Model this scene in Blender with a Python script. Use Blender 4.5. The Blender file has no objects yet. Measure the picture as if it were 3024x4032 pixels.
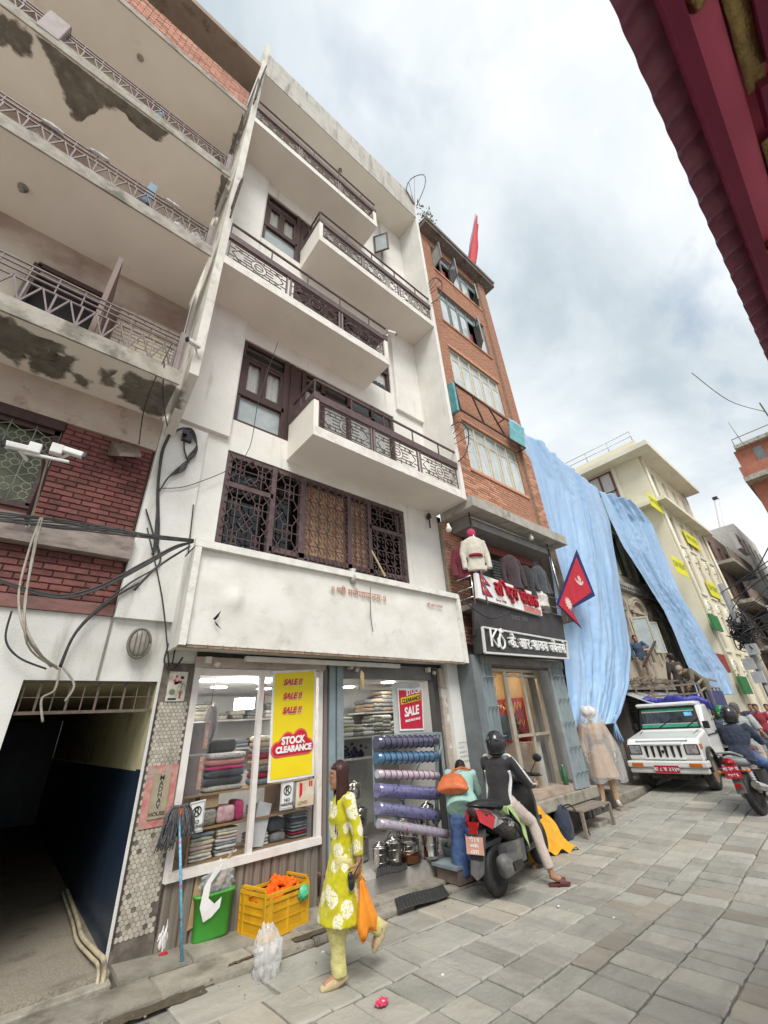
import bpy, bmesh, math, random
from mathutils import Vector, Matrix, noise
R = random.Random(7)
sc = bpy.context.scene
col = sc.collection
                                                              # -- camera
H = 1.8
CX = Vector((0.76755888, -0.63852145, -0.05606897))   # camera right in world axes
CD = Vector((0.26096059, 0.39119346, -0.88253456))    # camera down
CF = Vector((0.58545106, 0.66276545, 0.46689295))     # camera forward
cam = bpy.data.cameras.new('camera'); camo = bpy.data.objects.new('camera', cam); col.objects.link(camo)
m = Matrix.Identity(4)
for i in range(3):
 m[i][0] = CX[i]; m[i][1] = -CD[i]; m[i][2] = -CF[i]
m[2][3] = H
camo.matrix_world = m
cam.sensor_fit = 'VERTICAL'; cam.sensor_height = 24.0; cam.sensor_width = 18.0
cam.lens = 1586.24 * 24 / 4032
cam.clip_start = 0.05; cam.clip_end = 2000
sc.camera = camo
                                                              # -- world, sun, exposure
world = bpy.data.worlds.new('World'); sc.world = world; world.use_nodes = True
SUN_EL, SUN_AZ = math.radians(52), math.radians(238)   # azimuth measured from +X anticlockwise
def build_world():
 nt = world.node_tree; nt.nodes.clear()
 N = lambda t, **k: _mk(nt, t, **k)
 out = N('ShaderNodeOutputWorld')
 sky = N('ShaderNodeTexSky'); sky.sky_type = 'NISHITA'; sky.sun_disc = False
 sky.sun_elevation = SUN_EL; sky.sun_rotation = math.pi / 2 - SUN_AZ
 b1 = N('ShaderNodeBackground'); b1.inputs[1].default_value = 0.09
 nt.links.new(sky.outputs[0], b1.inputs[0])
 tc = N('ShaderNodeTexCoord')
 sep = N('ShaderNodeSeparateXYZ'); nt.links.new(tc.outputs['Generated'], sep.inputs[0])
 def math_(op, a, b):
  n = N('ShaderNodeMath'); n.operation = op
  for i, v in enumerate((a, b)):
   if isinstance(v, (int, float)): n.inputs[i].default_value = v
   else: nt.links.new(v, n.inputs[i])
  return n.outputs[0]
 zz = math_('MAXIMUM', sep.outputs[2], 0.0)
 zz = math_('ADD', zz, 0.35)
 u = math_('DIVIDE', sep.outputs[0], zz); v = math_('DIVIDE', sep.outputs[1], zz)
 cmb = N('ShaderNodeCombineXYZ'); nt.links.new(u, cmb.inputs[0]); nt.links.new(v, cmb.inputs[1])
 def noise_(scale, det, off, dist=0.3):
  mp = N('ShaderNodeMapping'); mp.inputs['Location'].default_value = off
  nt.links.new(cmb.outputs[0], mp.inputs[0])
  n = N('ShaderNodeTexNoise'); n.inputs['Scale'].default_value = scale; n.inputs['Detail'].default_value = det
  n.inputs['Roughness'].default_value = 0.55; n.inputs['Distortion'].default_value = dist
  nt.links.new(mp.outputs[0], n.inputs['Vector']); return n.outputs['Fac']
 def ramp(f, stops):
  r = N('ShaderNodeValToRGB'); e = r.color_ramp.elements
  while len(e) < len(stops): e.new(0.5)
  for el, (p, c) in zip(e, stops): el.position = p; el.color = (*c, 1)
  nt.links.new(f, r.inputs[0]); return r.outputs[0]
 shade = ramp(noise_(1.7, 7, (3.3, 1.9, 0)), [(0.33, (0.255, 0.295, 0.325)), (0.47, (0.37, 0.40, 0.42)), (0.61, (0.475, 0.485, 0.49))])
 cover = ramp(noise_(1.5, 6, (9.1, 4.4, 2.0)), [(0.28, (0.35, 0.35, 0.35)), (0.38, (1, 1, 1))])
 b2 = N('ShaderNodeBackground'); b2.inputs[1].default_value = 0.99
 nt.links.new(shade, b2.inputs[0])
 mix = N('ShaderNodeMixShader'); nt.links.new(cover, mix.inputs[0])
 nt.links.new(b1.outputs[0], mix.inputs[1]); nt.links.new(b2.outputs[0], mix.inputs[2])
 nt.links.new(mix.outputs[0], out.inputs[0])
def _mk(nt, t, **k):
 n = nt.nodes.new(t)
 for a, b in k.items(): setattr(n, a, b)
 return n
build_world()
sl = bpy.data.lights.new('sun', 'SUN'); so = bpy.data.objects.new('sun', sl); col.objects.link(so)
sl.energy = 1.5; sl.angle = math.radians(28); sl.color = (1.0, 0.97, 0.92)
sd = Vector((math.cos(SUN_EL) * math.cos(SUN_AZ), math.cos(SUN_EL) * math.sin(SUN_AZ), math.sin(SUN_EL)))
so.rotation_euler = (-sd).to_track_quat('-Z', 'Y').to_euler(); so.location = (0, -20, 40)
sc.view_settings.view_transform = 'Standard'; sc.view_settings.look = 'None'
sc.view_settings.exposure = 1.2; sc.view_settings.gamma = 1.0; sc.view_settings.use_curve_mapping = False
sc.render.engine = 'CYCLES'
sc.cycles.max_bounces = 7; sc.cycles.transparent_max_bounces = 12; sc.cycles.use_denoising = True
sc.cycles.sample_clamp_indirect = 6.0
                                                              # -- helpers
PX = 3024 / 1659.0          # survey coordinates: the photo read at 1659 x 2212
def ray(a, b):
 x = a * PX - 1512; y = b * PX - 2016
 return CX * x + CD * y + CF * 1586.24
def at(a, b, y):            # the survey point that lies on the vertical plane y
 r = ray(a, b); t = y / r.y
 return Vector((r.x * t, y, H + r.z * t))
def az(a, b, z):
 r = ray(a, b); t = (z - H) / r.z
 return Vector((r.x * t, r.y * t, z))
def ax(a, b, x):
 r = ray(a, b); t = x / r.x
 return Vector((x, r.y * t, H + r.z * t))
def gz(x):                  # ground height along the street: down past the shop, up again beyond
 if x < 1.3: return -0.06 - 0.03 * (x - 1.3)
 t = min(x - 1.3, 5.7)
 return -0.06 - 0.055 * t + 0.0026 * t * t + 0.038 * min(max(x - 7.0, 0), 7)
def ag(a, b):
 z = 0
 for _ in range(50): p = az(a, b, z); z = .5 * z + .5 * gz(p.x)
 return Vector((p.x, p.y, gz(p.x)))
WL = {}
def wloc(p): return WL.get(p.name, Vector((0, 0, 0))) if p else Vector((0, 0, 0))
def tag(o, label=None, cat=None, group=None, kind=None):
 if label: o['label'] = label
 if cat: o['category'] = cat
 if group: o['group'] = group
 if kind: o['kind'] = kind
 return o
def thing(name, label, cat, loc=(0, 0, 0), group=None, rz=0.0):
 o = bpy.data.objects.new(name, None); col.objects.link(o)
 o.empty_display_size = 0.1
 o.location = loc; o.rotation_euler = (0, 0, rz); WL[o.name] = Vector(loc)
 return tag(o, label, cat, group)
def link(name, me, parent=None, local=False, loc=None):
 o = bpy.data.objects.new(name, me); col.objects.link(o)
 if parent: o.parent = parent
 if loc is not None:
  o.location = Vector(loc) - (Vector((0, 0, 0)) if local else wloc(parent))
  WL[o.name] = Vector(loc)
 else: WL[o.name] = wloc(parent)
 return o
class MB:
 def __init__(s): s.v = []; s.f = []; s.sm = []
 def add(s, vs, fs, smooth=False):
  n = len(s.v); s.v += [Vector(v) for v in vs]
  for f in fs: s.f.append([i + n for i in f]); s.sm.append(smooth)
  return s
 def hexa(s, p, smooth=False):
  return s.add(p, [(0, 3, 2, 1), (4, 5, 6, 7), (0, 1, 5, 4), (1, 2, 6, 5), (2, 3, 7, 6), (3, 0, 4, 7)], smooth)
 def box(s, x0, x1, y0, y1, z0, z1):
  return s.hexa([(x0, y0, z0), (x1, y0, z0), (x1, y1, z0), (x0, y1, z0), (x0, y0, z1), (x1, y0, z1), (x1, y1, z1), (x0, y1, z1)])
 def bar(s, p, q, w, h=None, up=(0, 0, 1)):
  p = Vector(p); q = Vector(q); h = h or w; d = (q - p)
  if d.length < 1e-6: return s
  d.normalize(); u = Vector(up)
  if abs(d.dot(u)) > 0.95: u = Vector((0, 1, 0)) if abs(d.y) < .9 else Vector((1, 0, 0))
  a = d.cross(u).normalized(); b = a.cross(d).normalized()
  a *= w / 2; b *= h / 2
  return s.hexa([p - a - b, p + a - b, p + a + b, p - a + b, q - a - b, q + a - b, q + a + b, q - a + b])
 def quad(s, a, b, c, d): return s.add([a, b, c, d], [(0, 1, 2, 3)])
 def poly(s, pts): return s.add(pts, [tuple(range(len(pts)))])
 def prism(s, pts, ext, smooth=False):
  n = len(pts); e = Vector(ext); pts = [Vector(p) for p in pts]
  s.add(pts + [p + e for p in pts], [tuple(reversed(range(n))), tuple(range(n, 2 * n))])
  k = len(s.v) - 2 * n
  for i in range(n):
   j = (i + 1) % n; s.f.append([k + i, k + j, k + n + j, k + n + i]); s.sm.append(smooth)
  return s
 def tube(s, pts, r, n=6, cap=True, smooth=True):
  pts = [Vector(p) for p in pts]; k = len(pts)
  rs = r if isinstance(r, (list, tuple)) else [r] * k
  u = None; rings = []
  for i, p in enumerate(pts):
   d = (pts[min(i + 1, k - 1)] - pts[max(i - 1, 0)])
   if d.length < 1e-7: d = Vector((0, 0, 1))
   d.normalize()
   if u is None:
    u = Vector((0, 0, 1)) if abs(d.z) < .9 else Vector((1, 0, 0))
   u = (u - d * u.dot(d)); u.normalize(); w = d.cross(u)
   rr = rs[i]; ra, rb = rr if isinstance(rr, (list, tuple)) else (rr, rr)
   rings.append([p + u * math.cos(2 * math.pi * j / n) * ra + w * math.sin(2 * math.pi * j / n) * rb for j in range(n)])
  b = len(s.v)
  for rg in rings: s.v += rg
  for i in range(k - 1):
   for j in range(n):
    s.f.append([b + i * n + j, b + i * n + (j + 1) % n, b + (i + 1) * n + (j + 1) % n, b + (i + 1) * n + j]); s.sm.append(smooth)
  if cap:
   s.f.append([b + j for j in reversed(range(n))]); s.sm.append(False)
   s.f.append([b + (k - 1) * n + j for j in range(n)]); s.sm.append(False)
  return s
 def lathe(s, prof, c=(0, 0, 0), n=16, axis='z', smooth=True, arc=None):
  b = len(s.v); c = Vector(c)
  for r, z in prof:
   for j in range(n):
    a = 2 * math.pi * j / n
    if axis == 'z': p = (r * math.cos(a), r * math.sin(a), z)
    elif axis == 'y': p = (r * math.cos(a), z, r * math.sin(a))
    else: p = (z, r * math.cos(a), r * math.sin(a))
    s.v.append(c + Vector(p))
  for i in range(len(prof) - 1):
   for j in range(n):
    s.f.append([b + i * n + j, b + i * n + (j + 1) % n, b + (i + 1) * n + (j + 1) % n, b + (i + 1) * n + j]); s.sm.append(smooth)
  s.f.append([b + j for j in reversed(range(n))]); s.sm.append(False)
  k = b + (len(prof) - 1) * n
  s.f.append([k + j for j in range(n)]); s.sm.append(False)
  return s
 def ball(s, c, r, n=10, m=6):
  rx, ry, rz = r if isinstance(r, (list, tuple)) else (r, r, r)
  b = len(s.v); c = Vector(c)
  for i in range(1, m):
   t = math.pi * i / m
   for j in range(n):
    a = 2 * math.pi * j / n
    s.v.append(c + Vector((rx * math.sin(t) * math.cos(a), ry * math.sin(t) * math.sin(a), -rz * math.cos(t))))
  s.v += [c + Vector((0, 0, -rz)), c + Vector((0, 0, rz))]
  lo = b + (m - 1) * n; hi = lo + 1
  for j in range(n):
   k = (j + 1) % n
   s.f.append([lo, b + k, b + j]); s.sm.append(True)
   s.f.append([hi, b + (m - 2) * n + j, b + (m - 2) * n + k]); s.sm.append(True)
   for i in range(m - 2):
    s.f.append([b + i * n + j, b + i * n + k, b + (i + 1) * n + k, b + (i + 1) * n + j]); s.sm.append(True)
  return s
 def grid(s, fn, nu, nv, smooth=True):
  b = len(s.v)
  for i in range(nu + 1):
   for j in range(nv + 1): s.v.append(Vector(fn(i / nu, j / nv)))
  for i in range(nu):
   for j in range(nv):
    k = b + i * (nv + 1) + j
    s.f.append([k, k + nv + 1, k + nv + 2, k + 1]); s.sm.append(smooth)
  return s
 def xf(s, mat, start=0):
  for i in range(start, len(s.v)): s.v[i] = mat @ s.v[i]
  return s
 def mesh(s, name, mat, off=Vector((0, 0, 0)), fix=True):
  me = bpy.data.meshes.new(name)
  me.from_pydata([tuple(v - off) for v in s.v], [], s.f)
  me.polygons.foreach_set('use_smooth', s.sm)
  if mat: me.materials.append(mat)
  if fix:
   bm = bmesh.new(); bm.from_mesh(me); bmesh.ops.recalc_face_normals(bm, faces=bm.faces); bm.to_mesh(me); bm.free()
  me.update(); return me
 def build(s, name, mat, parent=None, local=False, label=None, solid=None, bevel=None, fix=True):
  off = Vector((0, 0, 0)) if local else wloc(parent)
  o = link(name, s.mesh(name, mat, off, fix), parent)
  if solid:
   md = o.modifiers.new('s', 'SOLIDIFY'); md.thickness = solid; md.offset = 0
  if bevel:
   md = o.modifiers.new('b', 'BEVEL'); md.width = bevel; md.segments = 2; md.limit_method = 'ANGLE'
  if label: o['label'] = label
  return o
def solo(mb, name, mat, label, cat, group=None, loc=None, **k):      # a thing that is one mesh
 o = mb.build(name, mat, **k)
 if loc is None:      # origin at the base of the thing
  vs = [v.co for v in o.data.vertices]
  if vs:
   c = Vector((sum(v.x for v in vs) / len(vs), sum(v.y for v in vs) / len(vs), min(v.z for v in vs)))
   o.data.transform(Matrix.Translation(-c)); o.location = c; WL[o.name] = c
 return tag(o, label, cat, group)
def struct(mb, name, mat, **k): return tag(mb.build(name, mat, **k), kind='structure')
def wall(x0, x1, z0, z1, y, t, holes=(), mb=None):
 mb = mb or MB()
 hs = [(max(a, x0), min(b, x1), max(c, z0), min(d, z1)) for a, b, c, d in holes]
 xs = sorted({x0, x1, *[h[0] for h in hs], *[h[1] for h in hs]}); zs = sorted({z0, z1, *[h[2] for h in hs], *[h[3] for h in hs]})
 for i in range(len(xs) - 1):
  for j in range(len(zs) - 1):
   cx = (xs[i] + xs[i + 1]) / 2; cz = (zs[j] + zs[j + 1]) / 2
   if any(h[0] < cx < h[1] and h[2] < cz < h[3] for h in hs): continue
   a, b, c, d = xs[i], xs[i + 1], zs[j], zs[j + 1]
   mb.quad((a, y, c), (b, y, c), (b, y, d), (a, y, d)); mb.quad((b, y + t, c), (a, y + t, c), (a, y + t, d), (b, y + t, d))
 for a, b, c, d in hs:
  mb.quad((a, y, c), (a, y, d), (a, y + t, d), (a, y + t, c)); mb.quad((b, y, d), (b, y, c), (b, y + t, c), (b, y + t, d))
  if c > z0: mb.quad((b, y, c), (a, y, c), (a, y + t, c), (b, y + t, c))
  if d < z1: mb.quad((a, y, d), (b, y, d), (b, y + t, d), (a, y + t, d))
 mb.quad((x0, y, z0), (x0, y, z1), (x0, y + t, z1), (x0, y + t, z0)); mb.quad((x1, y, z0), (x1, y + t, z0), (x1, y + t, z1), (x1, y, z1))
 mb.quad((x0, y, z1), (x1, y, z1), (x1, y + t, z1), (x0, y + t, z1)); mb.quad((x0, y, z0), (x0, y + t, z0), (x1, y + t, z0), (x1, y, z0))
 return mb
                                                              # -- materials
MATS = {}
def M(name, c, c2=None, s=5, lo=.35, hi=.7, rough=.75, metal=0, dirt=None, ds=1.2, dlo=.5, dhi=.72, damt=1.0, bump=0, bs=60, rnd=0, st=(1, 1, 1), dst=None, spec=.35, coat=0, sheen=0, emit=0, coord='pos'):
 if name in MATS: return MATS[name]
 mt = bpy.data.materials.new(name); mt.use_nodes = True; nt = mt.node_tree; MATS[name] = mt
 b = nt.nodes['Principled BSDF']
 b.inputs['Roughness'].default_value = rough; b.inputs['Metallic'].default_value = metal
 b.inputs['Specular IOR Level'].default_value = spec; b.inputs['Coat Weight'].default_value = coat
 if coat: b.inputs['Coat Roughness'].default_value = .08
 N = lambda t, **k: _mk(nt, t, **k); L = nt.links.new
 if coord == 'pos':
  g = N('ShaderNodeNewGeometry').outputs['Position']
 else: g = N('ShaderNodeTexCoord').outputs['Object']
 def nz(scale, stretch, det=5, off=0):
  mp = N('ShaderNodeMapping'); mp.inputs['Scale'].default_value = stretch; mp.inputs['Location'].default_value = (off, off * .7, off * .3)
  L(g, mp.inputs[0]); n = N('ShaderNodeTexNoise'); n.inputs['Scale'].default_value = scale; n.inputs['Detail'].default_value = det
  n.inputs['Roughness'].default_value = .6; L(mp.outputs[0], n.inputs['Vector']); return n.outputs['Fac']
 def mapr(f, a, z, t0=0., t1=1.):
  r = N('ShaderNodeMapRange'); r.interpolation_type = 'SMOOTHSTEP'
  for i, v in enumerate((a, z, t0, t1)): r.inputs[i + 1].default_value = v
  L(f, r.inputs[0]); return r.outputs[0]
 def mixc(f, a, z):
  x = N('ShaderNodeMix', data_type='RGBA')
  L(f, x.inputs[0])
  for i, v in ((6, a), (7, z)):
   if isinstance(v, tuple): x.inputs[i].default_value = (*v, 1)
   else: L(v, x.inputs[i])
  return x.outputs[2]
 cur = c
 if c2 is None: c2 = tuple(v * .82 for v in c)
 cur = mixc(mapr(nz(s, st), lo, hi), c, c2)
 if dirt: cur = mixc(mapr(nz(ds, dst or st, 7, 5.3), dlo, dhi, 0, damt), cur, dirt)
 if rnd:
  oi = N('ShaderNodeObjectInfo'); h = N('ShaderNodeHueSaturation'); L(cur, h.inputs['Color'])
  L(mapr(oi.outputs['Random'], 0, 1, 1 - rnd, 1 + rnd), h.inputs['Value']); cur = h.outputs[0]
 L(cur, b.inputs['Base Color'])
 if bump:
  bp = N('ShaderNodeBump'); bp.inputs['Strength'].default_value = bump; bp.inputs['Distance'].default_value = .02
  L(nz(bs, (1, 1, 1), 6, 2), bp.inputs['Height']); L(bp.outputs[0], b.inputs['Normal'])
 if sheen: b.inputs['Sheen Weight'].default_value = sheen
 if emit:
  b.inputs['Emission Color'].default_value = (*c, 1); b.inputs['Emission Strength'].default_value = emit
 return mt
def glass(name, tint=(1, 1, 1), clear=.9, rough=.02):
 mt = bpy.data.materials.new(name); mt.use_nodes = True; nt = mt.node_tree; nt.nodes.clear()
 N = lambda t: nt.nodes.new(t); L = nt.links.new
 o = N('ShaderNodeOutputMaterial'); t = N('ShaderNodeBsdfTransparent'); t.inputs[0].default_value = (*[v * clear for v in tint], 1)
 g = N('ShaderNodeBsdfGlossy'); g.inputs[1].default_value = rough; g.inputs[0].default_value = (.9, .95, 1, 1)
 fr = N('ShaderNodeFresnel'); fr.inputs[0].default_value = 1.5
 mx = N('ShaderNodeMixShader'); bf = N('ShaderNodeNewGeometry'); k = N('ShaderNodeMath'); k.operation = 'SUBTRACT'; k.use_clamp = True; L(fr.outputs[0], k.inputs[0]); L(bf.outputs['Backfacing'], k.inputs[1])
 L(k.outputs[0], mx.inputs[0]); L(t.outputs[0], mx.inputs[1]); L(g.outputs[0], mx.inputs[2]); L(mx.outputs[0], o.inputs[0])
 MATS[name] = mt; return mt
def film(name, c, alpha, rough=.2):
 mt = M(name, c, rough=rough, spec=.6, bump=.3, bs=25)
 mt.node_tree.nodes['Principled BSDF'].inputs['Alpha'].default_value = alpha
 return mt
GLS = glass('window_glass'); SHOPG = glass('shop_glass', clear=.93)
WHITE = M('white_plaster', (.77, .755, .71), (.69, .67, .62), s=1.6, dirt=(.46, .41, .34), ds=3.2, dst=(2.6, 2.6, .22), dlo=.56, dhi=.8, damt=.6, bump=.3, bs=45, rough=.85)
WHITE2 = M('white_plaster_grubby', (.74, .73, .695), (.64, .625, .58), s=2, dirt=(.33, .29, .24), ds=2.2, dlo=.5, dhi=.74, damt=.65, bump=.35, bs=60, rough=.9, dst=(1.6, 1.6, .3))
CREAM = M('cream_soffit', (.83, .79, .715), (.78, .735, .655), s=.9, dirt=(.5, .45, .38), ds=.9, dlo=.6, dhi=.8, damt=.5, rough=.9, bump=.1, bs=50)
CONC = M('weathered_concrete', (.43, .40, .35), (.30, .275, .23), s=6, dirt=(.13, .12, .10), ds=3, dlo=.48, dhi=.7, damt=.8, bump=.4, bs=70, rough=.95)
PATCH = M('bare_cement_patch', (.20, .182, .15), (.12, .11, .094), s=5, dirt=(.3, .27, .23), ds=7, dlo=.5, dhi=.75, bump=.5, bs=50, rough=.95)
BROWN = M('brown_painted_steel', (.09, .055, .055), (.125, .085, .085), s=8, rough=.5, bump=.08, bs=80)
DKWOOD = M('dark_wood', (.065, .032, .028), (.045, .022, .02), s=9, rough=.5, st=(1, 1, .2), bump=.1)
BLACK = M('black_rubber', (.018, .018, .019), (.03, .03, .03), s=14, rough=.6)
BLKPL = M('black_plastic', (.02, .02, .022), rough=.3, spec=.5)
STEEL = M('steel_shiny', (.62, .60, .57), (.5, .48, .46), s=6, rough=.18, metal=1)
GREYST = M('grey_painted_steel', (.24, .29, .31), (.19, .235, .25), s=4, rough=.5, dirt=(.1, .09, .08), ds=3, dlo=.55, dhi=.8, damt=.6)
CABLE = M('cable_black', (.035, .033, .032), (.06, .058, .055), s=10, rough=.55)
CABLEW = M('cable_pale', (.42, .39, .33), (.3, .27, .22), s=10, rough=.6)
def curve_wire(pts, sag=0.0, n=14):
 out = []
 for a, b in zip(pts[:-1], pts[1:]):
  a = Vector(a); b = Vector(b)
  for i in range(n):
   t = i / n; p = a.lerp(b, t); p.z -= sag * 4 * t * (1 - t) * (b - a).length; out.append(p)
 out.append(Vector(pts[-1])); return out
def smooth_path(pts, n=6):
 P_ = [Vector(p) for p in pts]; out = []
 for i in range(len(P_) - 1):
  p0 = P_[max(i - 1, 0)]; p1 = P_[i]; p2 = P_[i + 1]; p3 = P_[min(i + 2, len(P_) - 1)]
  for k in range(n):
   t = k / n
   out.append(.5 * ((2 * p1) + (p2 - p0) * t + (2 * p0 - 5 * p1 + 4 * p2 - p3) * t * t + (3 * p1 - p0 - 3 * p2 + p3) * t ** 3))
 out.append(P_[-1]); return out
def text_mb(s, size, depth=.0, shear=0, font_bold=0, align='LEFT', sx=1.0):
 cu = bpy.data.curves.new('t', 'FONT'); cu.body = s; cu.size = size; cu.extrude = depth; cu.shear = shear; cu.align_x = align
 cu.offset = font_bold; cu.resolution_u = 3
 ob = bpy.data.objects.new('t', cu); col.objects.link(ob)
 dg = bpy.context.evaluated_depsgraph_get(); me = bpy.data.meshes.new_from_object(ob.evaluated_get(dg))
 mb = MB(); mb.add([(v.co.x * sx, -v.co.z, v.co.y) for v in me.vertices], [tuple(p.vertices) for p in me.polygons])
 bpy.data.objects.remove(ob); bpy.data.curves.remove(cu); bpy.data.meshes.remove(me)
 return mb
def place(mb, o, u=(1, 0, 0), w=(0, 0, 1)):
 u = Vector(u); w = Vector(w); n = w.cross(u); n.normalize(); o = Vector(o)
 mb.v = [o + u * v.x + w * v.z + n * v.y for v in mb.v]; return mb
def deva(tokens, size, depth, bold=.004, gap=.0):
 out = MB(); x = 0.0
 for tk in tokens:
  tx, cut = tk if isinstance(tk, tuple) else (tk, 1)
  if tx == ' ': x += size * .26; continue
  mark = tx[-1] if tx[-1] in '^~' else ''; t = text_mb(tx.rstrip('^~'), size, depth, font_bold=bold)
  if not t.v: continue
  x0, x1 = min(v.x for v in t.v), max(v.x for v in t.v)
  if cut < 1:
   lim = x0 + (x1 - x0) * cut; me = t.mesh('t', None); bm = bmesh.new(); bm.from_mesh(me); bmesh.ops.bisect_plane(bm, geom=bm.verts[:] + bm.edges[:] + bm.faces[:], plane_co=(lim, 0, 0), plane_no=(1, 0, 0), clear_outer=True); bm.verts.index_update()
   t = MB(); t.add([v.co.copy() for v in bm.verts], [tuple(v.index for v in f.verts) for f in bm.faces]); bm.free(); x1 = lim
  w = size * .045
  if mark == '^': c = (x0 + x1) / 2; t.bar((c, 0, -size * .02), (c - size * .15, 0, -size * .2), w * 1.6, depth * 2); t.bar((c, 0, -size * .02), (c + size * .15, 0, -size * .2), w * 1.6, depth * 2)
  if mark == '~': c = x1 - size * .07; t.tube([(c + size * .16 * math.cos(a), 0, size * .70 + size * .15 * math.sin(a)) for a in [k * math.pi / 8 for k in range(7)]], w, 6)
  b = len(out.v); out.v += [Vector((v.x - x0 + x, v.y, v.z)) for v in t.v]; out.f += [[i + b for i in f] for f in t.f]; out.sm += t.sm; x += x1 - x0 + gap
 return out
W = 5.7; BF = 4.75
                                                              # == GROUND
SLATE = [M('slate_grey', (.35, .335, .29), (.28, .266, .228), s=1.7, dirt=(.30, .285, .24), ds=9, dlo=.52, dhi=.75, damt=.8, bump=.8, bs=16, rough=.72, rnd=.14, st=(1, 3, 1)),
         M('slate_blue', (.335, .322, .285), (.265, .253, .222), s=1.7, dirt=(.30, .29, .26), ds=8, dlo=.5, dhi=.75, bump=.85, bs=14, rough=.7, rnd=.14, st=(3, 1, 1)),
         M('slate_green', (.325, .32, .28), (.255, .25, .217), s=1.7, dirt=(.32, .30, .25), ds=10, dlo=.5, dhi=.72, bump=.8, bs=18, rough=.74, rnd=.14, st=(1, 2, 1)),
         M('slate_brown', (.345, .315, .265), (.285, .257, .213), s=1.7, dirt=(.33, .29, .22), ds=7, dlo=.5, dhi=.75, bump=.5, bs=20, rough=.75, rnd=.25, st=(2, 1, 1))]
GROUT = M('grout_dusty', (.30, .285, .25), (.22, .21, .18), s=9, dirt=(.11, .10, .085), ds=5, dlo=.52, dhi=.7, bump=.6, bs=80, rough=.95)
KERB = M('kerb_stone', (.31, .285, .235), (.23, .21, .17), s=5, dirt=(.12, .10, .075), ds=3.5, dlo=.48, dhi=.72, damt=.8, bump=.5, bs=40, rough=.9, rnd=.15)
MUD = M('wet_mud', (.075, .06, .04), (.13, .105, .07), s=8, rough=.5, bump=.5, bs=40)
mb = MB()
xs = [-400, -60, -20, -5, -2] + [-1 + .4 * i for i in range(22)] + [8, 9, 10, 11, 12, 13, 14, 16, 20, 40, 100, 300, 900]
ys = [-500, -100, -20, -5, 0, 2, 4, 4.9, 5.2, 5.8, 8, 20, 100, 700]
for i in range(len(xs) - 1):
 for j in range(len(ys) - 1):
  a, b, c, d = xs[i], xs[i + 1], ys[j], ys[j + 1]
  mb.quad((a, c, gz(a) - .03), (b, c, gz(b) - .03), (b, d, gz(b) - .03), (a, d, gz(a) - .03))
road = struct(mb, 'road', GROUT, fix=False)
def slab_mesh(seed, mat, rough=.02, cham=.06):
 r = random.Random(seed); mb = MB(); n = 8
 base = [(-.5, -.5), (0, -.5), (.5, -.5), (.5, 0), (.5, .5), (0, .5), (-.5, .5), (-.5, 0)]
 o = [(x + r.uniform(-rough, rough), y + r.uniform(-rough, rough)) for x, y in base]
 top = [(x * (1 - cham) , y * (1 - cham), r.uniform(-.12, .08)) for x, y in o]
 mid = [(x, y, -.45) for x, y in o]; bot = [(x, y, -1.6) for x, y in o]
 mb.add([(x, y, z) for x, y, z in top] + mid + bot + [(r.uniform(-.1, .1), r.uniform(-.1, .1), r.uniform(-.05, .12))],
           [(i, (i + 1) % 8, 24) for i in range(8)] + [(8 + i, 8 + (i + 1) % 8, (i + 1) % 8, i) for i in range(8)] + [(16 + i, 16 + (i + 1) % 8, 8 + (i + 1) % 8, 8 + i) for i in range(8)])
 return mb
VARM = []
for mi, mt in enumerate(SLATE):
 for k in range(3):
  s_ = slab_mesh(mi * 10 + k, mt); VARM.append((mi, s_, s_.mesh('paving_stone', mt)))
def screen(p):
 v = Vector(p) - Vector((0, 0, H)); z = v.dot(CF)
 if z < .1: return None
 return (1512 + 1586 * v.dot(CX) / z, 2016 + 1586 * v.dot(CD) / z, z)
rows = [4.93, 4.40, 3.87, 3.33, 2.95, 2.72, 2.25, 1.78, 1.3, .82, .34, -.14, -.62, -1.1, -1.6, -2.1]
YAW = .035
cand = []
for k in range(len(rows) - 1):
 y1, y0 = rows[k], rows[k + 1]; x = -3.2 + R.random() * .3
 while x < 22:
  L = R.uniform(.25, .37) if not (k == 4) else R.uniform(.42, .6)
  if k == 0: L = R.uniform(.4, .75)
  xc = x + L / 2; x += L
  yc = (y0 + y1) / 2 + YAW * (xc - 4)
  if k == 0 and (1.15 < xc < 1.9): continue
  p = screen((xc, yc, gz(xc)))
  if p is None or not (-150 < p[0] < 3170 and -100 < p[1] < 4180): continue
  cand.append((L * (y1 - y0) / p[2] ** 2, xc, yc, L - .016, y1 - y0 - .016, k))
cand.sort(reverse=True)
rest = {i: MB() for i in range(4)}
for n, (_, xc, yc, L, Wd, k) in enumerate(cand):
 mi = R.choices([0, 1, 2, 3], [5, 3, 4, 1.2 if k != 4 else 6])[0]
 _, smb, me = R.choice([v for v in VARM if v[0] == mi])
 slope = (gz(xc + .1) - gz(xc - .1)) / .2
 rot = Matrix.Translation((xc, yc, gz(xc) + R.uniform(-.006, .006))) @ Matrix.Rotation(YAW + R.uniform(-.015, .015), 4, 'Z') @ Matrix.Rotation(-math.atan(slope) + R.uniform(-.008, .008), 4, 'Y') @ Matrix.Rotation(R.uniform(-.01, .01), 4, 'X') @ Matrix.Rotation(R.choice([0, math.pi]), 4, 'Z') @ Matrix.Diagonal((L, Wd, .025, 1))
 if n < 300:
  o = link('paving_stone', me, road); o.matrix_local = rot
 else:
  b = len(rest[mi].v); rest[mi].v += [rot @ v for v in smb.v]
  rest[mi].f += [[i + b for i in f] for f in smb.f]; rest[mi].sm += smb.sm
mt4 = MB()
bigm = None
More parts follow.
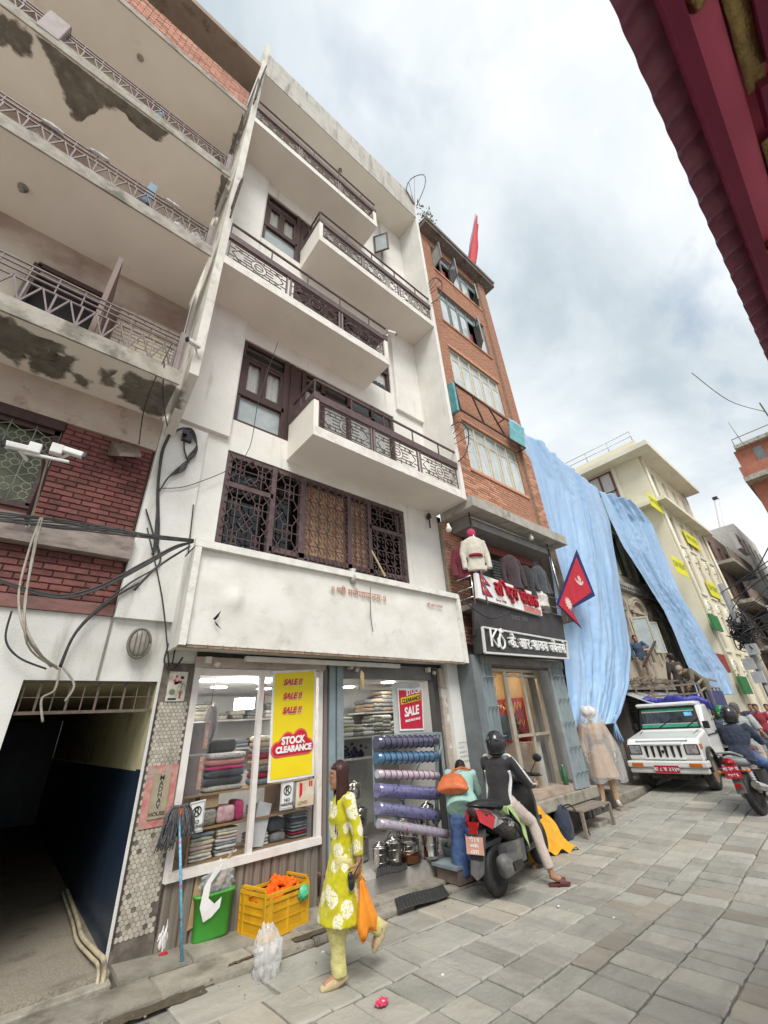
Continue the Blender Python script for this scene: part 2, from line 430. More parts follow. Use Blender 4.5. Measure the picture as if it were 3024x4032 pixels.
for i, r_ in rest.items():
 if bigm is None: bigm = bpy.data.meshes.new('paving_stones'); vv = []; ff = []; mm = []
 b = len(vv); vv += [tuple(v) for v in r_.v]; ff += [[j + b for j in f] for f in r_.f]; mm += [i] * len(r_.f)
bigm.from_pydata(vv, [], ff); [bigm.materials.append(q) for q in SLATE]; bigm.polygons.foreach_set('material_index', mm)
tag(link('paving_stones', bigm, road), kind='stuff')
mb = MB()
for a, b in [(-4, -2), (-2, 0), (0, 1), (1, 2), (2, 3), (3, 4), (4, 5), (5, 6), (6, 7), (7, 8.2), (8.2, 10), (10, 12), (12, 14), (14, 20), (20, 40)]:
 mb.hexa([(a, 4.97 + YAW * (a - 4), gz(a) - .12), (b, 4.97 + YAW * (b - 4), gz(b) - .12), (b, 6.2, gz(b) - .12), (a, 6.2, gz(a) - .12),
             (a, 4.97 + YAW * (a - 4), gz(a) - .012), (b, 4.97 + YAW * (b - 4), gz(b) - .012), (b, 6.2, gz(b) - .012), (a, 6.2, gz(a) - .012)])
kerb = struct(mb, 'kerb', M('kerb_bed', (.17, .15, .12), (.1, .09, .07), s=7, bump=.5, bs=60, rough=.95))
KSM = [slab_mesh(70 + k, KERB, .012, .025).mesh('kerb_slab', KERB) for k in range(4)]
def kerb_slab(x0, x1, y0, y1, dz=.0, th=.045, par=kerb):
 xc = (x0 + x1) / 2; o = link('kerb_slab', R.choice(KSM), par)
 sl_ = (gz(xc + .1) - gz(xc - .1)) / .2
 o.matrix_local = Matrix.Translation((xc, (y0 + y1) / 2, gz(xc) + dz)) @ Matrix.Rotation(R.uniform(-.01, .02), 4, 'Z') @ Matrix.Rotation(-math.atan(sl_), 4, 'Y') @ Matrix.Diagonal((x1 - x0 - .012, y1 - y0 - .012, th, 1))
x = -2.6
while x < 3.8:
 L = R.uniform(.55, .95); kerb_slab(x, x + L, 4.98 + YAW * (x - 4), 5.27, .035); x += L
x = 1.31
for L in (.62, .8, .9): kerb_slab(x, x + L, 5.27, 5.7, .06, .06); x += L
for a, b, c, d, e in [(3.85, 4.7, 5.22, 5.7, .06), (4.7, 5.6, 5.25, 5.7, .055), (5.6, 6.6, 5.2, 5.68, .05), (3.9, 4.5, 4.98, 5.2, .03), (5.2, 5.9, 4.98, 5.2, .03), (5.9, 6.7, 4.95, 5.2, .02), (6.7, 7.4, 5.0, 5.4, .02)]: kerb_slab(a, b, c, d, e)
mb = MB()
for x0, x1, y0, y1 in [(1.14, 1.9, 4.73, 4.87), (2.15, 2.5, 4.98, 5.02), (2.85, 3.5, 5.0, 5.11)]:
 mb.grid(lambda u, v: (x0 + (x1 - x0) * u + R.uniform(-.01, .01), y0 + YAW * (u - .5) + (y1 - y0) * v + R.uniform(-.012, .012), gz(x0 + (x1 - x0) * u) + (.004 if y0 < 4.9 else .045) + R.uniform(-.003, .003)), 10, 3)
tag(mb.build('gutter_mud', MUD, kerb), kind='stuff')
mb = MB()
for _ in range(420):
 x = R.uniform(.2, 14); y = 4.95 + YAW * (x - 4) + abs(R.gauss(0, .22)) * R.choice([-1, 1]); s_ = R.uniform(.004, .013)
 mb.ball((x, y, gz(x) + .02 + s_ * .4), (s_, s_ * R.uniform(.6, 1.2), s_ * .6), 5, 3)
tag(mb.build('street_grit', M('grit', (.3, .27, .22), (.15, .13, .1), s=30, rough=.9)), kind='stuff')
                                                              # == LEFT HOUSE
RBRICK = M('red_painted_brick', (.225, .085, .075), (.165, .062, .055), s=14, dirt=(.10, .05, .045), ds=4, dlo=.5, dhi=.75, damt=.7, bump=.45, bs=70, rough=.85, rnd=.22)
RMORT = M('red_painted_mortar', (.125, .06, .052), (.075, .04, .036), s=9, rough=.95, bump=.4, bs=90)
OBRICK = M('orange_brick', (.46, .205, .125), (.36, .15, .09), s=12, dirt=(.26, .13, .09), ds=5, dlo=.52, dhi=.78, damt=.6, bump=.35, bs=80, rough=.88, rnd=.28)
OMORT = M('grey_mortar', (.34, .27, .21), (.22, .17, .13), s=12, rough=.95)
CBRICK = M('cream_brick', (.62, .56, .45), (.55, .49, .39), s=10, rough=.85, rnd=.06)
MAUVE = M('mauve_grey_paint', (.26, .205, .20), (.20, .16, .155), s=9, rough=.6, dirt=(.36, .33, .30), ds=8, dlo=.55, dhi=.8)
def brick_mesh(name, mat, w, h, d, seed=0):
 r = random.Random(seed); c = .004; j = lambda: r.uniform(-.0025, .0025)
 mb = MB(); mb.add([(j(), 0, j()), (w + j(), 0, j()), (w + j(), 0, h + j()), (j(), 0, h + j()),
  (c, -d, c), (w - c, -d, c), (w - c, -d, h - c), (c, -d, h - c)], [(4, 5, 6, 7), (0, 1, 5, 4), (1, 2, 6, 5), (2, 3, 7, 6), (3, 0, 4, 7)])
 return mb.mesh(name, mat)
def lay_bricks(parent, x0, x1, z0, z1, y, bw, bh, mat, joint=.011, depth=.014, holes=(), limit=300, axis='x', xplane=0):
 tag_ = f'{mat.name}{bw:.3f}'
 full = [brick_mesh('brick', mat, bw - joint, bh - joint, depth, i) for i in range(4)]
 half = [brick_mesh('brick', mat, bw / 2 - joint, bh - joint, depth, 9 + i) for i in range(2)]
 lst = []; nr = int(round((z1 - z0) / bh)); bh = (z1 - z0) / nr
 for k in range(nr):
  x = x0 - (bw / 2 if k % 2 else 0); z = z0 + k * bh
  while x < x1 - .02:
   a, b = max(x, x0), min(x + bw, x1); x += bw
   if b - a < .04: continue
   segs = [(a, b)]
   for h in holes:
    if h[2] - .01 < z + bh / 2 < h[3] + .01:
     ns = []
     for p, q in segs:
      if q <= h[0] or p >= h[1]: ns.append((p, q)); continue
      if p < h[0] - .03: ns.append((p, h[0]))
      if q > h[1] + .03: ns.append((h[1], q))
     segs = ns
   for p, q in segs:
    pos = (p, y, z + joint / 2) if axis == 'x' else (xplane, p, z + joint / 2)
    s_ = screen(pos)
    if s_ is None or not (-60 < s_[0] < 3090 and -60 < s_[1] < 4100): pr = 1e9
    else: pr = s_[2]
    lst.append((pr, pos, q - p))
 lst.sort(key=lambda t: t[0]); rest = MB()
 for n, (pr, pos, L) in enumerate(lst):
  me = R.choice(full) if L > bw * .75 else R.choice(half); nom = (bw if L > bw * .75 else bw / 2) - joint
  pj = R.uniform(-.003, .004)
  if n < limit and pr < 1e8:
   o = link('brick', me, parent, loc=(pos[0], pos[1] + (pj if axis == 'x' else 0), pos[2])); o.scale = ((L - joint) / nom, 1, 1)
   if axis == 'y': o.rotation_euler = (0, 0, -math.pi / 2); o.scale = (-(L - joint) / nom, 1, 1)
  else:
   b = len(rest.v); sx_ = (L - joint) / nom
   if axis == 'x': rest.v += [Vector((pos[0] + v.co.x * sx_, pos[1] + v.co.y + pj, pos[2] + v.co.z)) for v in me.vertices]
   else: rest.v += [Vector((pos[0] + v.co.y, pos[1] + v.co.x * sx_, pos[2] + v.co.z)) for v in me.vertices]
   rest.f += [[i + b for i in p.vertices] for p in me.polygons]; rest.sm += [False] * len(me.polygons)
 if rest.v: tag(rest.build('bricks', mat, parent), kind='stuff')
mh = thing('corner_house', 'tall left-hand house with stained balconies, red brick panels and dark blue passage', 'house', (-2, 5.7, gz(-2)))
XR = .655
PL = (.03, 1.27, -1, 2.41)     # passage opening
mb = wall(-4.2, 1.3, -.4, 3.11, W, .22, [PL]); mb.build('wall', WHITE2, mh)
mb = MB(); mb.box(XR - .012, XR + .012, W - .012, W, 2.42, 3.1); mb.build('groove', M('groove_dirt', (.25, .23, .2), rough=.9), mh)
UW = [-2.6, -.415, 4.27, 5.36]
mb = wall(-4.2, XR, 3.11, 6.1, W + .03, .2, [tuple(UW)]); mb.build('wall', M('red_brick_backing', (.2, .09, .08), rough=.9), mh)
p1 = MB().box(-.4, .64, W - .01, W + .028, 4.13, 5.5).build('brick_panel', RMORT, mh); lay_bricks(p1, -.39, .632, 4.13, 5.5, W - .012, .205, .071, RBRICK)
p2 = MB().box(-2.2, XR - .02, W - .02, W + .03, 3.24, 3.8).build('brick_panel', RMORT, mh); lay_bricks(p2, -1.2, XR - .03, 3.25, 3.78, W - .022, .215, .075, RBRICK)
MB().box(-4, XR - .012, W - .035, W + .02, 3.112, 3.245).build('painted_sill', M('red_painted_concrete', (.27, .135, .115), (.21, .1, .09), s=5, bump=.3, dirt=(.14, .09, .08), ds=3, st=(1, 1, 3)), mh)
MB().box(-4, XR, W - .16, W + .02, 3.79, 4.1).build('concrete_ledge', M('grubby_ledge', (.33, .27, .235), (.2, .165, .15), s=4, bump=.4, dirt=(.12, .09, .08), ds=2, st=(1, 1, 3)), mh)
MB().box(-4, XR, W - .06, W + .028, 5.5, 6.06).build('plaster_band', M('pinkish_plaster', (.52, .44, .37), (.46, .37, .31), s=3, dirt=(.3, .2, .16), ds=3.4, dlo=.55, dhi=.75, bump=.3, rough=.9), mh)
MB().box(-4, -.40, W - .05, W + .03, 5.36, 5.5).build('window_head', DKWOOD, mh)
wn = MB(); x0, x1, z0, z1 = UW
for a in ((x0, z0, x0, z1), (x1 - .03, z0, x1 - .03, z1), (x0, z0, x1, z0), (x0, z1 - .03, x1, z1 - .03), (-1.3, z0, -1.3, z1)): wn.bar((a[0], W + .03, a[1]), (a[2], W + .03, a[3]), .07)
wn = wn.build('window', DKWOOD, mh)
MB().box(x0, x1, W + .1, W + .12, z0, z1).build('shutter_board', M('dull_green_board', (.16, .175, .115), (.1, .11, .08), s=4, rough=.6), wn)
g = MB()
for i in range(9):
 xc = x1 - .12 - i * .24
 g.tube([(xc + .12, W, z0), (xc + .12, W, z1)], .007, 5)
 for zc in (z0 + .18, z0 + .52, z0 + .86):
  for dx, dz in ((.06, 0), (-.06, 0), (0, .06), (0, -.06)):
   g.tube([(xc + dx + .045 * math.cos(t), W, zc + dz + .045 * math.sin(t)) for t in [k * math.pi / 4 for k in range(9)]], .006, 4)
  g.tube([(xc - .12, W, zc + .17), (xc, W, zc + .1), (xc + .12, W, zc + .17)], .006, 4); g.tube([(xc - .12, W, zc - .17), (xc, W, zc - .1), (xc + .12, W, zc - .17)], .006, 4)
g.build('grille', M('grille_paint', (.33, .33, .26), rough=.6), wn)
UWY = 6.0
mb = MB(); mb.quad((-6, UWY, 6.2), (XR, UWY, 6.2), (XR, UWY, 17.3), (-6, UWY, 17.3)); mb.build('upper_wall', M('upper_wall_plaster', (.55, .50, .42), (.3, .2, .17), s=.8, rough=.9), mh)
def patch(z, pix, parent, seed):
 pts = [az(a, b, z) for a, b in pix]; out = []; r = random.Random(seed)
 for i in range(len(pts)):
  p, q = pts[i], pts[(i + 1) % len(pts)]; n = max(2, int((q - p).length / .05))
  for k in range(n):
   w = p.lerp(q, k / n); j = .02
   out.append(Vector((w.x + r.uniform(-j, j), max(BF + .02, w.y + r.uniform(-j, j)), z)))
 c = sum(out, Vector()) / len(out); n = len(out); m_ = MB(); dz = Vector((0, 0, -.004))
 ring = lambda k: [p + (p - c).normalized() * k + dz for p in out]
 cl = lambda L: [Vector((p.x, max(BF + .003, p.y), p.z)) for p in L]
 m_.v = cl(ring(.10)) + cl(ring(-.05)); m_.f = [[i, (i + 1) % n, n + (i + 1) % n, n + i] for i in range(n)]; m_.f.append([n + i for i in range(n)]); m_.sm = [False] * len(m_.f)
 me = m_.mesh('cement_patch', PATCH, wloc(parent), False); b = bmesh.new(); b.from_mesh(me); bmesh.ops.triangulate(b, faces=b.faces[:]); b.to_mesh(me); b.free()
 at_ = me.attributes.new('core', 'FLOAT', 'POINT'); at_.data.foreach_set('value', [0.0] * n + [1.0] * n); link('cement_patch', me, parent)
def soft_rim(mt):
 nt = mt.node_tree; L = nt.links.new; a = _mk(nt, 'ShaderNodeAttribute', attribute_name='core'); z = _mk(nt, 'ShaderNodeTexNoise'); z.inputs['Scale'].default_value = 9; z.inputs['Detail'].default_value = 8; g = _mk(nt, 'ShaderNodeNewGeometry'); L(g.outputs['Position'], z.inputs['Vector'])
 s_ = _mk(nt, 'ShaderNodeMath', operation='MULTIPLY_ADD'); L(z.outputs[0], s_.inputs[0]); s_.inputs[1].default_value = 1.5; L(a.outputs['Fac'], s_.inputs[2])
 r = _mk(nt, 'ShaderNodeMapRange'); r.inputs[1].default_value = 1.02; r.inputs[2].default_value = 1.5; r.inputs[4].default_value = .82; L(s_.outputs[0], r.inputs[0]); L(r.outputs[0], nt.nodes['Principled BSDF'].inputs['Alpha'])
soft_rim(PATCH)
levels = [(6.05, 6.26), (9.03, 9.25), (11.74, 11.96), (14.92, 15.07)]
PZ = {0: [[(-200, 590), (0, 672), (60, 720), (140, 745), (110, 775), (60, 770), (30, 780), (0, 760)], [(62, 770), (95, 765), (160, 772), (150, 800), (125, 815), (75, 800)], [(165, 806), (190, 820), (182, 835), (160, 815)], [(222, 800), (245, 808), (240, 835), (220, 825)], [(285, 810), (392, 840), (378, 895), (330, 895), (270, 860), (262, 830)]],
      2: [[(-30, 20), (40, 55), (67, 80), (65, 115), (45, 120), (20, 100), (-20, 95)], [(85, 80), (150, 118), (240, 190), (300, 225), (365, 275), (345, 305), (300, 280), (275, 250), (240, 225), (220, 228), (200, 245), (175, 260), (160, 255), (150, 225), (145, 210), (118, 150)], [(480, 375), (497, 385), (478, 470), (462, 470), (472, 420)]], 3: [[(525, 245), (527, 262), (500, 345), (493, 340), (510, 290)]]}
for i, (z0, z1) in enumerate(levels):
 x1 = .60
 sl_ = MB(); sl_.box(-7, x1, BF, UWY if i else W + .02, z0, z1); so_ = sl_.build('balcony', CREAM, mh)
 MB().box(-7, x1 + .02, BF - .03, BF - .002, z0 - .012, z1 + .02).build('slab_edge', CONC, so_)
 for k, px in enumerate(PZ.get(i, [])): patch(z0, px, so_, i * 10 + k)
 if i == 3: continue
 rl = MB(); t = z1
 zs = (t + .045, t + .42, t + .53, t + .62, t + .70) if i == 0 else (t + .045, t + .38, t + .47, t + .56)
 for z in zs: rl.bar((-7, BF + .05, z), (.5, BF + .05, z), .022, .018)
 rl.build('rail', M('rail_maroon', (.115, .075, .078), (.17, .125, .12), s=10, rough=.5), so_)
 zz = MB(); x = .47; k = 0; zm = zs[1]
 while x > -6:
  zz.bar((x, BF + .035, zs[0] - .03), (x, BF + .035, zm), .02); zz.bar((x - .27, BF + .03, zs[0]), (x - .135, BF + .03, zm), .018); zz.bar((x - .135, BF + .03, zm), (x, BF + .03, zs[0]), .018)
  zz.bar((x - .03, BF + .05, zs[-1]), (x - .03, BF + .05, zm), .014); x -= .27
 zz.build('zigzag_bars', M('zigzag_paint', (.17, .13, .13), (.22, .18, .175), s=10, rough=.6), so_)
 p = MB(); p.box(.49, .585, BF - .012, BF + .11, z0 + .1, zs[-1] + .06); p.box(.515, .56, BF - .025, BF - .012, z0 + .14, zs[-1] + .02); p.build('end_post', MAUVE, so_, bevel=.01)
q = at(112, 70, BF); MB().box(q.x - .17, q.x + .13, BF - .04, BF + .12, 11.9, 12.62).build('middle_post', MAUVE, mh, bevel=.015)
pp = MB().box(-7, .60, BF + .02, BF + .2, 15.07, 16.04).build('brick_parapet', OMORT, mh); lay_bricks(pp, -2.6, .6, 15.08, 16.03, BF + .018, .23, .073, M('salmon_brick', (.55, .29, .21), (.44, .21, .15), s=9, dirt=(.2, .1, .08), ds=6, dlo=.56, dhi=.72, rough=.9, rnd=.2), limit=150)
MB().box(-7, .66, BF - .26, UWY, 17.2, 17.42).build('roof', M('stained_roof_soffit', (.36, .29, .23), (.29, .22, .175), s=1.6, dirt=(.10, .065, .05), ds=1.1, dlo=.56, dhi=.70, bump=.2, rough=.95), mh)
cb = MB().box(-.32, .648, 5.86, 5.99, 6.26, 8.2).build('brick_panel', M('cream_mortar', (.4, .35, .27), rough=.9), mh); lay_bricks(cb, -.31, .64, 6.3, 8.15, 5.858, .24, .08, CBRICK, limit=120)
q = at(225, 655, 5.2); MB().bar((q.x - .06, 5.85, 6.3), (q.x - .06, 5.85, 8.15), .09).bar((-1.4, 5.85, 6.3), (-1.4, 5.85, 8.15), .09).bar((-1.4, 5.85, 8.15), (q.x - .06, 5.85, 8.15), .09).build('door_frame', DKWOOD, mh)
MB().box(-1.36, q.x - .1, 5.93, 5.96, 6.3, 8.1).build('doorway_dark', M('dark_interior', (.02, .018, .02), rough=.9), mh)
d_ = MB(); d_.box(q.x - .03, q.x + .03, 5.02, 5.82, 6.32, 8.2); d_ = d_.build('open_door', M('brown_door', (.16, .10, .085), (.2, .13, .11), s=4, rough=.5, st=(1, 1, .2)), mh)
MB().box(q.x + .03, q.x + .04, 5.1, 5.74, 6.4, 7.1).build('door_panel', M('pale_panel', (.45, .36, .30), rough=.6), d_)
NAVY = M('navy_gloss_paint', (.018, .032, .06), (.026, .042, .07), s=3, rough=.35, dirt=(.06, .065, .07), ds=3, dlo=.6, dhi=.8, dst=(1, 1, .3))
PCREAM = M('passage_cream', (.58, .53, .34), (.48, .43, .27), s=3, rough=.7, dirt=(.1, .09, .06), ds=2, dlo=.55, dhi=.8)
pas = MB(); pas.quad((1.272, 5.92, -.2), (1.272, 16, -.2), (1.272, 16, 1.5), (1.272, 5.92, 1.5)); pas.quad((.028, 5.92, -.2), (.028, 16, -.2), (.028, 16, 1.5), (.028, 5.92, 1.5)); pas.quad((.028, 16, -.2), (1.272, 16, -.2), (1.272, 16, 2.5), (.028, 16, 2.5))
pas.quad((1.269, W + .001, -.2), (1.269, 5.92, -.2), (1.269, 5.92, 1.52), (1.269, W + .001, 1.52))
pas.build('passage_dado', NAVY, mh)
pas = MB(); pas.quad((1.273, 5.92, 1.5), (1.273, 16, 1.5), (1.273, 16, 2.5), (1.273, 5.92, 2.5)); pas.quad((.027, 5.92, 1.5), (.027, 16, 1.5), (.027, 16, 2.5), (.027, 5.92, 2.5)); pas.quad((0, W + .2, 2.43), (1.3, W + .2, 2.43), (1.3, 16, 2.43), (0, 16, 2.43)); pas.quad((1.2685, W + .001, 1.52), (1.2685, 5.92, 1.52), (1.2685, 5.92, 2.405), (1.2685, W + .001, 2.405))
pas.build('passage_wall', PCREAM, mh)
MB().box(.03, 1.27, 5.44, 16, -.3, .035).build('passage_floor', M('speckled_floor', (.34, .30, .24), (.2, .175, .14), s=60, dirt=(.12, .1, .08), ds=3, dlo=.5, dhi=.8, rough=.5, bump=.2), mh)
MB().box(-.6, 1.27, 5.3, 5.44, -.3, -.0).build('door_step', KERB, mh, bevel=.012)
tg = MB()
for i in range(10): tg.bar((.06 + i * .128, W + .06, 2.11), (.06 + i * .128, W + .06, 2.4), .022 if i % 2 else .012, .012)
tg.bar((.03, W + .06, 2.25), (1.25, W + .06, 2.25), .008); tg.bar((.0, W + .05, 2.105), (1.27, W + .05, 2.105), .045, .03); tg.bar((.03, W + .05, 2.4), (1.27, W + .05, 2.4), .04, .02)
tg.build('transom_grille', M('rusty_grille', (.16, .12, .10), (.1, .075, .065), s=14, rough=.7), mh)
TX0, TX1, TZ0, TZ1 = 1.30, 1.668, -.05, 2.62
pier = MB().box(TX0, TX1, W - .035, W + .2, TZ0, TZ1).build('tiled_pier', M('dark_tile_grout', (.10, .085, .07), (.2, .17, .14), s=7, rough=.95), mh)
TILE = M('hexagon_tile', (.47, .43, .365), (.38, .34, .285), s=20, dirt=(.22, .19, .15), ds=3, dlo=.5, dhi=.75, damt=.7, rough=.4, rnd=.13, bump=.15)
hr = .0252
hm = MB(); hp = [(hr * .95 * math.cos(math.pi / 3 * k + math.pi / 6), 0, hr * .95 * math.sin(math.pi / 3 * k + math.pi / 6)) for k in range(6)]
hm.add([(x * .9, -.005, z * .9) for x, _, z in hp] + [(x, 0, z) for x, _, z in hp], [tuple(range(6))] + [(i, 6 + i, 6 + (i + 1) % 6, (i + 1) % 6) for i in range(6)])
hme = hm.mesh('hexagon_tile', TILE); lst = []
rz_ = 0
z = .16
while z < 2.18:
 x = TX0 + .024 + (hr * .866 if rz_ % 2 else 0)
 while x < TX1 - .02:
  if not (.98 < z < 1.55 and 1.33 < x < 1.645) and not (R.random() < (.14 if z < .35 else .004)): lst.append((abs(z - 1.3), x, z))
  x += hr * 1.732
 z += hr * 1.5; rz_ += 1
lst.sort(); rest = MB()
for n, (_, x, z) in enumerate(lst):
 if n < 300: link('hexagon_tile', hme, pier, loc=(x, W - .035, z))
 else: rest.add([(x + v.x, W - .035 + v.y, z + v.z) for v in hm.v], hm.f)
tag(rest.build('hexagon_tiles', TILE, pier), kind='stuff')
for x in (TX0, TX1):
 tr = MB()
 for i in range(44): tr.box(x - .008, x + .008, W - .05, W - .034, .12 + i * .047, .16 + i * .047)
 tag(tr.build('tile_edge_trim', M('dark_trim_tile', (.06, .05, .045), rough=.5), pier), kind='stuff')
pk = thing('name_plaque', 'stone plaque reading MADHAV HOUSE in a red painted surround', 'plaque', (1.49, W - .036, 1.0))
MB().box(1.332, 1.645, W - .041, W - .0355, .985, 1.545).build('painted_surround', M('worn_red_paint', (.42, .13, .12), (.5, .28, .24), s=12, dirt=(.33, .29, .25), ds=9, dlo=.5, dhi=.62, rough=.7), pk)
MB().box(1.405, 1.575, W - .05, W - .0405, 1.06, 1.475).build('stone_slab', M('plaque_stone', (.36, .315, .22), (.28, .24, .17), s=8, rough=.6), pk)
tb = MB(); INK = M('engraved_black', (.03, .028, .025), rough=.7)
for i, ch in enumerate('MADHAV'):
 t = text_mb(ch, .064, .001, align='CENTER', font_bold=.0012); place(t, (1.49, W - .0505, 1.405 - i * .052)); tb.add(t.v, t.f)
t = text_mb('HOUSE', .05, .001, align='CENTER', font_bold=.0012); place(t, (1.49, W - .0505, 1.085)); tb.add(t.v, t.f)
tb.build('lettering', INK, pk)
ps = thing('painted_tile', 'white tile with red and green flower vase picture above the hexagon pier', 'picture tile', (1.47, W - .036, 2.2))
MB().box(1.375, 1.585, W - .05, W - .0355, 2.19, 2.52).build('tile_board', M('old_white_tile', (.6, .56, .49), (.48, .43, .37), s=12, rough=.5, dirt=(.3, .24, .19), ds=8), ps)
fm = MB(); r = random.Random(4)
for _ in range(9):
 a, b = r.uniform(1.44, 1.54), r.uniform(2.38, 2.47); fm.lathe([(.018, 0), (.012, .003)], (a, W - .0505, b), 8, 'y')
fm.box(1.515, 1.54, W - .053, W - .0502, 2.22, 2.3)
fm.build('red_flowers', M('faded_red_glaze', (.4, .09, .075), rough=.5), ps)
fm = MB(); fm.lathe([(.035, 0), (.03, .003)], (1.435, W - .0505, 2.29), 12, 'y')
for _ in range(8): a, b = r.uniform(1.42, 1.56), r.uniform(2.3, 2.46); fm.bar((a, W - .051, b), (a + r.uniform(-.04, .04), W - .051, b - .05), .007, .003)
fm.build('green_leaves', M('faded_green_glaze', (.16, .2, .12), rough=.5), ps)
MB().box(1.4, 1.49, W - .053, W - .0502, 2.205, 2.225).build('caption_strip', INK, ps)
                                                              # == WHITE HOUSE
wh = thing('white_house', 'tall white plastered house with staggered balconies and brown iron railings', 'house', (3.8, 5.7, gz(3.8)))
FX0, FX1 = .70, 6.6
zl = [6.21, 9.12, 12.0, 14.88]
W1 = (1.67, 5.62, 3.6, 6.0); W2 = (1.67, 5.56, 6.65, 8.72); W3 = (1.67, 5.56, 12.2 - 2.72 + .35, 11.7)
W3 = (1.68, 5.56, 9.55, 11.72)
W3 = (1.68, 5.56, 12.3, 14.4)
mb = wall(XR, 6.72, 3.11, 18, W, .25, [W1, W2, W3, (2.6, 5.56, 9.5, 11.6)]); mb.build('wall', WHITE, wh)
wall(1.668, 6.2, 2.6, 3.11, W, .25).build('wall', WHITE2, wh)
MB().box(1.3, 1.668, W - .002, W + .2, 2.62, 3.112).build('wall', WHITE2, wh)
MB().box(.8, 1.63, W - .085, W - .002, 6.2, 17.99).build('pilaster', WHITE, wh)
MB().box(5.66, 6.598, W - .085, W - .002, 9.0, 17.99).build('pilaster', WHITE, wh)
MB().box(XR + .005, 1.30, W - .07, W - .002, 3.1, 6.12).build('pilaster', WHITE2, wh)
FINM = M('fin_plaster', (.70, .68, .62), (.58, .55, .49), s=3, dirt=(.22, .19, .16), ds=3.2, dlo=.52, dhi=.72, damt=.75, bump=.3, dst=(1, 1, .5), rough=.9)
mb = MB(); mb.prism([(FX0, BF, 6.35), (FX0, BF, 20.1), (FX0, W, 20.1), (FX0, W, 5.75)], (.13, 0, 0)); mb.build('party_fin', FINM, wh)
mb = MB(); mb.prism([(FX1, BF, 6.2), (FX1, BF, 19.38), (FX1, W + .3, 19.38), (FX1, W, 6.2)], (.12, 0, 0)); mb.build('party_fin', WHITE, wh)
MB().box(FX0 + .13, FX1, BF + .001, W, 17.86, 18.02).build('roof_slab', CREAM, wh)
MB().box(FX0 + .12, FX1 + .01, BF - .02, BF + .1, 17.87, 19.36).build('roof_parapet', M('parapet_concrete', (.52, .50, .455), (.43, .41, .37), s=3, dirt=(.26, .24, .21), ds=2.5, dst=(2, 1, .25), dlo=.48, dhi=.72, bump=.3, rough=.92), wh)
def rail_panel(w, h):
 m_ = MB(); b = .014; y = 0
 for p, q in (((0, 0), (0, h)), ((w, 0), (w, h)), ((0, .02), (w, .02)), ((0, h - .02), (w, h - .02))): m_.bar((p[0], y, p[1]), (q[0], y, q[1]), .02, .016)
 cx, cz = w / 2, h / 2; r0 = h * .27
 for rr in (r0, r0 * .55): m_.tube([(cx + rr * math.cos(t), y, cz + rr * math.sin(t)) for t in [k * math.pi / 8 for k in range(17)]], .009, 5)
 m_.bar((cx - r0 * .5, y, cz), (cx + r0 * .5, y, cz), .01)
 ex = math.sqrt(max(0, 1)) * r0
 for k, f in enumerate((.16, .3, .43, .57, .7, .84)):
  z = h * f; half = r0 * math.sqrt(max(0, 1 - ((z - cz) / r0) ** 2)) if abs(z - cz) < r0 else 0
  a = (.08, .14, .24, .24, .14, .08)[k] * w
  m_.bar((a, y, z), (cx - half, y, z), b); m_.bar((cx + half, y, z), (w - a, y, z), b)
 for s_ in (1, -1):
  X = (lambda t: t * w) if s_ > 0 else (lambda t: w - t * w)
  m_.bar((X(.05), y, cz), (X(.2), y, h * .84), b); m_.bar((X(.05), y, cz), (X(.2), y, h * .16), b); m_.bar((X(.2), y, h * .84), (X(.2), y, h * .66), b); m_.bar((X(.2), y, h * .16), (X(.2), y, h * .34), b)
  m_.bar((X(.3), y, h * .7), (X(.3), y, h * .84), b); m_.bar((X(.3), y, h * .16), (X(.3), y, h * .3), b); m_.bar((X(.0), y, h * .3), (X(.1), y, h * .3), b); m_.bar((X(0), y, h * .7), (X(.1), y, h * .7), b)
 for t in (.42, .58): m_.bar((w * t, y, cz + r0), (w * t, y, h), b); m_.bar((w * t, y, 0), (w * t, y, cz - r0), b)
 return m_
SOFF = M('balcony_paint', (.80, .765, .69), (.75, .71, .635), s=1.2, dirt=(.5, .45, .38), ds=1.5, dlo=.6, dhi=.82, damt=.5, rough=.9, bump=.08)
EDGE = M('balcony_edge', (.78, .76, .71), (.66, .63, .57), s=6, dirt=(.4, .37, .32), ds=6, dst=(1, 1, 2), dlo=.56, dhi=.74, damt=.6, bump=.4, rough=.9)
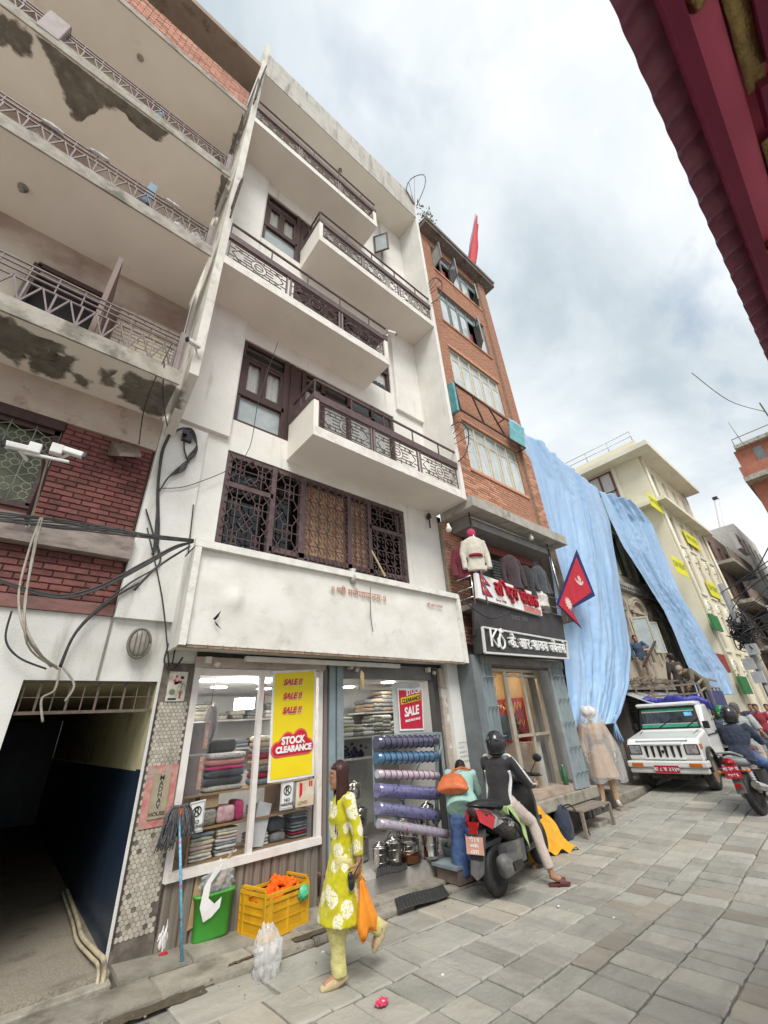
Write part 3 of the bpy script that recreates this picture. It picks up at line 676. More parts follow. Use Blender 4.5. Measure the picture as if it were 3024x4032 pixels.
def balcony(z, x0, x1, side, npan):
 b = MB().box(x0, x1, BF + .012, W, z, z + .19).build('balcony', SOFF, wh)
 MB().box(x0 - .003, x1 + .002, BF, BF + .011, z - .004, z + .2).build('slab_edge', EDGE, b)
 zp = z + .80
 for sd, xs_ in (('L', x0), ('R', x1 - .1)):
  if sd == side: MB().box(xs_, xs_ + .1, BF + .013, W - .002, z + .191, zp + .02).build('side_wall', SOFF, b); MB().box(xs_ - .01, xs_ + .11, BF, W - .09, zp + .021, zp + .18).build('side_rail', BROWN, b)
 MB().box(x0, x1, BF + .01, BF + .075, zp, zp + .165).build('rail_board', BROWN, b)
 t = MB(); zt = z + 1.29; t.bar((x0 + .02, BF + .04, zt), (x1, BF + .04, zt), .038)
 k = x0 + .02
 while k < x1: t.bar((k, BF + .04, zp + .16), (k, BF + .04, zt), .022); k += .82
 if side == 'L': t.bar((x0 + .02, BF + .04, zt), (x0 + .02, W - .1, zt), .038); t.bar((x0 + .02, W - .4, zp + .16), (x0 + .02, W - .4, zt), .022)
 t.build('top_rail', BROWN, b)
 xa = x0 + (.13 if side == 'L' else .05); xb = x1 - (.13 if side == 'R' else .05); gap = .11; pw = (xb - xa - gap * (npan - 1)) / npan
 pm = rail_panel(pw, zp - z - .225); me = pm.mesh('railing_panel', BROWN)
 for i in range(npan):
  px = xa + i * (pw + gap); link('railing_panel', me, b, loc=(px, BF + .045, z + .21))
  if i:
   for dx in (-.02, -gap + .02): MB().bar((px + dx, BF + .045, z + .19), (px + dx, BF + .045, zp), .026).build('baluster', MAUVE, b)
 return b
balcony(zl[0], 2.72, FX1 - .002, 'L', 3); balcony(zl[1], FX0 + .132, 4.66, 'R', 3); balcony(zl[2], 2.71, FX1 - .002, 'L', 3); balcony(zl[3], FX0 + .132, 4.65, 'R', 3)
CURT = M('lace_curtain', (.74, .74, .69), (.55, .55, .5), s=26, st=(2, 1, .35), rough=.9)
FROST = M('frosted_pane', (.33, .38, .38), (.42, .47, .47), s=3, rough=.18, spec=.6)
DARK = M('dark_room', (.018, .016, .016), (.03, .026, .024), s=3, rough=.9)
def rect_frame(m_, x0, x1, z0, z1, y, w=.07, d=.06):
 m_.bar((x0 + w / 2, y, z0), (x0 + w / 2, y, z1), w, d, (0, 1, 0)); m_.bar((x1 - w / 2, y, z0), (x1 - w / 2, y, z1), w, d, (0, 1, 0))
 m_.bar((x0 + w, y + .001, z0 + w / 2), (x1 - w, y + .001, z0 + w / 2), d, w, (0, 0, 1)); m_.bar((x0 + w, y + .001, z1 - w / 2), (x1 - w, y + .001, z1 - w / 2), d, w, (0, 0, 1))
def upper_window(Wn, name):
 x0, x1, z0, z1 = Wn; y = W + .07
 f = MB(); rect_frame(f, x0, x1, z0, z1, y, .08); zA = z0 + (z1 - z0) * .34; zB = z0 + (z1 - z0) * .80
 xm = x0 + .93; f.bar((xm, y, z0), (xm, y, z1), .09, .09, (0, 1, 0)); f.bar((xm + .2, y + .002, z0), (xm + .2, y + .002, z1), .31, .05, (0, 1, 0)); f.bar((xm + .42, y, z0), (xm + .42, y, z1), .09, .09, (0, 1, 0))
 f.bar((x0, y, zA), (xm, y, zA), .09, .1); f.bar((x0, y, zB), (xm, y, zB), .08, .07); f.bar((xm + .4, y, zB), (x1, y, zB), .08, .07)
 for t in (2.75, 3.5, 4.2, 4.9): f.bar((t, y, z0), (t, y, z1), .09, .08, (0, 1, 0))
 f.bar((3.5, y, zA), (x1, y, zA), .08, .07)
 w = f.build('window', DKWOOD, wh)
 c = MB()
 xc = (x0 + xm) / 2
 rect_frame(c, x0 + .08, xc, zA + .05, zB - .04, y - .015, .075, .04); rect_frame(c, xc + .004, xm - .045, zA + .05, zB - .04, y - .015, .075, .04); c.build('casement', DKWOOD, w)
 MB().box(x0 + .05, xm, y + .03, y + .035, z0 + .05, zA).build('lower_pane', FROST, w)
 MB().box(x0 + .05, x1 - .05, y + .012, y + .015, zA, z1 - .05).build('pane', GLS, w)
 MB().box(xm + .45, x1 - .05, y + .024, y + .028, z0 + .05, zA).build('pane', GLS, w)
 cu = MB(); cu.grid(lambda u, v: (x0 + .1 + u * (x1 - x0 - .2), y + .05 + .015 * math.sin(u * 160), zA - .4 + v * (zB - zA + .35)), 120, 1); cu.build('curtain', CURT, w)
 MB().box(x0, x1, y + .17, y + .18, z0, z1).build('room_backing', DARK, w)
upper_window(W2, 'a'); upper_window(W3, 'b'); upper_window((2.6, 5.56, 9.5, 11.6), 'c')
q = at(822, 520, W - .25); oc = MB(); rect_frame(oc, 0, .5, 0, .95, 0, .06, .04); g_ = MB().box(.06, .44, -.005, .005, .06, .89)
rot = Matrix.Translation((q.x - .1, W - .02, q.z - .5)) @ Matrix.Rotation(math.radians(-55), 4, 'Z'); oc.xf(rot); g_.xf(rot); o_ = oc.build('open_casement', DKWOOD, wh); g_.build('pane', FROST, o_)
x0, x1, z0, z1 = W1; y = W + .06
xs_ = [at(a / PX, b / PX, W).x for a, b in ((1085, 1863), (1198, 1923), (1377, 1982), (1456, 2016))]
f = MB(); rect_frame(f, x0, x1, z0, z1, y, .1, .08)
for i, t in enumerate(xs_): f.bar((t, y, z0), (t, y, z1), .12 if i == 1 else .09, .09, (0, 1, 0))
zt = 5.38; f.bar((x0, y, zt), (xs_[0], y, zt), .09, .09); f.bar((xs_[3], y, zt), (x1, y, zt), .09, .09); f.bar((xs_[0], y, 4.42), (x1, y, 4.42), .09, .09)
fw = f.build('window', BROWN, wh)
MB().box(x0, xs_[1], y + .16, y + .163, z0, z1).build('pane', GLS, fw)
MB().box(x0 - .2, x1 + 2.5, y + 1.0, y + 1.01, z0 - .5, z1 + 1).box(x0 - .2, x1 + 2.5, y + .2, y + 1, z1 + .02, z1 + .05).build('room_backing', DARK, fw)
MB().grid(lambda u, v: (xs_[1] + u * (xs_[3] - xs_[1]), y + .06 + .02 * math.sin(u * 55 + 3 * v), z0 + v * (z1 - z0)), 60, 4).build('brown_curtain', M('brown_print_curtain', (.52, .33, .2), (.34, .18, .1), s=14, dirt=(.62, .47, .33), ds=11, dlo=.55, dhi=.66, rough=.9), fw)
g1 = MB(); g2 = MB()
def motif_a(m_, x0, x1, z0, z1, y):
 w, h = x1 - x0, z1 - z0; P_ = lambda a, b: (x0 + a * w, y, z0 + b * h)
 for a, b in (((0, .5), (1, .5)), ((.5, 0), (.5, 1)), ((0, 0), (.32, .32)), ((1, 0), (.68, .32)), ((0, 1), (.32, .68)), ((1, 1), (.68, .68)), ((.32, .32), (.32, .68)), ((.68, .32), (.68, .68)), ((.32, .68), (.68, .68)), ((.32, .32), (.68, .32)), ((0, .3), (.3, .05)), ((1, .3), (.7, .05)), ((0, .7), (.3, .95)), ((1, .7), (.7, .95))): m_.bar(P_(*a), P_(*b), .013)
 r_ = min(w, h) * .07
 for dx, dz in ((r_, 0), (-r_, 0), (0, r_), (0, -r_)): c = Vector(P_(.5, .5)) + Vector((dx, 0, dz)); m_.tube([c + Vector((r_ * math.cos(t), 0, r_ * math.sin(t))) for t in [k * math.pi / 3 for k in range(7)]], .005, 4)
def motif_b(m_, x0, x1, z0, z1, y):
 w, h = x1 - x0, z1 - z0; P_ = lambda a, b: (x0 + a * w, y, z0 + b * h)
 for a, b in (((0, .5), (1, .5)), ((.5, 0), (.5, 1)), ((.08, .9), (.5, .5)), ((.5, .5), (.9, .1)), ((.55, .95), (.75, .78)), ((.75, .78), (.6, .68)), ((.06, .35), (.28, .2)), ((.28, .2), (.12, .08))): m_.bar(P_(*a), P_(*b), .015)
def fill(m_, fn, a, b, c, d, nx, nz):
 for i in range(nx):
  for j in range(nz): fn(m_, a + (b - a) * i / nx, a + (b - a) * (i + 1) / nx, c + (d - c) * j / nz, c + (d - c) * (j + 1) / nz, y - .055)
e = .05
fill(g1, motif_a, x0 + e, xs_[0] - e, zt + e, z1 - e, 2, 1); fill(g1, motif_a, x0 + e, xs_[0] - e, z0, zt - e, 2, 3); g1.build('grille', BROWN, fw); g1 = MB(); fill(g1, motif_a, xs_[0] + e, xs_[1] - e, z0, z1 - e, 1, 3)
fill(g2, motif_b, xs_[1] + e, xs_[2] - e, z0, z1 - e, 5, 8); g2.build('grille', BROWN, fw); g2 = MB(); fill(g2, motif_b, xs_[2] + e, xs_[3] - e, z0, z1 - e, 3, 8); g2.build('grille', BROWN, fw); g2 = MB(); fill(g2, motif_a, xs_[3] + e, x1 - e, zt + e, z1 - e, 2, 1); fill(g2, motif_b, xs_[3] + e, x1 - e, z0, zt - e, 4, 6)
g1.build('grille', BROWN, fw); g2.build('grille', BROWN, fw)
  # -- white tin hoarding over the shop
HY = 5.2
hb = thing('hoarding', 'blank dented white tin signboard above the shop with faded red writing', 'signboard', (3.8, HY, 2.7))
a, b, c, d = at(436, 1180, HY), at(985, 1292, HY), at(992, 1432, HY), at(384, 1394, HY)
hx0, hx1, hz0, hz1 = min(a.x, d.x), max(b.x, c.x), (c.z + d.z) / 2, (a.z + b.z) / 2
TIN = M('dented_white_tin', (.74, .715, .66), (.66, .63, .57), s=2.2, dirt=(.42, .37, .30), ds=2.6, dlo=.56, dhi=.78, damt=.6, bump=.35, bs=7, rough=.55)
fr = random.Random(3)
dents = [(fr.uniform(hx0, hx1), fr.uniform(hz0, hz1), fr.uniform(.15, .45), fr.uniform(-.014, .014)) for _ in range(60)]
def tin(u, v):
 x = hx0 + .03 + u * (hx1 - hx0 - .06); z = hz0 + .02 + v * (hz1 - hz0 - .04); e = sum(k * math.exp(-((x - p) ** 2 + (z - q) ** 2) / r ** 2) for p, q, r, k in dents)
 tq = (x - hx0 - .62); tz = z - (hz0 + .62)
 e += -.05 * math.exp(-(tq ** 2 + tz ** 2) / .02) * (1 if tq < .05 else .3)
 return (x, HY + e, z)
MB().grid(tin, 90, 30).build('tin_sheet', TIN, hb)
MB().add([at(460, 1337, HY - .045), at(478, 1318, HY - .045), at(472, 1332, HY - .045), at(465, 1340, HY - .045)], [(0, 1, 2, 3)]).add([at(463, 1340, HY - .045), at(470, 1348, HY - .045), at(479, 1361, HY - .045), at(466, 1349, HY - .045)], [(0, 1, 2, 3)]).build('tear', M('black_hole', (.01, .01, .01), rough=1), hb)
bx = MB(); bx.box(hx0, hx0 + .04, HY + .005, W - .002, hz0, hz1); bx.box(hx1 - .04, hx1, HY + .005, W - .002, hz0, hz1); bx.box(hx0, hx1, HY + .02, W - .002, hz1 - .03, hz1); bx.box(hx0 + .04, hx1 - .04, HY + .06, W - .002, hz0 + .02, hz0 + .04); bx.build('box_frame', WHITE2, hb)
fr_ = MB(); fr_.bar((hx0 - .02, HY - .03, hz1 + .02), (hx1 + .03, HY - .03, hz1 + .02), .07, .1); fr_.bar((hx0 + .03, HY - .032, hz0), (hx0 + .03, HY - .032, hz1), .08, .06, (0, 1, 0)); fr_.bar((hx1, HY - .032, hz0), (hx1, HY - .032, hz1 - .03), .09, .06, (0, 1, 0)); fr_.build('edge_trim', EDGE, hb)
rs = MB()
for i in range(26):
 x = hx0 + .1 + i * (hx1 - hx0) / 27 + R.uniform(-.05, .05); rs.tube([(x, HY - .012, hz0 + .03), (x + R.uniform(-.01, .01), HY - .02, hz0 - R.uniform(.0, .03))], .005, 4)
rs.bar((hx0, HY + .01, hz0 - .005), (hx1, HY + .01, hz0 - .005), .05, .025); rs.build('rusty_lip', M('rusty_steel', (.22, .13, .08), (.33, .27, .21), s=12, rough=.8), hb)
RED = M('faded_red_paint', (.42, .17, .12), (.55, .36, .29), s=30, rough=.8)
lt = MB(); q0 = at(716, 1262, HY - .02)
t = deva(['॥', ' ', ('श', .72), 'री', ' ', 'ग', 'णे', 'शा', 'य', ' ', 'न', 'मः', ' ', '॥'], .15, .002, .003); place(t, (q0.x, HY - .03, q0.z - .13), (1, 0, 0)); lt.add(t.v, t.f)
q1 = at(921, 1299, HY - .02); t = deva([('श', .72), 'री', ' ', 'ला', 'भ', ' ', 'का', 'र', 'या'], .07, .002, .002); place(t, (q1.x, HY - .03, q1.z - .08)); lt.add(t.v, t.f)
lt.build('lettering', RED, hb)
                                                              # == ORANGE BRICK HOUSE WITH SHOPS
bh = thing('brick_house', 'narrow orange brick house with bands of casement windows and a tiled eave', 'house', (9, 5.2, gz(9)))
BX0, BX1, BY = 6.73, 11.2, 5.2
ws = [(7.82, 10.5, 7.75, 9.42), (7.82, 10.48, 10.84, 12.5), (7.82, 10.45, 13.78, 15.55), (7.86, 10.62, 16.72, 18.2)]
bk = wall(BX0, BX1, 6.3, 18.65, BY + .02, .25, ws).build('wall', OMORT, bh)
BB = M('facing_brick', (.52, .275, .18), (.42, .21, .135), s=9, dirt=(.28, .13, .08), ds=2.2, dlo=.55, dhi=.8, damt=.5, bump=.3, bs=80, rough=.88, rnd=.26)
lay_bricks(bk, BX0, BX1, 6.3, 18.62, BY + .018, .235, .078, BB, holes=[(a, b, c, d) for a, b, c, d in ws])
pr = MB().box(10.72, BX1 + .01, BY - .075, BY + .005, 6.35, 18.6).build('corner_pier', OMORT, bh); lay_bricks(pr, 10.72, BX1 + .01, 6.35, 18.6, BY - .077, .235, .078, BB, limit=120)
MB().box(BX1 + .012, BX1 + .03, BY - .07, 9, 4, 18.6).build('gable_wall', OMORT, bh)
GF = M('grey_window_paint', (.20, .235, .235), (.16, .19, .19), s=8, rough=.5); CF_ = M('cream_window_paint', (.62, .58, .47), (.52, .48, .38), s=8, rough=.5)
for k, (x0, x1, z0, z1) in enumerate(ws):
 fm_ = CF_ if k < 2 else GF; y = BY + .09; n = 5
 f = MB(); rect_frame(f, x0, x1, z0, z1, y, .06, .06); zt = z1 - .42; f.bar((x0, y, zt), (x1, y, zt), .05, .05)
 for i in range(1, n): f.bar((x0 + (x1 - x0) * i / n, y, z0), (x0 + (x1 - x0) * i / n, y, z1), .05, .06, (0, 1, 0))
 w = f.build('window', fm_, bh)
 opened = {2: [3], 3: [0, 1, 4]}.get(k, [])
 for i in range(n):
  a = x0 + (x1 - x0) * i / n + .03; b = x0 + (x1 - x0) * (i + 1) / n - .03
  s = MB(); rect_frame(s, 0, b - a, 0, zt - z0 - .06, 0, .055, .04)
  arch = [((b - a) / 2 + ((b - a) / 2 - .05) * math.cos(t), 0, zt - z0 - .2 + .1 * math.sin(t)) for t in [j * math.pi / 8 for j in range(9)]]
  for p, q in zip(arch[:-1], arch[1:]): s.bar(p, q, .025, .03)
  g = MB().box(.05, b - a - .05, -.004, .004, .05, zt - z0 - .11)
  if i in opened: rot = Matrix.Translation((b if i else a, y - .04, z0 + .04)) @ Matrix.Rotation(math.radians({0: -100, 1: 65, 3: 50, 4: 35}[i] + (0 if i == 0 else 0)), 4, 'Z') @ (Matrix.Translation((-(b - a), 0, 0)) if i else Matrix.Identity(4))
  else: rot = Matrix.Translation((a, y - .03, z0 + .04))
  s.xf(rot); g.xf(rot); c_ = s.build('casement', fm_, w); g.build('pane', M('curtained_pane', (.55, .60, .60), (.40, .45, .46), s=3, st=(2, 1, .5), rough=.12, spec=.7) if i not in opened else FROST, c_)
 MB().box(x0 + .04, x1 - .04, y + .01, y + .014, zt + .03, z1 - .05).build('transom_pane', FROST, w)
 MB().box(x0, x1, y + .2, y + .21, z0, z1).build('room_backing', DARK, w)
 if opened:
  cc = MB(); i = opened[0] if k == 2 else 1; a = x0 + (x1 - x0) * i / n; cc.grid(lambda u, v: (a + .06 + u * .3, y + .1 + .02 * math.sin(u * 30), z0 + .05 + v * .85), 24, 1); cc.build('red_curtain', M('crimson_cloth', (.42, .015, .03), (.3, .01, .02), s=20, st=(3, 1, .2), rough=.8), w)
 MB().box(x0 - .06, x1 + .06, BY - .03, BY + .03, z0 - .09, z0 - .004).build('sill', BB, w)
 MB().box(x0 - .06, x1 + .06, BY - .012, BY + .03, z1 + .004, z1 + .12).build('brick_lintel', BB, w)
ev = MB().box(7.3, 11.62, 4.82, 6.2, 18.66, 18.86); ev = ev.build('eave', M('eave_concrete', (.23, .2, .18), (.16, .14, .13), s=3, dirt=(.08, .07, .06), ds=2, bump=.4, rough=.95), bh)
tl = MB()
for i in range(44):
 tl.tube([(7.34 + i * .098, 4.76, 18.87), (7.34 + i * .098, 6.2, 19.3)], .055, 6)
tl.build('roof_tiles', M('eave_tile', (.3, .26, .23), (.2, .18, .16), s=8, rough=.9), ev)
bl = MB()
for i in range(10): bl.ball((7.7 + i * .4, 5.02, 18.63), .035, 6, 4)
bl.build('eave_stub', CONC, ev)
pl_ = MB(); r = random.Random(8)
for _ in range(90):
 p = Vector((7.45 + r.gauss(0, .22), 4.8 + r.gauss(0, .08), 18.9 + abs(r.gauss(0, .22)))); d = Vector((r.uniform(-1, 1), r.uniform(-1, 1), r.uniform(-.2, 1))) * .09
 e_ = d.cross(Vector((r.random(), r.random(), r.random()))).normalized() * .03; pl_.quad(p - e_, p + d - e_ * .2, p + d * 1.2, p + e_)
solo(pl_, 'weed_plant', M('weed_leaf', (.13, .17, .05), (.22, .19, .07), s=20, rough=.7), 'weeds sprouting at the end of the tiled eave', 'plant')
MB().box(6.74, 10.95, 4.62, BY + .4, 6.02, 6.28).build('floor_slab', M('slab_concrete', (.44, .41, .36), (.33, .31, .27), s=3, dirt=(.2, .18, .16), ds=2.5, bump=.3, rough=.95), bh)
MB().box(7.0, 10.5, 4.95, 5.5, 5.72, 6.018).build('shutter_box', M('grey_shutter_box', (.25, .245, .235), (.2, .195, .19), s=5, rough=.6), bh)
lp = MB().box(6.75, 7.45, 5.60, 5.68, 3.2, 6.02).build('left_pier', OMORT, bh); lay_bricks(lp, 6.76, 7.44, 3.2, 6.0, 5.598, .23, .078, BB, limit=90)
wall(6.74, BX1, -.4, 6.02, 5.685, .2, [(7.2, 9.2, .5, 2.72)]).build('back_wall', M('inner_grey_wall', (.32, .31, .29), (.25, .24, .22), s=2, rough=.9), bh)
MB().bar((7.5, 5.5, 4.0), (7.5, 5.5, 5.7), .1).bar((10.3, 5.5, 4.0), (10.3, 5.5, 5.7), .1).box(7.45, 10.35, 5.44, 5.56, 5.5, 5.71).build('red_frame', M('red_oxide_steel', (.24, .07, .055), (.17, .05, .045), s=7, rough=.6), bh)
MB().box(7.55, 10.25, 5.66, 5.68, 4.0, 5.5).build('shop_interior', M('dim_cloth_shop', (.08, .07, .065), (.15, .13, .11), s=3, rough=.9), bh)
st_ = MB()
for i in range(9): st_.box(8.5, 9.3, 5.58, 5.655, 4.75 + i * .075, 4.8 + i * .075)
st_.build('cloth_shelf', M('shelved_cloth', (.25, .27, .22), (.12, .16, .18), s=9, st=(.2, .2, 4), rough=.9), bh)
MB().box(6.9, 10.4, 5.1, 5.68, 3.86, 3.98).build('balcony_floor', CONC, bh)
rl = MB(); CHROME = M('stainless_tube', (.55, .53, .5), (.45, .43, .41), s=5, rough=.25, metal=1)
for z in (4.05, 4.25, 4.5): rl.tube([(6.78, 5.6, z), (6.78, 5.03, z)], .016, 6); rl.tube([(9.3, 5.06, z), (10.4, 5.06, z)], .016, 6)
rl.tube([(6.78, 5.03, 3.9), (6.78, 5.03, 4.5)], .018, 6); rl.tube([(7.05, 4.92, 3.9), (6.95, 4.92, 6.02)], .022, 8); rl.tube([(10.38, 4.93, 3.9), (10.38, 4.93, 6.02)], .022, 8); rl.tube([(6.95, 4.9, 5.9), (10.4, 4.9, 5.9)], .014, 6); rl.build('balcony_rail', CHROME, bh)
MB().box(6.2, 6.62, W - .2, W + .1, gz(6.4) - .1, 2.9).build('white_pillar', WHITE2, bh)
hand = MB(); q = at(1000, 1648, W - .2)
for i in range(5):
 for s_ in range(R.randint(3, 6)): x = 6.28 + s_ * .05; hand.bar((x, W - .203, 1.45 - i * .07), (x + .035, W - .203, 1.455 - i * .07 + R.uniform(-.02, .02)), .008, .002); hand.bar((x + .01, W - .203, 1.45 - i * .07), (x + .01, W - .203, 1.42 - i * .07), .006, .002)
tag(hand.build('pencil_scribble', M('pencil_grey', (.3, .27, .24), rough=.9), bh), kind='stuff')
SHUT = M('blue_grey_shutter', (.27, .315, .33), (.22, .26, .275), s=4, dirt=(.13, .12, .11), ds=3, dlo=.55, dhi=.8, damt=.6, rough=.5)
def folded(x0, x1, z0, z1, n, name='folding_shutter'):
 m_ = MB(); w = (x1 - x0) / n
 for i in range(n):
  m_.prism([(x0 + i * w, 5.16, z0), (x0 + (i + .5) * w, 5.08 if i % 2 else 5.12, z0), (x0 + (i + 1) * w - .004, 5.16, z0), (x0 + (i + 1) * w - .004, 5.19, z0), (x0 + i * w, 5.19, z0)], (0, 0, z1 - z0))
 s_ = m_.build(name, SHUT, bh); b_ = MB()
 for k in range(5): z = z0 + .3 + k * (z1 - z0) / 5.3; b_.bar((x0, 5.07, z), (x1, 5.07, z), .02, .012)
 b_.build('cross_strap', GREYST, s_)
folded(6.72, 7.12, .2, 2.86, 7); folded(9.3, 9.82, .42, 2.88, 6)
MB().box(6.5, 6.72, 5.12, 5.5, -.2, 2.9).build('shutter_post', M('slate_blue_steel', (.17, .19, .195), (.13, .15, .155), s=4, rough=.5), bh)
MB().box(6.74, 9.9, 5.1, 5.5, 2.75, 2.9).build('shutter_head', M('grubby_shutter_head', (.2, .19, .18), (.14, .13, .12), s=4, rough=.7), bh)
MB().box(7.3, 10.15, 5.12, 5.68, .2, .40).build('stoop', KERB, bh, bevel=.02); MB().box(7.2, 9.85, 5.2, 5.66, .405, .52).build('threshold', M('pinkish_marble', (.42, .34, .27), (.3, .22, .18), s=6, rough=.5), bh)
MB().box(6.75, 11.2, 5.3, 5.68, -.4, .19).build('dark_plinth', MATS['dark_stone'] if 'dark_stone' in MATS else M('dark_stone', (.12, .105, .09), (.07, .06, .055), s=4, rough=.95), bh); MB().box(9.4, 11.9, 4.9, 5.25, -.4, -.12).build('lower_step', KERB, bh, bevel=.02)
al = M('champagne_aluminium', (.5, .45, .36), (.42, .37, .29), s=5, rough=.35, metal=.4)
jf = MB(); yb = 5.46
for x in (7.18, 7.95, 8.6, 9.22): jf.bar((x, yb, .46), (x, yb, 2.72), .09 if x != 7.95 else .13, .06, (0, 1, 0))
for x0, x1 in ((7.98, 8.57), (8.63, 9.2)): jf.bar((x0, yb, 1.45), (x1, yb, 1.45), .1, .05); jf.bar((x0, yb, .5), (x1, yb, .5), .1, .05); jf.bar((x0, yb, 2.6), (x1, yb, 2.6), .08, .05)
jf.bar((7.18, yb, 2.7), (9.22, yb, 2.7), .08, .06); jf.bar((7.18, yb, .5), (7.95, yb, .5), .1, .05); jw = jf.build('door', al, bh)
MB().box(7.2, 9.2, yb + .04, yb + .045, .5, 2.68).build('pane', SHOPG, jw)
rm = MB(); rm.quad((7.1, 7.6, .45), (9.3, 7.6, .45), (9.3, 7.6, 2.8), (7.1, 7.6, 2.8)); rm.quad((7.1, 5.89, .45), (7.1, 7.6, .45), (7.1, 7.6, 2.8), (7.1, 5.89, 2.8)); rm.quad((9.3, 5.89, .45), (9.3, 7.6, .45), (9.3, 7.6, 2.8), (9.3, 5.89, 2.8)); rm.quad((7.1, 5.89, 2.8), (9.3, 5.89, 2.8), (9.3, 7.6, 2.8), (7.1, 7.6, 2.8)); rm.quad((7.1, 5.6, .47), (9.3, 5.6, .47), (9.3, 7.6, .47), (7.1, 7.6, .47)); rm.build('jewellery_room', M('warm_room', (.55, .42, .24), (.45, .33, .18), s=2, rough=.7), bh)
ji = MB().box(7.15, 8.9, 6.5, 6.53, 1.1, 2.15).box(9.26, 9.29, 5.9, 7.5, 1.2, 2.2).build('display_back', M('cherry_velvet', (.42, .02, .025), (.3, .015, .02), s=3, rough=.8), bh)
gd = MB()
for i in range(24):
 x = 7.25 + i * .073; L = R.uniform(.12, .32); gd.tube([(x, 6.46, 2.5), (x + .01, 6.45, 2.5 - L), (x + .035, 6.46, 2.5 - L * .2)], .008, 4)
for i in range(30): x = R.uniform(7.3, 8.5); z = R.uniform(1.3, 2.0); gd.tube([(x, 6.46, z), (x + .03, 6.455, z - .09), (x + .06, 6.46, z)], .006, 4)
[gd.tube([(9.24, 6.0 + i * .09, 2.12), (9.22, 6.04 + i * .09, 1.95 - .05 * (i % 3)), (9.24, 6.07 + i * .09, 2.1)], .010, 4) for i in range(15)]; [gd.tube([(9.25, 6.0 + i * .12, 1.75), (9.23, 6.05 + i * .12, 1.55), (9.25, 6.09 + i * .12, 1.74)], .012, 4) for i in range(11)]
gd.build('hanging_necklace', M('gold', (.85, .55, .16), rough=.3, metal=1), ji)
gd = MB(); [gd.lathe([(.07, 2.77), (.07, 2.79)], (x, y, 0), 12) for x in (7.4, 7.9, 8.4, 8.9) for y in (6.1, 6.9)]; gd.build('display_light', M('warm_lamp', (1, .78, .45), emit=22), ji)
gd = MB()
for i in range(4):
 gd.prism([(7.5 + i * .17, 5.95, 1.05), (7.63 + i * .17, 5.95, 1.05), (7.6 + i * .17, 5.95, 1.38), (7.565 + i * .17, 5.92, 1.44), (7.53 + i * .17, 5.95, 1.38)], (0, .03, 0))
gd.build('necklace_stand', M('bright_red_velvet', (.5, .015, .02), rough=.7), ji)
gd = MB(); gd.box(8.7, 8.98, 5.56, 6.46, .5, 1.3); gd.build('white_cabinet', M('cabinet_white', (.62, .62, .6), rough=.5), ji)
gd = MB(); gd.box(8.62, 9.0, 6.05, 6.3, 1.35, 1.85); gd.build('blue_box', M('dull_blue', (.08, .15, .24), rough=.6), ji)
MB().box(9.0, 9.25, 5.95, 7.4, .5, 1.15).box(7.45, 8.2, 5.85, 6.2, .5, 1.04).build('tan_counter', M('tan_wood', (.36, .25, .15), rough=.5), ji)
  # -- signs
sg = thing('shop_sign', 'white clothing shop sign with raised red Devanagari letters and small flag', 'sign', (8, 4.9, 3.9))
Y1 = 4.93
tl_, tr_, br_, bl_ = at(1028, 1237, Y1), at(1164, 1284, Y1), at(1172, 1331, Y1), at(1033, 1291, Y1)
ux = (tr_ - tl_).normalized(); uz = Vector((0, 0, 1)); hgt = (tl_ - bl_).length; wid = (tr_ - tl_).length
MB().prism([tl_, tr_, br_, bl_], (0, .07, 0)).build('sign_board', M('sign_white', (.78, .77, .74), (.7, .69, .66), s=3, rough=.4), sg)
RL = M('sign_red_letter', (.45, .012, .03), (.3, .008, .02), s=5, rough=.4)
t = deva(['रा', 'ि', ('ष', .72), 'ट^', 'य'], .42, .03); w1_ = max(v.x for v in t.v); t2 = deva(['पो', 'शा', 'क'], .42, .03); kx = (wid - .62 - .26) / (w1_ + max(v.x for v in t2.v)); w1_ *= kx
for q_ in (t, t2): q_.v = [Vector((v.x * kx, v.y, v.z)) for v in q_.v]
place(t, bl_ + ux * .62 + uz * (hgt * .34) + Vector((0, -.035, 0)), ux, uz); place(t2, bl_ + ux * (.62 + w1_ + .12) + uz * (hgt * .31) + Vector((0, -.035, 0)), ux, uz)
t.add(t2.v, t2.f); t.build('lettering', RL, sg)
t = text_mb('Since 1980', .085, .002); place(t, bl_ + ux * .62 + uz * .05 + Vector((0, -.004, 0)), ux, uz)
t2 = text_mb('01-5907438, 9851123968', .075, .002, sx=.8); place(t2, tl_ + ux * (wid * .60) - uz * .12 + Vector((0, -.004, 0)), ux, uz); t.add(t2.v, t2.f); t.build('small_print', M('print_maroon', (.25, .03, .04), rough=.6), sg)
MB().prism([br_ + ux * (-.75) + uz * .02, br_ - ux * .05 + uz * .02, br_ - ux * .05 + uz * .13, br_ + ux * (-.75) + uz * .13], (0, -.01, 0)).build('red_strip', M('pale_red_strip', (.5, .12, .1), (.6, .3, .27), s=30, rough=.6), sg)
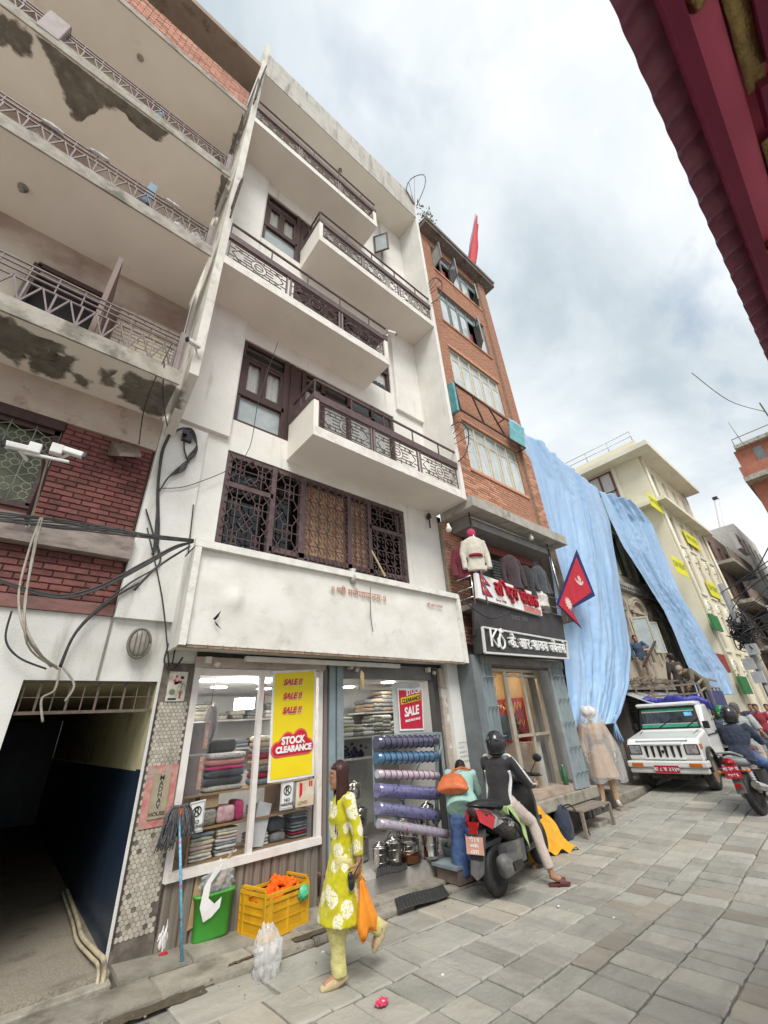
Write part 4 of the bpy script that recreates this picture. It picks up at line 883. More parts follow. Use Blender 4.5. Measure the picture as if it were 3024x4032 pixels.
def flag_parts(parent, P_, n, th, RED_, BLUE_, WHT_):
 ob = [(0, 0), (.86, -.0), (.30, .57), (.82, .57), (0, 1.25)]
 ib = [(.04, .04), (.73, .04), (.16, .615), (.68, .615), (.04, 1.15)]
 MB().prism([P_(a, b) for a, b in ob], n * th).build('blue_border', BLUE_, parent)
 MB().prism([P_(a, b, .003) for a, b in ib], n * .001).build('crimson_field', RED_, parent)
 e = MB(); c = (.22, .30); pts = []
 for k in range(24): rr = .15 if k % 2 == 0 else .095; pts.append(P_(c[0] + rr * math.cos(k * math.pi / 12), c[1] + rr * math.sin(k * math.pi / 12), .006))
 e.add(pts + [P_(*c, .006)], [(i, (i + 1) % 24, 24) for i in range(24)])
 c = (.22, .80); k_ = [k * math.pi / 10 for k in range(11)]
 pts = [P_(c[0] - .15 * math.cos(t), c[1] - .13 * math.sin(t), .006) for t in k_] + [P_(c[0] + .13 * math.cos(t), c[1] - .06 * math.sin(t), .006) for t in k_]
 e.add(pts, [(i, i + 1, 20 - i, 21 - i) for i in range(10)])
 pts = []
 for k in range(16): rr = .085 if k % 2 == 0 else .05; pts.append(P_(c[0] + rr * math.cos(k * math.pi / 8), c[1] - .01 + rr * math.sin(k * math.pi / 8), .0065))
 e.add(pts + [P_(c[0], c[1], .0065)], [(i, (i + 1) % 16, 16) for i in range(16)])
 e.build('emblem', WHT_, parent)
FRED = M('flag_crimson', (.50, .02, .04), (.42, .015, .03), s=4, rough=.7); FBLU = M('flag_navy', (.015, .02, .11), rough=.7); FWHT = M('flag_pale_emblem', (.72, .55, .5), rough=.7)
o_ = bl_ + ux * .16 + uz * .1 + Vector((0, -.01, 0)); nn = Vector((0, -1, 0)); P_ = lambda a, b, d=0: o_ + ux * (a * .42) + uz * (b * .42) + nn * d
flag_parts(sg, P_, nn, .002, FRED, FBLU, FWHT)
bb = thing('name_board', 'plain black upper board with SINCE 1976 between the two shop signs', 'sign', (8.3, 5.0, 3.3))
a, b, c, d = at(1022, 1297, 5.02), at(1214, 1331, 5.02), at(1222, 1390, 5.02), at(1026, 1372, 5.02); MB().prism([a, b, c, d], (0, .05, 0)).build('board', M('black_board', (.035, .032, .034), (.055, .05, .05), s=4, rough=.45, dirt=(.12, .1, .09), ds=3, dlo=.6, dhi=.8), bb)
t = text_mb('SINCE 1976', .13, .002); q = at(1105, 1337, 5.015); place(t, q, (b - a).normalized()); t.build('lettering', M('faint_grey_letter', (.2, .18, .17), rough=.7), bb)
js = thing('jewellery_sign', 'black jewellery shop sign with white raised letters and looped monogram', 'sign', (8.2, 4.85, 2.9))
Y2 = 4.86; a, b, c, d = at(1041, 1355, Y2), at(1222, 1386, Y2), at(1226, 1423, Y2), at(1047, 1410, Y2); u2 = (b - a).normalized(); u3 = (c - d).normalized(); um = ((u2 + u3) / 2).normalized()
MB().prism([a, b, c, d], (0, .25, 0)).build('sign_box', M('sign_charcoal', (.032, .032, .033), (.05, .048, .047), s=5, rough=.35), js)
fr_ = MB()
for p, q in ((a, b), (b, c), (c, d), (d, a)): fr_.bar(p + Vector((0, -.01, 0)), q + Vector((0, -.01, 0)), .05, .035)
fr_.build('edge_frame', M('sign_frame_white', (.62, .62, .6), rough=.4), js)
LW = M('letter_white', (.82, .82, .80), rough=.4)
t = deva(['के', '.', ' ', 'आ', 'र', '.', ' ', 'शा', ('क', .8), 'य', ' ', ('ज', .74), 'वे', 'ल', 'स~'], .30, .03, .005); wd = max(v.x for v in t.v); tw = (b - a).length - .95; t.v = [Vector((v.x * tw / wd, v.y, v.z)) for v in t.v]
place(t, d + um * .82 + uz * .155 + Vector((0, -.035, 0)), um);
k2 = MB(); o2 = d + um * .2 + uz * .12 + Vector((0, -.05, 0)); L2 = lambda x, z: o2 + um * x + uz * z
k2.tube([L2(0, .0), L2(.03, .34)], .022, 6).tube([L2(.24, .34), L2(.04, .16), L2(.2, .0)], .02, 6).tube(smooth_path([L2(.22, .0), L2(.24, .16), L2(.3, .15)]), .018, 6)
k2.tube(smooth_path([L2(.44, .30), L2(.40, .36), L2(.34, .32), L2(.37, .22), L2(.44, .14), L2(.42, .03), L2(.32, -.02), L2(.27, .06), L2(.3, .2), L2(.42, .36)]), .02, 6)
t.add(k2.v, k2.f); t.build('lettering', LW, js)
                                                              # == OLD STUCCO HOUSE BEHIND THE TARPAULINS
oh = thing('old_stucco_house', 'shabby old stucco house with arched pediments behind blue tarpaulins', 'house', (16, 6, gz(16)))
STUC = M('shabby_stucco', (.46, .40, .31), (.36, .31, .24), s=2, dirt=(.13, .11, .085), ds=1.6, dlo=.46, dhi=.7, damt=.85, dst=(1, 1, .4), bump=.4, rough=.95)
OY = 6.0
hol = [(a, a + .95, 3.3, 5.2) for a in (12.6, 14.6, 16.45, 18.5, 20.5, 22.6)] + [(a, a + .95, 6.9, 8.9) for a in (12.6, 14.6, 16.6, 18.6, 20.6, 22.6)]
wall(11.25, 25.5, 2.5, 11, OY, .4, hol).build('wall', STUC, oh)
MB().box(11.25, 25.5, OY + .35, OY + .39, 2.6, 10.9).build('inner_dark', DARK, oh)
GRN = M('green_shutter', (.03, .10, .05), (.02, .07, .035), s=6, rough=.6, dirt=(.1, .1, .07), ds=4)
for h in hol:
 f = MB(); rect_frame(f, h[0], h[1], h[2], h[3], OY + .1, .08, .08); f.bar(((h[0] + h[1]) / 2, OY + .1, h[2]), ((h[0] + h[1]) / 2, OY + .1, h[3]), .06); w = f.build('window', STUC if h[2] < 5 else GRN, oh)
 MB().box(h[0] + .08, (h[0] + h[1]) / 2, OY + .12, OY + .14, h[2] + .05, h[3] - .05).build('green_leaf', GRN, w)
 p = MB(); xc = (h[0] + h[1]) / 2; zt = h[3] + .12
 for rr, th in ((.78, .1), (.62, .07)):
  arc = [(xc + rr * math.cos(t), OY - .07, zt + rr * .75 * math.sin(t)) for t in [k * math.pi / 10 for k in range(11)]]
  for a, b in zip(arc[:-1], arc[1:]): p.bar(a, b, .12, th)
 p.box(h[0] - .3, h[1] + .3, OY - .1, OY, zt - .07, zt + .02); p.box(h[0] - .22, h[0] - .06, OY - .06, OY, h[2], zt - .07); p.box(h[1] + .06, h[1] + .22, OY - .06, OY, h[2], zt - .07); p.build('arched_pediment', STUC, w)
cn = MB(); cn.box(11.2, 25.5, OY - .22, OY - .001, 6.25, 6.42); cn.box(11.2, 25.5, OY - .14, OY - .001, 6.1, 6.248)
for i in range(70): cn.box(11.3 + i * .2, 11.4 + i * .2, OY - .2, OY - .142, 6.11, 6.24)
cn.build('cornice', M('grey_cornice', (.3, .285, .255), (.2, .19, .17), s=3, dirt=(.1, .09, .08), ds=2, rough=.95), oh)
MB().box(11.2, 25.5, OY - .3, OY + .2, 2.36, 2.5).build('ledge', CONC, oh)
for px, an in ((1375, 55), (1405, 20)):
 q = at(px, 1345, OY - .2); m_ = MB(); rect_frame(m_, 0, .62, 0, 1.25, 0, .07, .05); g = MB().box(.06, .56, -.004, .004, .06, 1.19)
 rt = Matrix.Translation((q.x, OY - .02, 3.75)) @ Matrix.Rotation(math.radians(-an), 4, 'Z'); m_.xf(rt); g.xf(rt); o = m_.build('open_casement', M('peeling_white', (.5, .46, .38), (.35, .32, .26), s=8, rough=.8), oh); g.build('pane', FROST, o)
MB().box(11.25, 25.5, OY + .3, OY + .5, -.5, 2.36).build('ground_wall', M('dark_stone_wall', (.16, .14, .12), (.09, .08, .07), s=3, rough=.95), oh)
sh = MB()
for i in range(30): sh.tube([(15.0, OY + .12, -.05 + i * .075), (17.4, OY + .12, -.05 + i * .075)], .036, 6)
sh.build('roller_shutter', M('roller_grey', (.22, .22, .21), (.15, .15, .145), s=5, rough=.55), oh)
for x in (11.6, 12.7, 13.6, 14.75, 17.6, 20, 22.5): MB().box(x, x + .22, OY - .1, OY + .28, -.4, 2.36).build('timber_pier', M('grey_timber', (.26, .23, .2), (.18, .16, .14), s=5, st=(1, 1, .2), rough=.9), oh)
MB().box(11.3, 15.0, 5.35, OY + .3, -.4, .05).build('stone_plinth', KERB, oh, bevel=.03); MB().box(13.2, 15.2, 5.05, 5.34, -.4, -.12).build('stone_step', KERB, oh, bevel=.03)
an = MB(); an.grid(lambda u, v: (14.4 + u * 5.6, OY - .05 - v * .95, 2.36 - v * (.45 + .08 * math.sin(u * 21)) ), 40, 6); an.build('tin_awning', M('old_tin', (.42, .43, .42), (.3, .3, .29), s=4, rough=.5, dirt=(.2, .15, .11), ds=3), oh, solid=.015)
jk = MB(); r = random.Random(2)
for _ in range(60): x = r.uniform(13.6, 20); y = r.uniform(5.3, 5.95); a = r.uniform(-.4, .4); jk.bar((x, y, 2.52 + r.uniform(0, .2)), (x + r.uniform(.4, 1.2), y + a * .5, 2.52 + r.uniform(0, .25)), r.uniform(.02, .06))
tag(jk.build('debris_pile', M('broken_timber', (.24, .19, .14), (.13, .1, .075), s=6, rough=.95), oh), kind='stuff')
                                                              # == BLUE TARPAULINS
def edge(pts):
 P_ = [Vector((a, b, 0)) for a, b in pts]; L = [0]
 for p, q in zip(P_[:-1], P_[1:]): L.append(L[-1] + (q - p).length)
 def f(t):
  s = t * L[-1]
  for i in range(len(P_) - 1):
   if s <= L[i + 1] or i == len(P_) - 2: return P_[i].lerp(P_[i + 1], (s - L[i]) / max(1e-6, L[i + 1] - L[i]))
 return f
TARP = M('blue_tarpaulin', (.34, .50, .715), (.28, .455, .69), s=.9, st=(1, 1, .12), lo=.48, hi=.66, dirt=(.42, .56, .72), ds=1.2, dst=(1, 1, .12), dlo=.5, dhi=.8, damt=.6, rough=.45, spec=.5, bump=.35, bs=9)
def tarp(name, left, right, ytop, ybot, label, seed, nu=150, nv=190, amp=.12, gath=None):
 eL, eR = edge(left), edge(right); r = random.Random(seed)
 def fn(u, v):
  p = eL(v).lerp(eR(v), u); y = ytop + (ybot - ytop) * v
  w = at(p.x, p.y, y)
  f1 = noise.noise(Vector((u * 7 + seed, v * 1.3, seed))) * amp * 2.0 + noise.noise(Vector((u * 19 + v * 3, v * 2.5, seed + 4))) * amp * .8 + noise.noise(Vector((u * 30 - v * 6, v * 9, seed + 9))) * amp * .25 + abs(noise.noise(Vector((u * 22 + v * 12, v * 26 - u * 9, seed + 2)))) * amp * .22 + abs(noise.noise(Vector((u * 34, v * 4, seed + 5)))) * amp * .35
  f1 *= .35 + .65 * math.sin(math.pi * min(max(u, .02), .98))
  return (w.x, w.y - f1 - .02, w.z)
 m_ = MB().grid(fn, nu, nv)
 return m_
L1 = [(1097, 903), (1138, 1000), (1160, 1085), (1183, 1190), (1200, 1290), (1214, 1400), (1224, 1500), (1228, 1575)]
R1 = [(1290, 1058), (1306, 1100), (1318, 1130), (1330, 1200), (1340, 1270), (1352, 1340), (1361, 1410), (1356, 1480), (1340, 1540), (1328, 1562)]
t1 = tarp('tarpaulin', L1, R1, 5.1, 5.6, '', 3)
T1 = solo(t1, 'tarpaulin', TARP, 'large pale blue tarpaulin hanging beside the brick house with a flag on it', 'tarpaulin', 'blue tarpaulins over the old house', solid=.01, fix=False)
kn = MB(); q = at(1327, 1562, 5.6)
for k in range(9): a = k * .7; kn.tube([q + Vector((.10 * math.cos(a), .1 * math.sin(a), .2)), q, q + Vector((.11 * math.cos(a + 1), .1 * math.sin(a + 1), -.28 - .03 * k))], [.05, .035, .02], 6)
kn.build('tied_knot', TARP, T1)
L2 = [(1292, 1060), (1318, 1120), (1350, 1185), (1392, 1255), (1430, 1318), (1462, 1385), (1492, 1450), (1510, 1505)]
R2 = [(1368, 1086), (1408, 1132), (1438, 1200), (1466, 1270), (1500, 1335), (1535, 1400), (1568, 1452), (1585, 1500)]
solo(tarp('t', L2, R2, 5.3, 5.4, '', 11, amp=.2), 'tarpaulin', TARP, 'second blue tarpaulin sloping down towards the yellow building and the pick-up', 'tarpaulin', 'blue tarpaulins over the old house', solid=.01, fix=False)
L3 = [(1180, 958), (1230, 1000), (1290, 1058)];
fl = thing('national_flag', 'crimson double pennant flag with navy border pinned on the tarpaulin', 'flag', at(1240, 1300, 4.75))
FY = 4.8; B = at(1257, 1358, FY); A_ = at(1202, 1305, FY); Tp = at(1246, 1187, FY); Md = at(1286, 1287, FY); Nk = at(1234, 1316, FY)
def rpl(pts, grow):
 c = sum(pts, Vector()) / len(pts); return [c + (p - c) * grow for p in pts]
o = [A_, B, Nk, Md, Tp]
MB().prism(o, (0, .012, 0)).build('blue_border', FBLU, fl)
def inset(p, k):
 c = (A_ + Nk * 2 + B + Tp + Md) / 6; return p.lerp(c, k)
i_ = [A_.lerp(Nk, .13), B.lerp(A_.lerp(Nk, .6), .13), Nk.lerp(A_, .06) + Vector((-.03, 0, .03)), Md.lerp(Tp.lerp(A_, .45), .16), Tp.lerp(Nk, .15)]
MB().prism([p + Vector((0, -.012, 0)) for p in i_], (0, .004, 0)).build('crimson_field', FRED, fl)
e = MB()
for (cx_, cy_), n_, ro, ri in (((1227, 1304), 24, .19, .12), ((1250, 1251), 16, .12, .075)):
 c = at(cx_, cy_, FY) + Vector((0, -.018, 0)); pts = [c + Vector((math.cos(k * 2 * math.pi / n_), 0, math.sin(k * 2 * math.pi / n_))) * (ro if k % 2 == 0 else ri) for k in range(n_)]
 e.add(pts + [c], [(k, (k + 1) % n_, n_) for k in range(n_)])
c = at(1249, 1252, FY) + Vector((0, -.0185, 0)); kk = [math.pi + k * math.pi / 10 for k in range(11)]
e.add([c + Vector((.24 * math.cos(t), 0, .17 * math.sin(t))) for t in kk] + [c + Vector((.21 * math.cos(t), 0, .07 * math.sin(t))) for t in kk], [(k, k + 1, 12 + k, 11 + k) for k in range(10)])
e.build('emblem', FWHT, fl)
rf = thing('roof_flag', 'limp red flag on a pole above the tiled eave', 'flag', at(1010, 560, 5.4))
a, b = at(1011, 560, 5.4), at(1027, 462, 5.4); MB().tube([a, b], .03, 6).build('pole', GREYST, rf)
MB().grid(lambda u, v: a.lerp(b, .05 + .9 * v) + Vector((.02 + .42 * u * (1 - abs(v - .45) * .9), .1 * math.sin(u * 5 + v * 4), -u * .55)), 8, 16).build('cloth', FRED, rf, solid=.012)
                                                              # == YELLOW BUILDING
yb_ = thing('yellow_building', 'pale yellow corner building with overhanging roof and yellow rent banners', 'building', (33, 5.7, -.3))
YEL = M('pale_yellow_render', (.74, .69, .54), (.68, .63, .48), s=.5, rough=.9, dirt=(.5, .44, .3), ds=.8, dlo=.6, dhi=.85); YTR = M('yellow_trim', (.74, .71, .60), (.66, .62, .5), s=1, rough=.85, dirt=(.25, .2, .15), ds=2.5, dlo=.62, dhi=.75)
PINK = M('brown_window_frame', (.19, .075, .055), rough=.6); SMOKE = M('dim_pane', (.10, .10, .105), (.2, .21, .22), s=.8, rough=.15, spec=.6)
yh = []
for j, z in enumerate((1.2, 4.5, 7.75, 10.85, 14.2)):
 for i in range(4): yh.append((29.6 + i * 2.1, 30.35 + i * 2.1, z, z + 2.0))
wall(28.4, 37.6, -.4, 17, W, .3, yh).build('wall', YEL, yb_)
mb = MB(); mb.quad((28.402, W, -.4), (28.402, 20, -.4), (28.402, 20, 17), (28.402, W, 17)); mb.quad((37.6, W, -.4), (37.6, 20, -.4), (37.6, 20, 17), (37.6, W, 17)); mb.build('wall', YEL, yb_)
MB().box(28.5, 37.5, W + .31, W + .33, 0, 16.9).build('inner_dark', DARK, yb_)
for h in yh:
 f = MB(); rect_frame(f, *h, W + .12, .09, .08); f.bar((h[0], W + .12, h[2] + .5), (h[1], W + .12, h[2] + .5), .08); w = f.build('window', PINK, yb_); MB().box(h[0] + .05, h[1] - .05, W + .14, W + .15, h[2] + .05, h[3] - .05).build('pane', SMOKE, w)
 t = MB(); t.box(h[0] - .25, h[1] + .25, W - .09, W - .002, h[2] - .2, h[2] - .08); t.box(h[0] - .14, h[0] - .04, W - .05, W - .002, h[2] - .08, h[3] + .1); t.box(h[1] + .04, h[1] + .14, W - .05, W - .002, h[2] - .08, h[3] + .1)
 if h[2] < 13:
  xc = (h[0] + h[1]) / 2
  for rr in (.55, .4, .26):
   arc = [(xc + rr * math.cos(q), W - .05, h[3] + .16 + rr * math.sin(q)) for q in [k * math.pi / 8 for k in range(9)]]
   for a, b in zip(arc[:-1], arc[1:]): t.bar(a, b, .08, .07)
 t.build('window_trim', YTR, w)
MB().box(27.3, 38.4, W - 1.0, 18, 17.0, 17.35).build('roof', YTR, yb_); MB().box(28.35, 37.8, W - .2, 18, 17.36, 18.3).build('roof_parapet', YEL, yb_)
MB().box(27.75, 38.0, W - .65, 18, 13.25, 13.5).build('floor_band', YTR, yb_)
for x in (28.6, 37.4): MB().tube([(x, W - .12, 0), (x, W - .12, 17)], .07, 8).build('drain_pipe', YTR, yb_)
rl = MB()
for z in (18.7, 19.1): rl.tube([(28.4, W - .1, z), (28.4, 17, z)], .03, 5)
for i in range(8): rl.tube([(28.4, W - .1 + i * 1.6, 18.3), (28.4, W - .1 + i * 1.6, 19.1)], .025, 5)
rl.build('roof_rail', M('galvanised_tube', (.4, .4, .4), rough=.4, metal=.6), yb_)
f = MB(); y0, y1 = 7.6, 10.9
for y in (7.65, 8.45, 9.25, 10.05, 10.9): f.bar((28.36, y, 14.6), (28.36, y, 16.8), .12, .1, (1, 0, 0))
for z in (14.6, 15.3, 16.8): f.bar((28.36, y0, z), (28.36, y1, z), .1, .1)
w = f.build('window', PINK, yb_); MB().box(28.38, 28.395, y0, y1, 14.6, 16.8).build('pane', M('bright_curtain_pane', (.55, .56, .56), (.4, .42, .43), s=4, st=(1, 4, .3), rough=.2), w)
t = MB(); t.box(28.3, 28.4, y0 - .3, y0 - .1, 14.4, 17); t.box(28.3, 28.4, y0 - .3, y1 + .2, 14.35, 14.5); t.build('window_trim', YTR, w)
BAN = M('banner_yellow', (.75, .72, .06), (.68, .64, .05), s=2, rough=.6); BTX = M('banner_green_print', (.25, .32, .05), rough=.7)
for (a, b, txt) in (((1415, 1088), None, 'ON RENT'), ((1494, 1168), None, 'OFFICE SPACE'), ((1468, 1225), None, 'ON RENT'), ((1540, 1275), None, 'ON RENT')):
 q = at(*a, W - .1); x = min(q.x, 36.4); q = ax(a[0] , a[1], x) if False else Vector((x, W - .1, q.z)); s = thing('rent_banner', f'yellow rent banner on the yellow building {dict([((1415, 1088), "highest of the four"), ((1494, 1168), "wide and below the top floors"), ((1468, 1225), "nearest the blue tarpaulin edge"), ((1540, 1275), "lowest, behind the cables")])[a]}', 'banner', (x, W - .1, q.z - .5), 'yellow banners on the yellow building')
 wd_ = 2.9 if 'OFF' in txt else 2.2; MB().box(x - wd_ / 2, x + wd_ / 2, W - .14, W - .12, q.z - .5, q.z + .5).build('cloth', BAN, s); t = text_mb(txt, .42 if len(txt) > 8 else .52, .004, font_bold=.004, align='CENTER', sx=.9); place(t, (x, W - .145, q.z - .1)); t.build('lettering', BTX, s)
                                                              # == BUILDINGS FURTHER ALONG
def block(name, label, x0, x1, y, z1, mat, floors, cols, z0=-.4, depth=9, wm=None, bal=False, label2='building', ww=1.0, wh_=1.5):
 b = thing(name, label, label2, ((x0 + x1) / 2, y, z0)); hs = []
 for fl_ in floors:
  for i in range(cols): c = x0 + (x1 - x0) * (i + .5) / cols; hs.append((c - ww / 2, c + ww / 2, fl_, fl_ + wh_))
 wall(x0, x1, z0, z1, y, .3, hs).build('wall', mat, b)
 m_ = MB(); m_.quad((x0 + .001, y, z0), (x0 + .001, y + depth, z0), (x0 + .001, y + depth, z1), (x0 + .001, y, z1)); m_.quad((x1, y, z0), (x1, y + depth, z0), (x1, y + depth, z1), (x1, y, z1)); m_.quad((x0, y, z1 - .01), (x1, y, z1 - .01), (x1, y + depth, z1 - .01), (x0, y + depth, z1 - .01)); m_.build('side_wall', mat, b)
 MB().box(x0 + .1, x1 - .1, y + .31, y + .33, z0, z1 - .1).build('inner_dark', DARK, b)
 for h in hs:
  f = MB(); rect_frame(f, *h, y + .1, .1, .08); f.bar(((h[0] + h[1]) / 2, y + .1, h[2]), ((h[0] + h[1]) / 2, y + .1, h[3]), .07); w = f.build('window', wm or PINK, b); MB().box(h[0] + .05, h[1] - .05, y + .14, y + .15, h[2] + .05, h[3] - .05).build('pane', SMOKE, w)
 if bal:
  for fl_ in floors: MB().box(x0 - .05, x1 + .05, y - 1.1, y - .001, fl_ - .75, fl_ - .5).build('balcony', CONC, b); MB().box(x0, x1, y - 1.09, y - 1.0, fl_ - .499, fl_ + .4).build('balcony_wall', mat, b)
 return b
BRN = M('brown_plaster', (.27, .2, .16), (.2, .15, .12), s=1.2, dirt=(.1, .08, .07), ds=1.5, rough=.95)
g = block('concrete_building', 'grey brown building with projecting concrete balconies and white sign boxes', 38.2, 46, W, 14.4, BRN, [2.6, 5.6, 8.8, 11.8], 3, bal=True)
for k, (z, x) in enumerate(((13.4, 42.5), (7.4, 42.5))):
 s = thing('sign_box', ['white rooftop sign box with a dark cross mark and red edge', 'white sign box with a dark cross mark at middle floor height'][k], 'sign', (x, 4.2, z)); MB().box(x - 1, x + 1.9, 4.2, 4.5, z - .7, z + .7).build('box', M('sign_pale', (.72, .7, .68), rough=.5), s)
 c = MB(); c.bar((x - .95, 4.18, z), (x - .25, 4.18, z), .13, .02); c.bar((x - .6, 4.18, z - .35), (x - .6, 4.18, z + .35), .13, .02, (0, 1, 0)); c.build('cross_mark', BLKPL, s); MB().box(x, x + .12, 4.17, 4.195, z - .72, z + .72).build('red_edge', FRED, s)
block('white_far_building', 'white tall building with orange brick panels far along the street', 47, 56, W - 1.2, 16.5, M('far_white', (.66, .64, .6), rough=.9), [2, 5, 8, 11, 13.6], 4, bal=False)
b = block('far_house', 'cream house closing the street behind the crowd', 57, 70, 3.6, 14, M('far_cream', (.5, .46, .38), rough=.9), [2, 5, 8, 11], 4)
block('far_house', 'grey terrace at the bend of the street beyond the riders', 64, 80, 1.2, 11, M('far_grey', (.4, .38, .35), rough=.9), [2, 5, 8], 5)
rb = block('red_brick_building', 'red brick building with roof terrace jutting in at the right edge', 40.2, 52, -6.5, 20, M('far_red_brick', (.40, .16, .11), (.33, .125, .085), s=2, rough=.9), [], 1, z0=-.4, depth=8.2)
m_ = MB(); m_.box(39.2, 52, -6.5, 1.9, 16.9, 17.3); m_.box(39.7, 52, -6.5, 1.5, 20, 20.3); m_.build('floor_slab', CONC, rb); m_ = MB().box(39.3, 52, -6.4, 1.85, 17.3, 18.2); m_.build('terrace_wall', MATS['far_red_brick'], rb)
m_ = MB()
for i in range(6): m_.box(40.16, 40.19, -5.5 + i * 1.1, -4.9 + i * 1.1, 18.4, 19.7)
m_.build('window', SMOKE, rb); m_ = MB(); m_.tube([(39.8, -6, 20.9), (39.8, 1.4, 20.9)], .04, 5); [m_.tube([(39.8, y, 20.3), (39.8, y, 20.9)], .03, 5) for y in (-5, -3, -1, 1.4)]; m_.tube([(39.8, .9, 20.3), (39.6, 1.0, 22.4)], .03, 5); m_.build('roof_rail', CONC, rb)
lm = thing('roof_vent', 'pale vent pipe with dark cowl on a far roof', 'vent', at(1550, 1125, 8.5)); a, b = at(1572, 1200, 7.5), at(1547, 1080, 7.5); MB().tube([a, b], .3, 8).build('pipe', M('vent_pale', (.6, .6, .6), rough=.6), lm); MB().prism([b + Vector((-.7, -.3, 0)), b + Vector((.6, -.3, .1)), b + Vector((.5, -.3, .5)), b + Vector((-.5, -.3, .4))], (0, .6, 0)).build('cowl', BLKPL, lm)
                                                              # == RED TEMPLE EAVE OVERHEAD (right)
te = thing('temple_eave', 'maroon metal eave with gilded fretwork hanging over the right edge', 'eave', (2, -1, 3.6))
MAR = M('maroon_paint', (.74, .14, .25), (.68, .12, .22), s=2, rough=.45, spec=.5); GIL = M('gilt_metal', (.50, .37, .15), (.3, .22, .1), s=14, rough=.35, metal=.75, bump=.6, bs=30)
EYo = -.26
cr = MB()
cr.grid(lambda u, v: (-1.0 + u * 6.5, EYo + .035 * v - .16 * (1 - v), 3.60 + .05 * (1 - v) + .012 * math.sin(u * 6.5 / .125 * 2 * math.pi) + .02 * v), 520, 3)
cr.build('corrugated_edge', M('corrugated_dark', (.2, .06, .1), (.26, .1, .14), s=8, rough=.4, metal=.3), te, solid=.006)
MB().box(-1, 5.5, EYo - .085, EYo - .045, 3.52, 3.61).build('lip_board', M('dark_maroon_paint', (.20, .02, .06), rough=.5), te)
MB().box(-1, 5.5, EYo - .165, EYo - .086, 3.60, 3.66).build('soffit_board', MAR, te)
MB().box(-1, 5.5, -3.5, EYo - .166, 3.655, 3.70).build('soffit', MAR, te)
for x0, x1 in ((-.9, .24), (.42, 1.36), (1.56, 2.5), (2.7, 3.8)):
 MB().grid(lambda u, v: (x0 + u * (x1 - x0), EYo - .17 - v * .05, 3.592 + .004 * math.sin(u * 40)), 40, 2).build('gilt_strip', GIL, te, solid=.012)
 MB().box(x0, x1 - .06, EYo - .275, EYo - .222, 3.56, 3.65).build('dark_batten', MATS['dark_maroon_paint'], te)
 MB().grid(lambda u, v: (x0 + u * (x1 - x0 - .12), EYo - .28 - v * .5, 3.60 + .014 * math.sin(u * 38 + 3 * math.sin(v * 11)) * math.cos(v * 17 + 2 * math.sin(u * 21))), 90, 40).build('fretwork_panel', GIL, te, solid=.006)
 MB().prism([(x1 - .02, EYo - .19, 3.60), (x1 + .16, EYo - .19, 3.60), (x1 + .16, EYo - .42, 3.60), (x1 + .05, EYo - .42, 3.60)], (0, 0, -.05)).build('maroon_bracket', MATS['dark_maroon_paint'], te)
for x in (-.1, .96, 2.04, 3.1):
 b_ = MB(); b_.tube(smooth_path([(x, EYo - .5, 3.44), (x + .0, EYo - .3, 3.54), (x + .01, EYo - .16, 3.585), (x + .02, EYo - .10, 3.575)]), [.028] * 18 + [.02], 8); b_.build('gilded_bracket', GIL, te)
                                                              # == HOUSEHOLD SHOP
sp = thing('household_shop', 'open household goods shop with glazed display window under the white hoarding', 'shop', (3.9, 5.7, .0))
SW = M('shop_white', (.72, .71, .68), (.66, .65, .62), s=1, rough=.7)
r_ = MB(); FZ = .02; CZ = 2.52; D0 = 5.92; D1 = 9.2
r_.quad((1.67, D1, FZ), (6.2, D1, FZ), (6.2, D1, CZ), (1.67, D1, CZ)); r_.quad((1.67, D0, FZ), (1.67, D1, FZ), (1.67, D1, CZ), (1.67, D0, CZ)); r_.quad((6.2, D0, FZ), (6.2, D1, FZ), (6.2, D1, CZ), (6.2, D0, CZ)); r_.build('room_wall', SW, sp)
MB().box(1.67, 6.2, W + .05, D1, CZ, CZ + .03).build('ceiling', SW, sp); MB().box(3.62, 6.2, 5.5, W + .2, -.32, FZ).box(1.67, 6.2, W + .201, D1, -.12, FZ).build('shop_floor', M('shop_floor', (.38, .36, .33), (.3, .28, .26), s=6, rough=.5), sp)
LAMP = M('shop_lamp', (1, .98, .94), emit=20)
for x, y in ((2.1, 6.5), (2.6, 7.4), (3.0, 6.6), (2.25, 8.3), (4.3, 6.5), (5.1, 7.2), (4.4, 7.9), (3.5, 7.6), (5.5, 8.2), (5.4, 6.3)):
 MB().lathe([(.12, CZ - .012), (.12, CZ - .002)], (x, y, 0), 16).build('ceiling_lamp', LAMP, sp)
MB().box(2.5, 2.72, 6.2, 6.4, 2.12, 2.26).build('hanging_lamp', LAMP, sp)
DISC = MB()
WF = M('window_frame_white', (.70, .66, .62), (.62, .57, .53), s=6, rough=.45, dirt=(.4, .34, .3), ds=4, dlo=.6, dhi=.8)
f = MB(); y = W - .02
f.bar((1.695, y, .5), (1.695, y, 2.6), .075, .08, (0, 1, 0)); f.bar((3.50, y, .5), (3.50, y, 2.6), .075, .08, (0, 1, 0)); f.bar((2.57, y, .55), (2.57, y, 2.5), .065, .07, (0, 1, 0)); f.bar((1.67, y - .004, .53), (3.54, y - .004, .53), .1, .075); f.bar((1.73, y, 2.53), (3.47, y, 2.53), .08, .08)
wf = f.build('display_window', WF, sp)
MB().box(1.73, 2.54, W - .003, W + .002, .57, 2.5).build('pane', SHOPG, wf); MB().box(2.60, 3.47, W + .012, W + .017, .57, 2.5).build('pane', SHOPG, wf)
MB().box(1.65, 3.58, W - .075, W + .1, 2.575, 2.70).build('window_head', M('pinkish_head', (.50, .42, .37), (.42, .35, .31), s=4, dirt=(.2, .16, .13), ds=5, dlo=.56, dhi=.75, rough=.7), sp)
